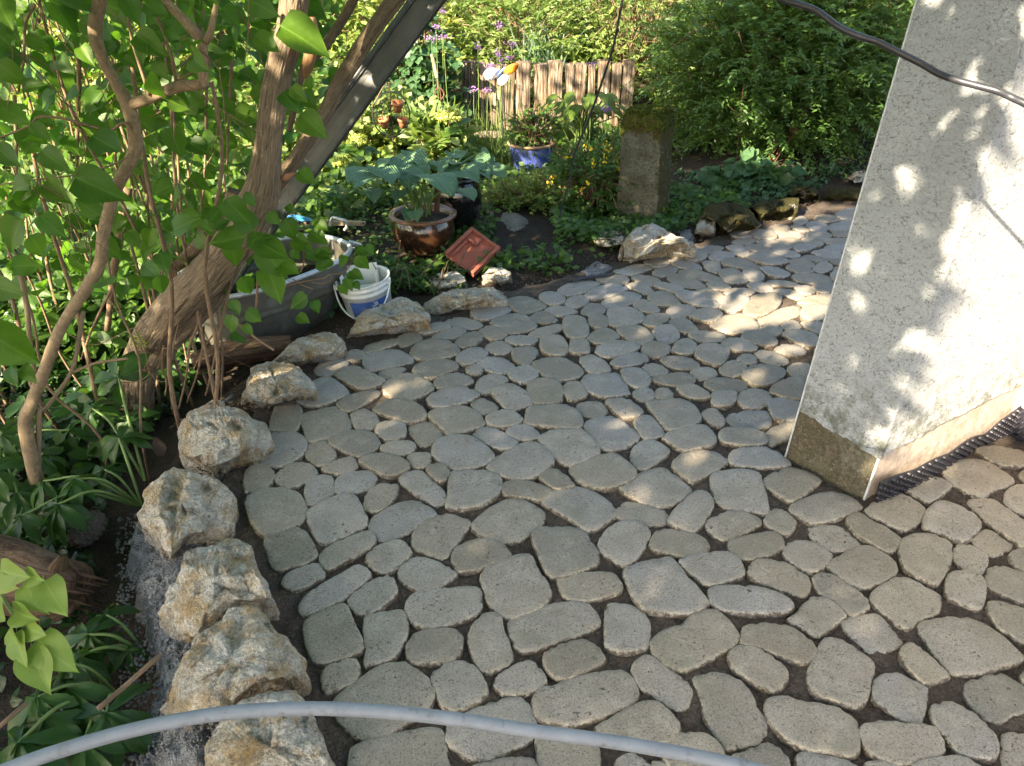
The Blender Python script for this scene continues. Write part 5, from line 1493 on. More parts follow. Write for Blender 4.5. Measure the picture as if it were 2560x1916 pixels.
TRK = np.array(trunk_px, float)
SLM = np.array(sp, float)
def near_line(u, v, L):
    a, b = L[:-1], L[1:]
    ab = b - a
    t = np.clip(((u - a[:, 0]) * ab[:, 0] + (v - a[:, 1]) * ab[:, 1]) / (ab ** 2).sum(1), 0, 1)
    return np.min(np.hypot(u - a[:, 0] - t * ab[:, 0], v - a[:, 1] - t * ab[:, 1]))

def thicket_ok(u, v, Y, p):
    if Y < 2.6 and near_line(u, v, TRK) < 80 and RS.rand() < 0.93:
        return False
    if Y < 2.05 and near_line(u, v, SLM) < 50:
        return False
    if 300 < u < 560 and 720 < v:
        return False
    lim = 905 - 0.36 * v + RS.uniform(-90, 20)
    if u > lim:
        return False
    if v > 640 and RS.rand() < (v - 640) / 260.0:
        return False
    # thinner where the photograph looks through to the bright garden
    return RS.rand() < (0.72 if v < 330 else 0.55)

for par, n, ub, yb, sz in ((lilac_slim, 190, (-260, 520), (1.8, 2.7), 0.058), (lilac_big, 200, (250, 900), (2.5, 3.4), 0.064)):
    P, D, N, S = random_leaves(n, ub, (-120, 900), yb, sz, thicket_ok)
    lines = []
    for i in range(len(P)):
        k = RS.randint(0, 4)
        leaf_obj(par, 'lilac%d' % k, T_LILAC[k], P[i], D[i], N[i], S[i], MAT['lilac'])
        if i % 2 == 0:
            q = P[i] - D[i] / np.linalg.norm(D[i]) * S[i] * 0.26
            lines.append([q, q + np.array([RS.normal(0, 0.03), RS.uniform(0, 0.05), -0.06]), q + np.array([RS.normal(0, 0.06), RS.uniform(0, 0.12), -0.20])])
    stems('twig', lines, MAT['twig'], par, 0.0022, 4, 2, 'stuff')
for par, n, ub, yb in ((lilac_slim, 560, (-300, 560), (2.5, 3.6)), (lilac_big, 820, (-200, 860), (2.9, 4.6))):
    P, D, N, S = random_leaves(n, ub, (-160, 860), yb, 0.062, thicket_ok)
    scatter('crown', T_LILAC[0], P, D, N, S, MAT['lilac'], par)

def upper_crown(par, n, box_):
    (x0, x1), (y0, y1), (z0, z1) = box_
    P = np.column_stack([RS.uniform(x0, x1, n), RS.uniform(y0, y1, n), RS.uniform(z0, z1, n)])
    # nothing of it may hang into the view
    zc = P[:, 1] * CP + (CAMH - P[:, 2]) * SP
    vv = CY - (P[:, 1] * SP + (P[:, 2] - CAMH) * CP) / zc * FPX
    P = P[(vv < -70) | (zc < 0.1)]
    P = P[clear_of_beams(P)]
    m = len(P)
    scatter('crown', T_LILAC[0], P, rdir(m) * 0.8 + np.array([0, 0, -0.4]), rdir(m) * 0.6 + np.array([-0.3, -0.3, 0.6]), 0.075 * RS.uniform(0.7, 1.25, m), MAT['lilac'], par)

# upright sucker shoots
shoot_lines = []
for k in range(46):
    u0 = RS.uniform(-60, 560)
    Y = RS.uniform(2.1, 4.0)
    v0 = 958 + FPX * (math.tan(math.atan2(CAMH + 0.1, Y) - PITCH))
    p0 = PY(u0, v0, Y)
    p0[2] = ground_z(p0[0], p0[1]) - 0.03
    h = RS.uniform(0.9, 1.7)
    lean = RS.normal(0, 0.10, 2)
    q = [p0]
    for j in range(1, 5):
        f = j / 4
        q.append(p0 + np.array([lean[0] * h * f + RS.normal(0, 0.018), lean[1] * h * f + RS.normal(0, 0.018), h * f]))
    shoot_lines.append((q, RS.uniform(0.0045, 0.009)))
for pts, Y, w in (([CA(100, 660), CA(112, 1000), CA(112, 1380)], 2.3, 9), ([CA(-20, 330), CA(50, 520), CA(118, 650)], 2.3, 7), ([CA(240, 30), CA(175, 170), CA(165, 400), CA(125, 640)], 2.3, 8), ([CA(1425, 610), CA(1415, 1150), CB(1390, 60), CB(1350, 330)], 2.6, 7), ([CA(1600, 420), CA(1580, 800), CA(1565, 1170)], 2.6, 8),
                  ([CB(870, 0), CB(830, 240), CB(790, 450), CB(740, 900)], 2.9, 26), ([CA(880, 1300), CA(860, 1500), CB(865, 30)], 2.9, 24), ([CA(440, -30), CA(520, 200), CA(545, 500), CA(535, 900), CA(530, 1150)], 2.7, 13), ([CB(1605, 500), CB(1530, 850), CB(1480, 1100), CB(1420, 1350)], 2.45, 10), ([CB(1340, 740), CB(1370, 850), CB(1310, 1000), CB(1290, 1190), CB(1235, 1440)], 2.4, 9), ([CB(1240, 820), CB(1200, 1000), CB(1170, 1250), CB(1190, 1480)], 2.4, 4), ([CB(1130, 1000), CB(1120, 1150), CB(1150, 1250), CB(1140, 1350)], 2.45, 8), ([CB(1410, 980), CB(1360, 1200), CB(1290, 1400)], 2.5, 8), ([CB(1010, -40), CB(1040, 300), CB(1080, 620)], 2.8, 7), ([CB(1190, -40), CB(1170, 240), CB(1100, 600)], 2.8, 8), ([CB(930, 880), CB(830, 930), CB(660, 1000), CB(540, 960), CB(470, 925)], 2.3, 3), ([CB(930, 880), CB(1000, 1040), CB(1035, 1200), CB(1130, 1255), CB(1220, 1180), CB(1310, 1080)], 2.3, 3), ([CB(1035, 1200), CB(960, 1250), CB(830, 1265), CB(765, 1300)], 2.3, 3), ([CB(1130, 1025), CB(1200, 1020), CB(1310, 1045)], 2.4, 4), ([CB(1500, 900), CB(1420, 1000), CB(1330, 1180)], 2.5, 6), ([CB(780, 600), CB(700, 750), CB(620, 930), CB(560, 1100)], 2.5, 8)):
    shoot_lines.append((np.array([PY(u, v, Y) for u, v in pts]), wpx(w * 0.5, Y)))
SHOOT_LABELS = ['upright lilac shoot left of the slim S-curved stem, meeting a forked shoot at its top', 'left arm of the forked lilac shoot at the left edge', 'right arm of the forked lilac shoot, rising past the top left leaves', 'straight pale lilac shoot hanging below the branch of the slim stem', 'straight brown lilac shoot half way between the slim stem and the thick trunk',
    'thick dark bark-covered stem standing behind the slim S-curved stem, lower piece', 'thick dark stem behind the slim stem, upper piece', 'dark crooked stem left of the top of the slim S-curved stem', 'pale shoot passing down in front of the zinc tub side', 'bent pale shoot under the leaning trunk, left of the tub shoot', 'thin looping brown shoot hanging under the leaning trunk', 'short pale forked shoot at the foot of the leaning trunk', 'slanting shoot under the trunk beside the dark log',
    'straight shoot left of the leaning trunk, upper half', 'shoot just left of the second trunk leg', 'thin bare twig crossing left of the moss tuft on the trunk', 'thin zigzag twig in front of the trunk foot', 'fine twig tip pointing left above the glossy hellebore leaf', 'short level twig bridging two shoots under the trunk', 'slanting twig between the tub shoot and the bent pale shoot', 'leaning shoot behind the slim stem at mid height']
for k, (q, r) in enumerate(shoot_lines):
    o = Geo().add(*tube(np.array(q), np.linspace(r, r * 0.6, len(q)), 6, 4, 0.08, RS.randint(0, 50))).build('lilac_shoot', MAT['twig'])
    tag(o, 'thin bare lilac shoot standing among many alike in the leafy thicket' if k < 46 else SHOOT_LABELS[k - 46], 'shoot', 'bare shoots in the lilac thicket')

# unseen tree behind and left of the viewer, its crown shaped to shade the paving
def shadow_of(P):
    return P[:, :2] - SUN_H[None] * (P[:, 2] / math.tan(SUN_EL))[:, None]

def world_lit():
    """gaps in the crown: where a sunbeam comes through, as places on the ground (x, y, radius)"""
    spots = []
    def gp(cr, x, y, r):
        p = G(*cr(x, y))
        spots.append((p[0], p[1], r))
    for x, y, r in ((1500, 1000, .12), (1420, 1070, .11), (1560, 1090, .11), (1620, 1040, .11), (1720, 1000, .11), (1820, 960, .12), (1230, 1100, .11), (1120, 1120, .08), (1150, 1110, .06), (1120, 1170, .05), (1760, 890, .07), (1450, 910, .05), (1320, 960, .05), (1080, 960, .05), (1200, 910, .05), (960, 820, .05), (870, 900, .04), (1300, 790, .045), (1380, 510, .08), (1450, 520, .08), (1560, 545, .09), (1640, 500, .07), (1230, 605, .05), (1290, 640, .05), (1520, 420, .08), (1650, 390, .08), (1750, 330, .10), (1880, 300, .10), (1640, 1440, .035), (1520, 1350, .045), (1450, 1370, .04), (1690, 1310, .05), (1250, 1310, .04), (1180, 1330, .04), (1330, 1510, .035), (560, 1150, .04), (780, 1030, .035), (280, 980, .04), (450, 905, .04), (130, 960, .035), (500, 950, .03), (100, 1290, .03), (250, 1400, .03), (700, 1580, .03), (330, 880, .05), (900, 770, .045), (1010, 860, .04)):
        gp(CK, x, y, r)
    for x, y, r in ((1030, 1110, .035), (540, 1330, .035), (640, 1350, .03), (1480, 1050, .035), (1360, 1180, .035), (1280, 1250, .025), (1250, 1430, .025), (1700, 1200, .03), (700, 1310, .03), (940, 1420, .025), (1110, 1455, .03), (340, 1620, .03), (950, 1520, .03), (1130, 1420, .02)):
        gp(CD, x, y, r)
    for x, y, r in ((460, 235, .032), (1230, 125, .024), (760, 190, .022), (980, 250, .022), (1650, 870, .018), (1760, 850, .02), (1290, 1010, .024), (1680, 1165, .022), (590, 1290, .022), (1550, 1020, .016)):
        gp(CE, x, y, r)
    for x, y, r in ((430, 250, .024), (960, 370, .02), (1400, 240, .03), (1480, 260, .035), (50, 740, .018), (100, 810, .015), (560, 40, .02), (1450, 130, .03)):
        gp(CF, x, y, r)
    for x, y, r in ((530, 510, .020), (1090, 630, .018), (960, 680, .014)):
        gp(CH, x, y, r)
    for x, y, r in ((1250, 590, .024), (1170, 1020, .014), (1080, 1100, .018), (1600, 60, .022)):
        gp(CC, x, y, r)
    gp(CJ, 1340, 560, .022)
    # leaf-shaped lights on the shaded face of the buttress
    for u, v, r in ((2240, 465, .030), (2255, 520, .024), (2325, 530, .022), (2345, 435, .018), (2135, 635, .020), (2128, 705, .020), (2130, 750, .020), (2230, 665, .020), (2260, 845, .030), (2395, 245, .024), (2410, 280, .018), (2425, 300, .018), (2465, 205, .018), (2055, 870, .018), (2200, 1090, .012), (2150, 610, .012), (2330, 30, .035), (2370, 25, .03)):
        t = ray(u, v)
        # ray against the leaning face
        best = None
        for z in np.linspace(0, 1.5, 151):
            b = BA + eB * LEAN * z
            # point at height z on the ray
            k = (z - CAMH) / t[2] if abs(t[2]) > 1e-6 else None
            if k is None or k <= 0: continue
            q = np.array([t[0] * k, t[1] * k, z])
            dd = abs(np.dot(q - b, nA))
            if best is None or dd < best[0]:
                best = (dd, q)
        q = best[1]
        s = q[:2] - SUN_H * (q[2] / math.tan(SUN_EL))
        spots.append((s[0], s[1], r * 1.3))
    # sun on the stems of the lilacs
    def at(u, v, Y, r):
        p = PY(u, v, Y)
        s = p[:2] - SUN_H * (p[2] / math.tan(SUN_EL))
        spots.append((s[0], s[1], r))
    for u, v, Y, r in ((735, -60, 2.36, .10), (725, 20, 2.36, .09), (705, 100, 2.36, .075), (680, 175, 2.36, .035), (685, 215, 2.36, .03), (650, 300, 2.36, .02), (640, 470, 2.36, .02), (258, 130, 1.98, .03), (265, 150, 1.98, .025), (335, 325, 1.98, .03), (345, 360, 1.98, .025), (450, 215, 1.95, .03), (410, 40, 1.95, .03), (90, 1130, 2.0, .02), (960, 60, 2.7, .04), (900, 160, 2.7, .03), (940, 170, 2.9, .03), (860, 270, 2.9, .04), (1555, 490, 4.45, .03), (1600, 500, 4.4, .03), (1640, 478, 4.4, .03), (1575, 515, 4.45, .03), (1570, 555, 4.45, .025), (1620, 380, 4.4, .02), (1880, 350, 5.4, .12), (1890, 410, 5.4, .10), (1970, 400, 5.4, .09), (2060, 330, 5.5, .08), (1840, 260, 5.5, .09), (1990, 290, 5.5, .07), (1085, 420, 4.2, .07), (960, 400, 4.1, .08), (1010, 410, 4.0, .06), (1180, 420, 4.5, .05), (1420, 465, 4.8, .10), (1330, 455, 4.9, .10), (1500, 520, 4.7, .07), (1370, 500, 4.8, .08), (1130, 480, 3.8, .04), (930, 440, 3.85, .05)):
        at(u, v, Y, r)
    return np.array(spots)

SPOTS = world_lit()
shB = [BB[:2] - eB[:2] * 0.0, BC[:2], BC[:2] + eA[:2] * 0.5]
def band_lit(S):
    """shadow places that belong to the sunlit face of the buttress and the wall beside it"""
    up = -SUN_H * (2.6 / math.tan(SUN_EL))
    b0 = BB[:2] - 0.0 * eB[:2]
    edge_top = BB[:2] + eB[:2] * LEAN * 2.6 + up
    poly = [b0, BC[:2], BC[:2] + eA[:2] * 0.25, BC[:2] + eA[:2] * 0.25 + up, edge_top]
    wob = 0.035 * vfbm(S[:, 0] * 8, S[:, 1] * 8, 3)
    poly = [tuple(p) for p in poly]
    return in_poly(S[:, 0] + wob, S[:, 1] - wob, poly) | ((dist_poly(S[:, 0] + wob, S[:, 1] - wob, poly) < 0.06) & ((edge_top - b0)[0] * (S[:, 1] - b0[1]) - (edge_top - b0)[1] * (S[:, 0] - b0[0]) < 0.09))

def clear_of_beams(P, grow=0.036):
    S = shadow_of(P)
    k = ~band_lit(S)
    for sx, sy, r in SPOTS:
        k &= ((S[:, 0] - sx) ** 2 + (S[:, 1] - sy) ** 2) > (r + grow) ** 2
    return k

upper_crown(lilac_slim, 500, ((-2.4, -0.5), (1.2, 2.6), (1.45, 2.6)))
upper_crown(lilac_big, 900, ((-2.0, 0.2), (2.2, 3.9), (1.5, 2.5)))

def shade_tree():
    base = np.array([-3.6, -1.6, 0.0])
    t = thing('unseen_shade_tree', 'broad leafy tree out of view behind the viewer, its crown shaped to shade the stone paving', 'tree', tuple(base))
    Geo().add(*tube([base + [0, 0, -0.1], base + [0.05, 0.05, 1.2], base + [0.15, 0.2, 2.4], base + [0.4, 0.6, 3.6]], [0.17, 0.14, 0.12, 0.07], 12, 5, 0.1, 2)).build('trunk', MAT['bark'], t)
    n = 62000
    gx, gy = RS.uniform(-2.2, 4.0, n), RS.uniform(-0.4, 8.2, n)
    d = RS.uniform(3.7, 6.2, n)
    P = np.column_stack([gx + SUN_H[0] * d, gy + SUN_H[1] * d, d * math.tan(SUN_EL)])
    S = np.column_stack([gx, gy])
    keep = ~band_lit(S)
    for sx, sy, r in SPOTS:
        keep &= ((S[:, 0] - sx) ** 2 + (S[:, 1] - sy) ** 2) > (r + (0.034 if r > 0.03 else 0.028)) ** 2
    # thinner to the back, and where the lilac itself already gives shade
    dens = np.where(gy < 4.3, 1.0, np.clip(1.0 - (gy - 4.3) / 1.6, 0.06, 1))
    dens = np.where((gx > 1.3) & (gy > 4.3), np.clip(1.0 - (gy - 6.2) / 1.6, 0.1, 0.5), dens)
    dens *= np.where((gx < 0.1) & (gy > 3.45), 0.14, 1.0) * np.where((gx < -1.25) & (gy > 2.6), 0.14, 1.0)
    dens *= np.where((gx < 0.7) & (gy > 3.6), 0.45, 1.0)
    dens *= np.where((gx < -1.0) & (gy > 2.2), 0.3, 1.0)
    keep &= RS.rand(n) < dens
    zc = P[:, 1] * CP + (CAMH - P[:, 2]) * SP
    vv = CY - (P[:, 1] * SP + (P[:, 2] - CAMH) * CP) / np.maximum(zc, 1e-3) * FPX
    keep &= (zc < 0.05) | (vv < -60)
    P = P[keep]
    m = len(P)
    scatter('crown', T_SMALL, P, rdir(m), rdir(m) * 0.7 + np.array(SUN_DIR), 0.070 * RS.uniform(0.7, 1.1, m), MAT['lilac'], t)
    lines = []
    while len(lines) < 16:
        q = P[RS.randint(m)]
        b = base + np.array([0.2, 0.3, RS.uniform(1.6, 3.4)])
        mid = b * 0.5 + q * 0.5 + np.array([0, 0, 0.15])
        L = np.array([b + (mid - b) * f for f in np.linspace(0, 1, 12)] + [mid + (q - mid) * f for f in np.linspace(0, 1, 12)])
        if clear_of_beams(L, 0.02).all():
            lines.append([b, mid, q])
    stems('limb', lines, MAT['bark'], t, 0.014, 5, 3)
shade_tree()
# ------------------------------------------------------------------ galvanised channel leaning behind the trunk
def build_channel():
    a, b = PY(690, 520, 3.02), PY(1119, -70, 3.02)
    d = (b - a) / np.linalg.norm(b - a)
    k = (a[2] + 0.02) / d[2]
    foot = a - d * k * 0.98
    top = b + d * 0.5
    t = thing('steel_channel', 'dull galvanised steel channel leaning diagonally behind the lilac trunk', 'channel', tuple(foot))
    w = wpx(62, 3.02, 300)
    side = np.cross(d, VIEW); side /= np.linalg.norm(side)      # towards lower right in the view
    if side[0] < 0: side = -side
    nrm = np.cross(side, d); nrm /= np.linalg.norm(nrm)
    if nrm[1] > 0: nrm = -nrm
    # profile: rolled bead on the upper edge, a lip, broad shallow web, lower lip turned back
    prof = [(-0.50, -0.10), (-0.50, 0.05), (-0.36, 0.10), (-0.34, 0.02), (-0.1, -0.02), (0.2, -0.02), (0.42, 0.03), (0.5, 0.0), (0.5, -0.22)]
    th = 0.02
    outer = [foot + side * x * w + nrm * y * w for x, y in prof]
    V, F = [], []
    n = len(prof)
    for q, off in ((foot, 0), (top, 0)):
        for x, y in prof:
            V.append(q + side * x * w + nrm * y * w)
        for x, y in prof:
            V.append(q + side * x * w + nrm * (y * w - 0.004))
    m = 2 * n
    for i in range(n - 1):
        F.append((i, i + 1, m + i + 1, m + i))
        F.append((n + i + 1, n + i, m + n + i, m + n + i + 1))
    F += [(0, m, m + n, n), (n - 1, 2 * n - 1, m + 2 * n - 1, m + n - 1)]
    for i in range(n - 1):
        F.append((i, n + i, n + i + 1, i + 1))
        F.append((m + i, m + i + 1, m + n + i + 1, m + n + i))
    part('web', V, F, MAT['galv'], t, False)
    V, F, UV = tube([foot - side * 0.5 * w + nrm * 0.05 * w, top - side * 0.5 * w + nrm * 0.05 * w], 0.009, 10, 1)
    Geo().add(V, F, UV).build('rolled_edge', MAT['galv'], t)
build_channel()

# ------------------------------------------------------------------ zinc tub with water
def build_tub():
    zr = 0.20
    pts = [G(*CT(x, y), zr)[:2] for x, y in ((1460, 480), (1400, 370), (1180, 310), (900, 295), (1130, 805), (840, 920), (600, 1010), (1390, 640))]
    f0, f1 = G(*CT(1130, 805), zr)[:2], G(*CT(420, 1070), zr)[:2]
    ax = (f1 - f0) / np.linalg.norm(f1 - f0)        # from the right end to the left end
    nn = np.array([-ax[1], ax[0]])
    if nn[1] < 0: nn = -nn
    back = G(*CT(1000, 300), zr)[:2]
    W = abs(np.dot(back - f0, nn)) * 0.98
    right = G(*CT(1462, 500), zr)[:2]
    s0 = np.dot(right - f0, ax)
    L = 0.86
    c = f0 + nn * W / 2 + ax * (s0 + L / 2)
    t = thing('zinc_tub', 'old oval zinc tub with rainwater behind the lilac trunk', 'tub', (c[0], c[1], -0.13))
    n = 64
    def ringpts(fl, fw, z, mm=n):
        out = []
        for i in range(mm):
            a = 2 * math.pi * i / mm
            e = 2.6
            ca, sa = math.cos(a), math.sin(a)
            x = np.sign(ca) * abs(ca) ** (2 / e) * L / 2 * fl
            y = np.sign(sa) * abs(sa) ** (2 / e) * W / 2 * fw
            q = c + ax * x + nn * y
            out.append((q[0], q[1], z))
        return out
    prof = [(0.84, 0.80, -0.13), (0.86, 0.82, -0.12), (0.90, 0.87, -0.02), (0.925, 0.90, 0.055), (0.948, 0.925, 0.066), (0.955, 0.935, 0.074), (0.945, 0.925, 0.084), (0.95, 0.93, 0.098), (0.962, 0.945, 0.108), (0.955, 0.94, 0.12), (0.98, 0.97, 0.185), (0.985, 0.975, zr)]
    inner = [(0.97, 0.955, zr), (0.965, 0.95, 0.185), (0.94, 0.92, 0.12), (0.947, 0.93, 0.108), (0.935, 0.915, 0.098), (0.93, 0.91, 0.084), (0.94, 0.92, 0.074), (0.93, 0.91, 0.062), (0.885, 0.855, -0.02), (0.84, 0.80, -0.10)]
    rings = [ringpts(*p) for p in prof + inner]
    V = [p for r in rings for p in r]
    F = []
    for k in range(len(rings) - 1):
        for i in range(n):
            F.append((k * n + i, k * n + (i + 1) % n, (k + 1) * n + (i + 1) % n, (k + 1) * n + i))
    F.append(tuple(range(n - 1, -1, -1)))
    F.append(tuple((len(rings) - 1) * n + i for i in range(n)))
    part('body', V, F, MAT['zinc'], t)
    V, F, UV = tube(ringpts(0.985, 0.975, zr), 0.012, 8, 1, closed=True, cap=False)
    Geo().add(V, F, UV).build('rim', MAT['zinc_rim'], t)
    wv = ringpts(0.925, 0.90, 0.055)
    part('water', wv + [(c[0], c[1], 0.055)], [(i, (i + 1) % n, n) for i in range(n)], MAT['water'], t, True)
    # handles: standing loop at the back right, lug at the right end
    h0, h1 = G(*CT(1240, 240), 0.26), G(*CT(1400, 340), 0.20)
    hp = [PY(*CT(x, y), h1[1] + dy) for x, y, dy in ((1225, 300, 0.02), (1232, 230, 0.02), (1265, 205, 0.02), (1330, 222, 0.01), (1395, 240, 0.0), (1415, 270, 0), (1408, 320, 0), (1385, 350, 0))]
    Geo().add(*tube(hp, 0.0085, 8, 5)).build('handle', MAT['zinc_rim'], t)
    hp = [PY(*CT(x, y), right[1] + dy) for x, y, dy in ((1440, 480, 0.0), (1500, 495, 0.01), (1560, 515, 0.02), (1565, 535, 0.03), (1470, 520, 0.05))]
    Geo().add(*tube(hp, 0.009, 8, 4)).build('handle', MAT['zinc_rim'], t)
    # wooden batten lying across behind the tub with a blue board bolted on
    Yb = back[1] + 0.05
    t2 = thing('batten', 'narrow grey wooden batten with a blue end resting behind the zinc tub', 'batten', tuple(PY(*CT(1200, 275), Yb)))
    def slab(name, quad, Y, th, mat):
        V = [PY(*CT(x, y), Y) for x, y in quad] + [PY(*CT(x, y), Y) + np.array([0, th, 0]) for x, y in quad]
        k = len(quad)
        F = [tuple(range(k)), tuple(range(2 * k - 1, k - 1, -1))] + [(i, i + k, (i + 1) % k + k, (i + 1) % k) for i in range(k)]
        return part(name, V, F, mat, t2, False)
    slab('lath', [(820, 240), (820, 290), (1610, 300), (1628, 280), (1620, 255)], Yb, 0.018, MAT['oldwood'])
    slab('blue_board', [(722, 290), (722, 195), (760, 175), (850, 180), (1000, 225), (1020, 245), (880, 245), (830, 290)], Yb - 0.012, 0.010, MAT['blueplastic'])
    for r_ in (30, 52, 74, 96, 118):
        pts = [PY(*CT(800 + r_ * 1.25 * math.cos(a), 292 + r_ * math.sin(a)), Yb - 0.0135) for a in np.linspace(math.pi * 1.02, math.pi * 1.72, 14)]
        pts = [p for p in pts]
        Geo().add(*tube(pts, 0.0016, 5, 1)).build('groove', MAT['label_blue'], t2)
    for x, y in ((865, 256), (962, 262)):
        V, F, UV = lathe([(0.0001, 0.010), (0.004, 0.010), (0.008, 0.007), (0.009, 0.0)], (0, 0, 0), 14)
        q = PY(*CT(x, y), Yb - 0.012)
        V = [q + np.array([v[0], -v[2], v[1]]) for v in V]
        part('bolt', V, F, MAT['iron'], t2)
    V, F, UV = lathe([(0.0001, 0.001), (0.006, 0.001), (0.006, -0.001)], (0, 0, 0), 12)
    q = PY(*CT(1600, 272), Yb - 0.001)
    part('hole', [q + np.array([v[0], -v[2], v[1]]) for v in V], F, MAT['iron'], t2)
build_tub()

# ------------------------------------------------------------------ white bucket
def build_bucket():
    base = G(*CD(895, 985), -0.10)
    base = np.array([base[0] * 0.985, base[1] + 0.045, -0.12])
    H, R0, R1 = 0.245, 0.100, 0.125
    rot = Matrix.Rotation(math.radians(-7), 3, 'Y') @ Matrix.Rotation(math.radians(3), 3, 'X')
    t = thing('bucket', 'white plastic bucket with a blue printed band and thin handle', 'bucket', tuple(base))
    rr = lambda z: R0 + (R1 - R0) * z / H
    prof = [(0.0001, 0.0), (R0 - 0.004, 0.0), (R0, 0.004), (rr(0.185), 0.185), (rr(0.187) + 0.004, 0.187), (rr(0.194) + 0.004, 0.194), (rr(0.196), 0.196), (rr(0.213), 0.213), (rr(0.214) + 0.005, 0.214), (rr(0.221) + 0.005, 0.221), (rr(0.225), 0.225), (R1, H - 0.008), (R1 + 0.006, H - 0.007), (R1 + 0.006, H), (R1 - 0.002, H), (R1 - 0.004, H - 0.01), (R0 - 0.004, 0.008), (0.0001, 0.006)]
    V, F, UV = lathe(prof, base, 56, rot)
    Geo().add(V, F, UV).build('body', MAT['plastic'], t)
    def wrap(a0, a1, z0, z1, off, n=26):
        V = []
        for i in range(n + 1):
            a = a0 + (a1 - a0) * i / n
            for z in (z0, z1):
                p = rot @ Vector(((rr(z) + off) * math.cos(a), (rr(z) + off) * math.sin(a), z))
                V.append(base + np.array(p))
        return V, [(2 * i, 2 * i + 2, 2 * i + 3, 2 * i + 1) for i in range(n)]
    a0, a1 = math.radians(-122), math.radians(-28)
    g = Geo()
    g.add(*wrap(a0, a1, 0.012, 0.165, 0.0008))
    lab = g.build('printed_band', MAT['label_blue'], t)
    g = Geo()
    def spot(a, z, r, k=7):
        V = []
        for i in range(k):
            th = 2 * math.pi * i / k
            aa, zz = a + r * math.cos(th) / R1, z + r * math.sin(th)
            V.append(base + np.array(rot @ Vector(((rr(zz) + 0.0016) * math.cos(aa), (rr(zz) + 0.0016) * math.sin(aa), zz))))
        g.add(V, [tuple(range(k))])
    ac = math.radians(-88)
    for arm in range(8):
        th = arm * math.pi / 4
        for j, rad in enumerate((0.006, 0.011, 0.016)):
            spot(ac + rad * math.cos(th) / R1, 0.130 + rad * math.sin(th), 0.0016 - 0.0003 * j)
    ac = math.radians(-64)
    for (dx, dz, r) in ((0, 0, .006), (.010, .004, .006), (.018, .007, .005), (.006, .013, .005), (.014, .016, .0055), (.021, .002, .003), (-.008, -.006, .004), (-.014, -.012, .0035), (-.004, -.010, .004), (.004, -.013, .003), (-.010, .003, .003), (.0, .022, .003), (-.018, -.018, .003), (.010, -.008, .003)):
        spot(ac + dx / R1, 0.138 + dz, r)
    o = g.build('printed_motif', MAT['label_pale'], t)
    g = Geo()
    g.add(*wrap(math.radians(-150), math.radians(-124), 0.02, 0.14, 0.0008, 8))
    g.build('printed_text_panel', MAT['label_pale'], t)
    # hanging handle
    pts = []
    for i in range(25):
        a = math.radians(-165) + math.radians(150) * i / 24
        s = i / 24
        drop = 0.125 * math.sin(math.pi * s)
        r = R1 + 0.010 + 0.020 * math.sin(math.pi * s)
        p = rot @ Vector((r * math.cos(a), r * math.sin(a), H - 0.02 - drop))
        pts.append(base + np.array(p))
    Geo().add(*tube(pts, 0.0042, 8, 2)).build('handle', MAT['plastic'], t)
    for a in (math.radians(-165), math.radians(-15)):
        p = base + np.array(rot @ Vector(((R1 + 0.006) * math.cos(a), (R1 + 0.006) * math.sin(a), H - 0.02)))
        V, F = box(p, (0.018, 0.018, 0.026))
        part('handle_lug', V, F, MAT['plastic'], t, False)
    # white box standing inside
    cb = base + np.array(rot @ Vector((-0.020, 0.022, 0.197)))
    t2 = thing('plastic_tray', 'open white plastic tray stuck into the white bucket', 'tray', tuple(cb))
    r2 = rot @ Matrix.Rotation(math.radians(-14), 3, 'X') @ Matrix.Rotation(math.radians(4), 3, 'Z')
    w, d, h, th = 0.165, 0.118, 0.175, 0.003
    g = Geo()
    for (cx, cy, cz, sx, sy, sz) in ((0, d / 2, 0, w, th, h), (0, -d / 2, -0.04, w, th, h - 0.08), (-w / 2, 0, -0.015, th, d - 2 * th, h - 0.03), (w / 2, 0, -0.015, th, d - 2 * th, h - 0.03), (0, 0, -0.05, w - 2 * th, d - 2 * th, th)):
        V, F = box(cb + np.array(r2 @ Vector((cx, cy, cz))), (sx, sy, sz), r2)
        g.add(V, F)
    o = g.build('tray_shell', MAT['plastic'], t2, False)
    bv = o.modifiers.new('bevel', 'BEVEL')
    bv.width = 0.0014
    bv.segments = 2
build_bucket()

# ------------------------------------------------------------------ pots
def pot(name, label, c, prof, mat, rimprof, rimmat, soilr, soilz, group=None):
    t = thing(name, label, 'pot', tuple(c), group)
    Geo().add(*lathe(prof, c, 56)).build('body', MAT[mat], t)
    Geo().add(*lathe(rimprof, c, 56)).build('rim', MAT[rimmat], t)
    n = 24
    V = [(c[0] + soilr * math.cos(2 * math.pi * i / n) * (1 - .5 * k), c[1] + soilr * math.sin(2 * math.pi * i / n) * (1 - .5 * k), c[2] + soilz + 0.012 * k + 0.01 * RS.rand() * k) for k in (0, 1) for i in range(n)]
    V.append((c[0], c[1], c[2] + soilz + 0.015))
    F = [(i, (i + 1) % n, n + (i + 1) % n, n + i) for i in range(n)] + [(n + i, n + (i + 1) % n, 2 * n) for i in range(n)]
    part('soil', V, F, MAT['soil'], t)
    return t

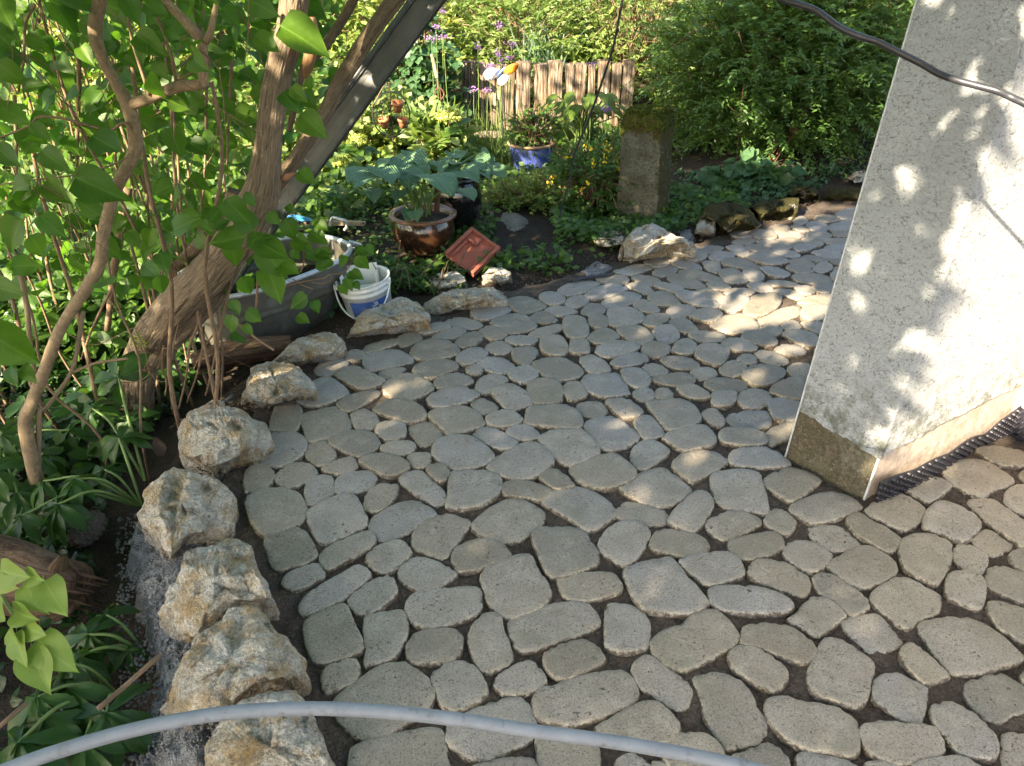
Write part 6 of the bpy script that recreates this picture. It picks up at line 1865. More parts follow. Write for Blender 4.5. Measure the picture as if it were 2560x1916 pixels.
pc = G(1057, 640, 0.0)
POT1 = np.array([pc[0], pc[1] + 0.10, -0.01])
pot('planter_bowl', 'wide brown glazed planter bowl holding the big blue-green hosta', POT1, [(0.0001, 0.0), (0.105, 0.0), (0.135, 0.03), (0.165, 0.085), (0.174, 0.13), (0.168, 0.17), (0.158, 0.195)], 'brownglaze',
    [(0.158, 0.195), (0.172, 0.200), (0.186, 0.206), (0.188, 0.216), (0.180, 0.222), (0.160, 0.220), (0.150, 0.21), (0.148, 0.14)], 'brownrim', 0.15, 0.185)
pb = G(1143, 584, 0.0)
POT2 = np.array([pb[0], pb[1] + 0.13, 0.0])
pot('round_pot', 'tall round black-brown glazed pot behind the wide planter bowl', POT2, [(0.0001, 0.0), (0.085, 0.0), (0.115, 0.05), (0.14, 0.13), (0.145, 0.19), (0.135, 0.25), (0.12, 0.28)], 'blackglaze',
    [(0.12, 0.28), (0.132, 0.288), (0.138, 0.298), (0.134, 0.306), (0.12, 0.305), (0.112, 0.25)], 'blackglaze', 0.112, 0.27)
bl = G(1328, 446, 0.0)
POT3 = np.array([bl[0], bl[1] + 0.13, -0.03])
pot('blue_pot', 'blue glazed pot with a bare brown rim on the garden bed', POT3, [(0.0001, 0.0), (0.10, 0.0), (0.125, 0.05), (0.15, 0.14), (0.156, 0.20), (0.15, 0.235)], 'blueglaze',
    [(0.15, 0.235), (0.158, 0.238), (0.172, 0.244), (0.176, 0.252), (0.170, 0.260), (0.150, 0.258), (0.142, 0.20)], 'bluerim', 0.145, 0.235)

# rusty iron ornament standing in the planter
a, b = PY(*CX2(800, 1560), POT1[1] + 0.05), PY(*CX2(815, 1290), POT1[1] + 0.05)
t = thing('iron_ornament', 'rust-brown iron stake with a flared foot standing in the planter bowl', 'ornament', tuple(a))
m = (a + b) / 2
Geo().add(*tube([a - [0, 0, .03], a + [0, 0, .015], m, b], [0.033, 0.026, 0.015, 0.018], 10, 5, 0.08, 1)).build('shaft', MAT['rust'], t)
V, F, UV = tube([b + [-0.045, 0, 0.0], b + [-0.02, 0, 0.025], b + [0.02, 0, 0.03], b + [0.05, 0, 0.012]], [0.012, 0.016, 0.018, 0.010], 8, 4, 0.1, 3)
Geo().add(V, F, UV).build('crosspiece', MAT['rust'], t)

# ------------------------------------------------------------------ broken clay tile leaning on the planter
def build_tile():
    q = [PY(*CD(1600, 332), 3.98), PY(*CD(1785, 520), 3.86), PY(*CD(1612, 664), 3.70), PY(*CD(1412, 510), 3.82)]
    o, ex, ey = q[3], q[2] - q[3], q[0] - q[3]
    n = np.cross(ex, ey); n /= np.linalg.norm(n)
    if np.dot(n, VIEW) < 0: n = -n
    t = thing('clay_tile', 'red interlocking roof tile leaning corner down against the planter bowl', 'roof tile', tuple(q[2]))
    def slab(nm, x0, x1, y0, y1, z0, z1):
        V = [o + ex * x + ey * y + n * z for z in (z0, z1) for x, y in ((x0, y0), (x1, y0), (x1, y1), (x0, y1))]
        F = [(3, 2, 1, 0), (4, 5, 6, 7), (0, 1, 5, 4), (1, 2, 6, 5), (2, 3, 7, 6), (3, 0, 4, 7)]
        ob = part(nm, V, F, MAT['tile'], t, False)
        bv = ob.modifiers.new('bevel', 'BEVEL'); bv.width = 0.003; bv.segments = 2
        return ob
    slab('plate', 0.0, 1.0, 0.0, 1.0, -0.016, 0.0)
    slab('rib', 0.0, 0.10, 0.0, 1.0, 0.001, 0.016)
    slab('rib', 0.17, 0.23, 0.05, 0.62, 0.001, 0.014)
    slab('rib', 0.90, 1.0, 0.0, 1.0, 0.001, 0.022)
    slab('rib', 0.80, 0.86, 0.0, 0.95, 0.001, 0.011)
    slab('rib', 0.101, 0.89, 0.92, 1.0, 0.001, 0.014)
    slab('lug', 0.17, 0.40, 0.64, 0.70, 0.001, 0.020)
    slab('lug', 0.42, 0.48, 0.64, 0.91, 0.001, 0.016)
build_tile()

# ------------------------------------------------------------------ mossy stone post
def build_post():
    c = G(1618, 565, 0.0)
    c = np.array([c[0], c[1] + 0.16, -0.02])
    H, w = 0.635, 0.25
    rot = math.radians(-27)
    t = thing('stone_post', 'square old stone post with a thick moss cap beside the paving', 'post', tuple(c))
    bm = bmesh.new()
    nz, nh = 60, 16
    rows = []
    for k in range(nz + 1):
        z = -0.04 + (H + 0.04) * k / nz
        r = []
        f = z / H
        s = w * (1.0 + 0.05 * (1 - f)) * (1 - 0.0 if f < 0.93 else 1 - (f - 0.93) * 0.8)
        for e in range(4):
            for j in range(nh):
                u = -0.5 + j / nh
                x, y = [(u, -0.5), (0.5, u), (-u, 0.5), (-0.5, -u)][e]
                rad = max(abs(x), abs(y))
                cr = 1 - 0.045 * (abs(x) * abs(y) * 4) ** 6
                p = Vector((x * s * cr, y * s * cr, z))
                p.rotate(Matrix.Rotation(rot, 3, 'Z'))
                p += Vector((-0.022 * f, 0.01 * f, 0))
                d = 0.010 * fbm(p * 1.0 + Vector((4, 2, 1)), 4, 9)
                q = Vector((p.x, p.y, 0)).normalized()
                p += q * d
                r.append(bm.verts.new(p + Vector(c)))
        rows.append(r)
    m = 4 * nh
    for a, b in zip(rows[:-1], rows[1:]):
        for i in range(m):
            bm.faces.new((a[i], a[(i + 1) % m], b[(i + 1) % m], b[i]))
    tc = bm.verts.new(Vector(c) + Vector((-0.022, 0.01, H + 0.01)))
    for i in range(m):
        bm.faces.new((rows[-1][i], rows[-1][(i + 1) % m], tc))
    zz = [v.co.z - c[2] for v in bm.verts]
    nn = []
    bm.normal_update()
    for v in bm.verts:
        nn.append(v.normal.copy())
    mo = []
    for z, nv in zip(zz, nn):
        right = max(0.0, nv.dot(Vector((math.cos(rot), math.sin(rot), 0))))
        mo.append(min(1.0, 0.04 + 0.72 * right + 0.9 * max(0, (z - 0.49) / 0.12)))
    o = part_bm('shaft', bm, MAT['oldstone'], t, False)
    at = o.data.attributes.new('moss', 'FLOAT', 'POINT')
    at.data.foreach_set('value', np.array(mo, np.float32))
    # cushion of moss on the head
    bm = bmesh.new()
    bmesh.ops.create_grid(bm, x_segments=26, y_segments=26, size=0.5)
    for v in bm.verts:
        x, y = v.co.x, v.co.y
        e = max(abs(x), abs(y)) * 2
        drop = 0.085 * max(0, (e - 0.82) / 0.18) ** 1.6 * (1 + 0.5 * noise.noise(Vector((x * 7, y * 7, 3))))
        s = w * (1.06 - 0.04 * (abs(x * y) * 4))
        p = Vector((x * s, y * s, H + 0.028 - drop - 0.012 * (abs(x * y) * 4) + 0.020 * fbm((x * 9, y * 9, 1), 3)))
        p.rotate(Matrix.Rotation(rot, 3, 'Z'))
        v.co = p + Vector(c) + Vector((-0.022, 0.01, 0))
    part_bm('moss_cap', bm, MAT['moss'], t)
    mp = np.column_stack([RS.uniform(-0.5, 0.5, 4200), RS.uniform(-0.5, 0.5, 4200)])
    ca, sa = math.cos(rot), math.sin(rot)
    e = np.maximum(abs(mp[:, 0]), abs(mp[:, 1])) * 2
    P = np.column_stack([(mp[:, 0] * ca - mp[:, 1] * sa) * w * 1.07, (mp[:, 0] * sa + mp[:, 1] * ca) * w * 1.07, H + 0.03 - 0.085 * np.maximum(0, (e - 0.82) / 0.18) ** 1.6 - 0.02 * abs(mp[:, 0] * mp[:, 1]) * 4])
    P += c + np.array([-0.022, 0.01, 0.0])
    scatter('moss_sprig', T_SMALL, P, rdir(len(P), 0.6), rdir(len(P)), np.full(len(P), 0.007) * RS.uniform(0.6, 1.3, len(P)), MAT['moss'], t)
build_post()

# ------------------------------------------------------------------ cables and pipes
def cable(name, label, cat, pts, r, mat, sub=8, sides=10):
    V, F, UV = tube(np.array(pts), r, sides, sub)
    o = Geo().add(V, F, UV).build(name, MAT[mat])
    return tag(o, label, cat)
PR = crop(1860, 0, 3.154)
c_pts = [PY(*PR(x, y), Y) for x, y, Y in ((40, -150, 1.75), (170, -60, 1.72), (320, 0, 1.70), (430, 35, 1.68), (560, 80, 1.66), (660, 150, 1.64), (760, 222, 1.62), (900, 285, 1.60), (1060, 335, 1.58), (1180, 395, 1.56), (1290, 450, 1.545), (1400, 505, 1.53), (1550, 590, 1.50), (1700, 640, 1.47), (1850, 680, 1.45), (2000, 720, 1.43), (2100, 765, 1.42), (2208, 815, 1.40), (2330, 880, 1.38), (2600, 1000, 1.36))]
cable('cable', 'thick black cable hanging across the top of the white buttress', 'cable', c_pts, wpx(8.2, 1.55, 150), 'rubber')
c_pts = [PY(u, v, Y) for u, v, Y in ((1590, -160, 3.3), (1572, -60, 3.3), (1556, 0, 3.3), (1535, 110, 3.35), (1510, 190, 3.4), (1475, 290, 3.5), (1450, 350, 3.55), (1432, 400, 3.6), (1424, 450, 3.65), (1410, 500, 3.7), (1398, 545, 3.75))]
cable('cable', 'thin dark wire hanging down in front of the yellow flowers', 'wire', c_pts, 0.0048, 'rubber', 6, 8)
v0 = 1790
c_pts = [PD(u, v, zd) for u, v, zd in ((-500, 2150, 1.02), (-120, 1985, 1.06), (40, 1916, 1.08), (180, 1868, 1.10), (330, 1826, 1.12), (500, 1792, 1.14), (650, 1776, 1.155), (800, 1772, 1.165), (960, 1780, 1.17), (1150, 1800, 1.17), (1330, 1828, 1.165), (1500, 1850, 1.16), (1680, 1880, 1.15), (1860, 1918, 1.13), (2100, 1985, 1.10), (2500, 2120, 1.04))]
cable('conduit', 'grey plastic conduit arching above the paving in the foreground', 'conduit', c_pts, 1.165 * 17.2 / FPX, 'conduit', 8, 16)

# ------------------------------------------------------------------ sleeper palisade
SL_Y = 6.9
SLEEP = ((1152, 1176, 158, 235), (1178, 1190, 155, 240), (1192, 1213, 157, 300), (1216, 1236, 160, 305), (1238, 1256, 160, 310), (1258, 1268, 165, 300), (1270, 1288, 175, 300), (1291, 1328, 155, 285), (1333, 1368, 158, 262), (1371, 1408, 157, 262), (1412, 1436, 157, 250), (1440, 1468, 158, 262), (1471, 1489, 162, 262), (1497, 1527, 158, 245), (1532, 1556, 158, 250), (1560, 1590, 156, 250))
ORD = 'first second third fourth fifth sixth seventh eighth ninth tenth eleventh twelfth thirteenth fourteenth fifteenth sixteenth'.split()
for i, (u0, u1, v0, v1) in enumerate(SLEEP):
    a, b = PY(u0, v0, SL_Y), PY(u1, v0, SL_Y)
    w = b[0] - a[0]
    h = a[2]
    cx = (a[0] + b[0]) / 2
    bm = bmesh.new()
    bmesh.ops.create_cube(bm, size=1.0)
    bmesh.ops.subdivide_edges(bm, edges=bm.edges, cuts=5, use_grid_fill=True)
    dep = RS.uniform(0.11, 0.14)
    ph = RS.rand() * 20
    lean = RS.normal(0, 0.035)
    HS = RS.uniform(0.965, 1.02)
    for v in bm.verts:
        x, y, z = v.co
        k = 0.93 + 0.07 * (1 - (2 * abs(x)) ** 4 * (2 * abs(y)) ** 4)
        zz = (z + 0.5) * (h * HS + 0.1) - 0.1
        j = noise.noise(Vector((x * 3 + ph, y * 3, z * 1.5)))
        v.co = Vector((cx + x * w * k * (1 + 0.06 * j) - lean * (zz - h), SL_Y + dep / 2 + y * dep * k + 0.01 * j, zz + (0.012 * noise.noise(Vector((x * 5 + ph, y * 5, 2))) if z > 0.4 else 0)))
    o = part_bm('sleeper', bm, MAT['sleeper'], None, False)
    me = o.data
    loc = Vector((cx, SL_Y + dep / 2, 0))
    me.transform(Matrix.Translation(-loc))
    o.location = loc
    tag(o, ('leftmost' if i == 0 else 'rightmost' if i == len(SLEEP) - 1 else ORD[i] + ' from the left') + ' of the upright timber sleepers of the palisade', 'sleeper', 'upright timber sleepers of the palisade')
# board lying at the foot of the palisade
a = PY(1185, 338, 6.3); b = PY(1255, 335, 6.3)
V, F = box((a + b) / 2, (np.linalg.norm(b - a), 0.05, 0.045))
o = part('edging_board', V, F, MAT['oldwood'], None, False)
tag(o, 'short grey board lying in the bed below the timber sleepers', 'board')

# ------------------------------------------------------------------ garden ornaments
def spiral_stand():
    Y = 5.0
    c = PY(978, 287, Y)
    R = wpx(47, Y, 287)
    foot = np.array([c[0], Y, -0.02])
    t = thing('spiral_stand', 'black wire spiral on a stake holding small terracotta pots', 'garden stake', tuple(foot))
    yaw = math.radians(22)
    def P(x, z, y=0.0):
        return c + np.array([x * math.cos(yaw) - y * math.sin(yaw), x * math.sin(yaw) + y * math.cos(yaw), z])
    Geo().add(*tube([P(R * math.cos(a), R * math.sin(a) * 1.15) for a in np.linspace(0, 2 * math.pi, 40, endpoint=False)], 0.0042, 6, 1, closed=True, cap=False)).build('ring', MAT['iron'], t)
    pts = []
    for a in np.linspace(0.6, 2 * math.pi * 6.0, 170):
        r = R * 0.12 + R * 0.84 * a / (2 * math.pi * 6)
        pts.append(P(r * math.sin(a), r * math.cos(a) * 1.12))
    Geo().add(*tube(pts, 0.0020, 5, 1)).build('spiral', MAT['iron'], t)
    Geo().add(*tube([foot, P(0, -R * 1.15), P(0, 0), P(0, R * 1.15), P(-0.005, R * 1.5)], 0.0040, 6, 2)).build('stake', MAT['rust'], t)
    hk = [P(-0.012 + 0.026 * (1 - i / 26) * math.cos(a), R * 1.15 + 0.048 + 0.026 * (1 - i / 26) * math.sin(a)) for i, a in enumerate(np.linspace(-1.6, 7.5, 24))]
    Geo().add(*tube(hk, 0.0032, 6, 1)).build('hook', MAT['iron'], t)
    S4 = crop(900, 180, 4.6)
    for i, (x, y, w_) in enumerate(((435, 345, 138), (270, 535, 132), (490, 535, 125))):
        q = PY(*S4(x, y), Y - 0.05)
        rr = wpx(w_ / 4.6 / 2, Y - 0.05, 290)
        lab = ['topmost of the small terracotta pots in the wire spiral', 'small terracotta pot at the lower left of the wire spiral', 'small terracotta pot at the lower right of the wire spiral'][i]
        tp_ = thing('terracotta_pot', lab, 'flower pot', (q[0], q[1], q[2] - rr * 1.75), 'terracotta pots in the wire spiral')
        rot = Matrix.Rotation(math.radians((8, -6, 4)[i]), 3, 'Y') @ Matrix.Rotation(math.radians(10), 3, 'X')
        Geo().add(*lathe([(0.0001, -1.75 * rr), (0.56 * rr, -1.75 * rr), (0.84 * rr, -0.58 * rr)], q, 24, rot)).build('body', MAT['terracotta'], tp_)
        Geo().add(*lathe([(0.84 * rr, -0.58 * rr), (0.94 * rr, -0.58 * rr), (rr, 0), (0.9 * rr, 0), (0.78 * rr, -0.6 * rr), (0.5 * rr, -1.65 * rr), (0.0001, -1.65 * rr)], q, 24, rot)).build('rim', MAT['terracotta'], tp_)
spiral_stand()

def butterfly():
    Y = 5.9
    X2 = CX2
    body = PY(*X2(1255, 490), Y)
    foot = np.array([body[0], Y, 0.0])
    t = thing('butterfly_stake', 'white and orange butterfly ornament on a thin stake before the sleepers', 'garden stake', tuple(foot))
    Geo().add(*tube([foot - [0, 0, .05], foot * 0.5 + body * 0.5 + [0.004, 0, 0], body], 0.0035, 6, 3)).build('stake', MAT['iron'], t)
    Geo().add(*tube([PY(*X2(x, y), Y - 0.012) for x, y in ((1275, 468), (1255, 490), (1235, 520), (1225, 545))], [0.006, 0.009, 0.008, 0.004], 8, 4)).build('body', MAT['label_blue'], t)
    def wing(pts, mat, bend):
        P = catmull(np.array(pts, float), 5, True)
        c = np.array([1250, 505])
        V = []
        for (x, y) in P:
            V.append(PY(*X2(x, y), Y - bend * np.hypot(x - c[0], y - c[1]) / 100))
        n = len(V)
        cen = np.mean(V, 0)
        V2 = V + [cen] + [v + np.array([0, 0.003, 0]) for v in V] + [cen + np.array([0, 0.003, 0])]
        F = [(i, (i + 1) % n, n) for i in range(n)] + [(n + 1 + (i + 1) % n, n + 1 + i, 2 * n + 1) for i in range(n)] + [(i, n + 1 + i, n + 1 + (i + 1) % n, (i + 1) % n) for i in range(n)]
        part('wing', V2, F, MAT[mat], t)
    wing([(1240, 480), (1180, 470), (1135, 495), (1135, 535), (1165, 558), (1205, 545), (1228, 515)], 'wing_white', 0.06)
    wing([(1245, 520), (1225, 560), (1235, 585), (1265, 590), (1295, 565), (1305, 530), (1285, 515)], 'wing_white', 0.03)
    wing([(1268, 490), (1290, 460), (1340, 438), (1370, 440), (1360, 480), (1320, 512), (1285, 515)], 'wing_orange', 0.08)
    for pts in ([(1190, 478), (1160, 500), (1150, 530)], [(1215, 490), (1190, 530), (1180, 550)], [(1310, 465), (1330, 475), (1345, 465)]):
        Geo().add(*tube([PY(*X2(x, y), Y - 0.05) for x, y in pts], 0.0025, 5, 3)).build('wing_vein', MAT['iron'] if pts[0][0] > 1300 else MAT['wing_white'], t)
butterfly()

def cultivator():
    Y = 6.35
    t = thing('hand_cultivator', 'old hand cultivator with a grey wooden handle hanging before the climber', 'garden tool', tuple(PY(*CX2(800, 450), Y)))
    Geo().add(*tube([PY(*CX2(x, y), Y) for x, y in ((770, 375), (785, 430), (800, 500), (808, 540))], [0.012, 0.015, 0.016, 0.013], 8, 4)).build('handle', MAT['oldwood'], t)
    for pts in ([(808, 540), (815, 590), (845, 625), (857, 655), (835, 690)], [(808, 540), (812, 600), (795, 630), (800, 660), (828, 680)], [(810, 540), (822, 600), (832, 650), (838, 760)]):
        Geo().add(*tube([PY(*CX2(x, y), Y) for x, y in pts], 0.006, 6, 4)).build('tine', MAT['rust'], t)
cultivator()

for (x, y, w_, d_, Y, lab) in ((1240, 62, 76, 70, 8.6, 'terracotta flower pot standing high on the raised bed under a bush'), (765, 150, 90, 100, 8.0, 'terracotta pot half hidden behind the steel channel on the raised bed')):
    q = PY(*CX2(x, y), Y)
    rr = wpx(w_ / 2.76 / 2, Y, 20)
    t = thing('terracotta_pot', lab, 'flower pot', (q[0], q[1], q[2] - 1.6 * rr))
    Geo().add(*lathe([(0.0001, -1.6 * rr), (0.6 * rr, -1.6 * rr), (0.86 * rr, -0.5 * rr)], q, 24)).build('body', MAT['terracotta'], t)
    Geo().add(*lathe([(0.86 * rr, -0.5 * rr), (0.96 * rr, -0.5 * rr), (rr, 0), (0.9 * rr, 0), (0.75 * rr, -0.7 * rr), (0.0001, -0.8 * rr)], q, 24)).build('rim', MAT['terracotta'], t)

# ------------------------------------------------------------------ log, cone, litter
def build_log():
    a, b = G(*CC(-420, 1080), 0.02), G(*CC(560, 1330), -0.02)
    path = [a + (b - a) * f + np.array([0, 0, 0.012 * math.sin(7 * f)]) for f in (0, 0.2, 0.4, 0.6, 0.8, 0.92, 1.0)]
    t = thing('rotten_log', 'rotten brown log with a splintered end lying in the left bed', 'log', tuple(b))
    V, F, UV = tube(np.array(path), [0.085, 0.088, 0.09, 0.092, 0.086, 0.075, 0.05], 26, 7, 0.30, 5)
    Geo().add(V, F, UV).build('trunk_piece', MAT['log'], t)
    d = (b - a) / np.linalg.norm(b - a)
    g = Geo()
    for k in range(26):
        an = k * 2 * math.pi / 26
        r = RS.uniform(0.02, 0.068)
        n1 = np.cross(d, [0, 0, 1.0]); n2 = np.cross(n1, d)
        p = b - d * 0.09 + n1 * r * math.cos(an) + n2 * r * math.sin(an)
        g.add(*tube([p, p + d * RS.uniform(0.06, 0.15) + RS.normal(0, 0.006, 3)], [0.012, 0.002], 5, 2))
    g.build('splinter', MAT['log'], t)
    q = G(*CC(400, 1120), 0.075)
    Geo().add(*tube([q + [-0.02, 0, -0.05], q + [0.0, 0, -0.01], q + [0.02, 0, 0.02]], [0.03, 0.022, 0.010], 9, 3, 0.2, 3)).build('branch_stub', MAT['log'], t)
build_log()
a_, b_ = G(*CB(1330, 1130), -0.03), G(*CB(2010, 985), -0.02)
o = Geo().add(*tube([a_ + (b_ - a_) * f + np.array([0, 0, 0.01 * math.sin(5 * f)]) for f in (0, 0.25, 0.5, 0.75, 1)], [0.042, 0.05, 0.052, 0.05, 0.04], 40, 10, 0.2, 8, ridge=0.1, rfreq=5)).build('rotten_log', MAT['log'])
tag(o, 'dark brown log lying in the hollow between the zinc tub and the border rocks', 'log')

def build_cone():
    c = G(*CC(590, 900), -0.07)
    t = thing('pine_cone', 'large grey pine cone lying among the hellebore leaves', 'pine cone', tuple(c))
    ax = Vector((0.30, 0.93, 0.22)).normalized()
    q = ax.to_track_quat('Z', 'Y')
    L, R = 0.125, 0.036
    V, F, UV = lathe([(0.0001, -L / 2), (R * 0.55, -L / 2 + 0.015), (R * 0.62, 0), (R * 0.3, L / 2 - 0.02), (0.0001, L / 2)], c, 14, q.to_matrix())
    Geo().add(V, F, UV).build('core', MAT['rust'], t)
    sv = [(-0.011, 0, 0), (0.011, 0, 0), (0.012, 0.006, 0.015), (0.0, 0.011, 0.021), (-0.012, 0.006, 0.015), (-0.010, -0.004, 0.002), (0.010, -0.004, 0.002), (0.011, 0.002, 0.016), (0.0, 0.006, 0.022), (-0.011, 0.002, 0.016)]
    sf = [(0, 1, 2, 3, 4), (9, 8, 7, 6, 5), (0, 5, 6, 1), (1, 6, 7, 2), (2, 7, 8, 3), (3, 8, 9, 4), (4, 9, 5, 0)]
    me = mesh_py('scale', sv, sf, False)
    me.materials.append(MAT['cone'])
    n = 110
    for k in range(n):
        f = k / n
        a = k * 2.39996
        z = -L / 2 + 0.008 + L * 0.92 * f
        r = R * (math.sin(math.pi * min(1, f * 0.82 + 0.16)) ** 0.7) * 0.72
        rad = Vector((math.cos(a), math.sin(a), 0))
        pos = q @ Vector((r * rad.x, r * rad.y, z))
        up = Vector((0, 0, 1))
        X = rad.cross(up) * -1
        M3 = Matrix((X, rad, up)).transposed()
        Rm = q.to_matrix() @ M3 @ Matrix.Rotation(math.radians(38 - 22 * f), 3, 'X').inverted()
        s = 0.62 + 0.55 * math.sin(math.pi * min(1, f * 0.9 + 0.1))
        o = bpy.data.objects.new('scale', me)
        COL.objects.link(o)
        o.parent = t
        o.matrix_local = Matrix.Translation(pos) @ Rm.to_4x4() @ Matrix.Scale(s, 4)
build_cone()

def flat_leaf(label, cr, base, tip, w, zd, mat, tmpl, seed, nrm):
    a, e = PD(*cr(*base), zd), PD(*cr(*tip), zd - 0.02)
    d = e - a
    V0, F0, U0 = tmpl
    R = frames(d[None], np.array([nrm], float))[0]
    s = np.linalg.norm(d) / 1.3
    V = (R @ V0.T).T * s + a
    me = mesh_np('dead_leaf', V - a, F0, U0, np.zeros(len(V)))
    o = link('dead_leaf', me, MAT[mat])
    o.location = a
    tag(o, label, 'dead leaf')
T_DEAD = leaf_template(P_OVAL, 1.7, 10, 6, 0.35, 0.5, 0.10, 0.1, 4)
flat_leaf('curled grey-brown dead leaf at the foot of the trunk, nearest the craggy rock', CC, (1120, 390), (1085, 290), 160, 2.50, 'dead', T_DEAD, 1, (0.5, -0.7, 0.5))
for (pts, lab, z) in (([(330, 1660), (560, 1560), (900, 1380), (1070, 1180)], None, 0), ):
    pass
o = Geo().add(*tube([PD(*CL(x, y), zd) for x, y, zd in ((-60, 1440, 1.50), (180, 1230, 1.55))], 0.005, 6, 2)).build('dry_stick', MAT['twig'])
tag(o, 'dry brown stick at the lower left beside the hellebore', 'stick')
o = Geo().add(*tube([PD(*CL(x, y), zd) for x, y, zd in ((660, 1270, 1.62), (850, 1110, 1.68), (1080, 905, 1.74))], 0.006, 6, 3)).build('dry_stick', MAT['twig'])
tag(o, 'dry brown stick leaning over the mortar towards the split rock', 'stick')
o = Geo().add(*tube([G(*CK(x, y), 0.012) for x, y in ((95, 835), (200, 812), (300, 800), (372, 785))], 0.008, 6, 3)).build('edge_strip', MAT['rubber'])
tag(o, 'black plastic strip poking out along the edge of the paving', 'strip')
for (x, y, lab, r) in ((1550, 490, 'small round brown pebble in the soil joint beside the craggy rock', 0.011), (1700, 640, 'tiny pebble in the soil strip beside the left-most stones', 0.007)):
    q = G(*CC(x, y), 0.0)
    bm = bmesh.new()
    bmesh.ops.create_icosphere(bm, subdivisions=3, radius=r)
    for v in bm.verts:
        v.co += v.normal * r * 0.2 * noise.noise(v.co * 60 + Vector((x, y, 0)))
    o = part_bm('pebble', bm, MAT['rock_soily'])
    o.location = q
    tag(o, lab, 'pebble')

# crumbs of soil and grit in the wide joint beside the rocks
n = 2600
yy = RS.uniform(0.7, 4.6, n)
xx = np.where(yy < 3.2, xl(yy) + RS.normal(-0.02, 0.05, n), RS.uniform(-0.2, 2.2, n))
yf = yfar(xx) + np.abs(RS.normal(0.03, 0.05, n))
yy = np.where(yy < 3.2, yy, yf)
rr = RS.uniform(0.0018, 0.006, n)
base = np.array([(1, 0, 0), (-1, 0, 0), (0, 1, 0), (0, -1, 0), (0, 0, 1), (0, 0, -1)], float)
fc = np.array([(0, 2, 4), (2, 1, 4), (1, 3, 4), (3, 0, 4), (2, 0, 5), (1, 2, 5), (3, 1, 5), (0, 3, 5)])
V = base[None] * rr[:, None, None] * RS.uniform(0.6, 1.3, (n, 6, 1)) + np.stack([xx, yy, -0.008 + rr * 0.3], 1)[:, None, :]
F = (fc[None] + (np.arange(n) * 6)[:, None, None]).reshape(-1, 3)
link('soil_crumbs', mesh_np('soil_crumbs', V.reshape(-1, 3), F, smooth_=False), MAT['sand'], None, 'stuff')
# grit and crumbs lying in the joints of the paving
n = 16000
xx, yy = RS.uniform(-0.9, 2.4, n), RS.uniform(0.6, 4.2, n)
m = (xx > xl(yy)) & (yy < yfar(xx))
xx, yy = xx[m], yy[m]
n = len(xx)
rr = RS.uniform(0.0012, 0.0038, n)
V = base[None] * rr[:, None, None] * RS.uniform(0.6, 1.3, (n, 6, 1)) + np.stack([xx, yy, -0.0125 + 0.006 * RS.rand(n)], 1)[:, None, :]
F = (fc[None] + (np.arange(n) * 6)[:, None, None]).reshape(-1, 3)
link('joint_grit', mesh_np('joint_grit', V.reshape(-1, 3), F, smooth_=False), MAT['sand'], None, 'stuff')
# crumbs of earth dropped on the stones
n = 420
xx, yy = RS.uniform(-0.7, 2.2, n), RS.uniform(0.7, 4.2, n)
m = (xx > xl(yy)) & (yy < yfar(xx))
xx, yy = xx[m], yy[m]
n = len(xx)
rr = RS.uniform(0.0008, 0.0026, n)
V = base[None] * rr[:, None, None] * RS.uniform(0.6, 1.3, (n, 6, 1)) + np.stack([xx, yy, 0.001 + rr * 0.3], 1)[:, None, :]
F = (fc[None] + (np.arange(n) * 6)[:, None, None]).reshape(-1, 3)
link('soil_crumbs', mesh_np('soil_crumbs', V.reshape(-1, 3), F, smooth_=False), MAT['soil'], None, 'stuff')
# grains of the mortar that fell loose
n = 1800
P = []
while len(P) < n:
    u, v = RS.uniform(290, 560), RS.uniform(1290, 1916)
    p = G(u, v, -0.08)
    if p[0] > xl(p[1]) - 0.12 or p[0] < xl(p[1]) - 0.42: continue
    P.append((p[0], p[1], float(zmortar(np.array(p[0]), np.array(p[1]))) + 0.004))
P = np.array(P)
rr = RS.uniform(0.002, 0.006, n) * np.where(RS.rand(n) < 0.03, 2.5, 1)
V = base[None] * rr[:, None, None] * RS.uniform(0.6, 1.3, (n, 6, 1)) + P[:, None, :]
F = (fc[None] + (np.arange(n) * 6)[:, None, None]).reshape(-1, 3)
link('mortar_crumbs', mesh_np('mortar_crumbs', V.reshape(-1, 3), F, smooth_=True), MAT['mortar'], None, 'stuff')

# white boards glimpsed through the lilac
def board(pts, Y, lab):
    V = [PY(*CA(x, y), Y) for x, y in pts]
    V += [v + np.array([0, 0.03, 0]) for v in V]
    o = part('white_board', V, [(0, 1, 2, 3), (7, 6, 5, 4), (0, 4, 5, 1), (1, 5, 6, 2), (2, 6, 7, 3), (3, 7, 4, 0)], MAT['white'], None, False)
    tag(o, lab, 'board')
board([(380, 90), (640, 90), (640, 220), (380, 220)], 7.2, 'white board glimpsed through the lilac leaves, the topmost')
board([(500, 310), (660, 310), (660, 470), (500, 470)], 7.2, 'white board glimpsed behind the slim lilac stem below the topmost one')
board([(905, 480), (1000, 480), (1000, 680), (905, 680)], 7.0, 'narrow white board glimpsed behind the fork of the slim lilac stem')
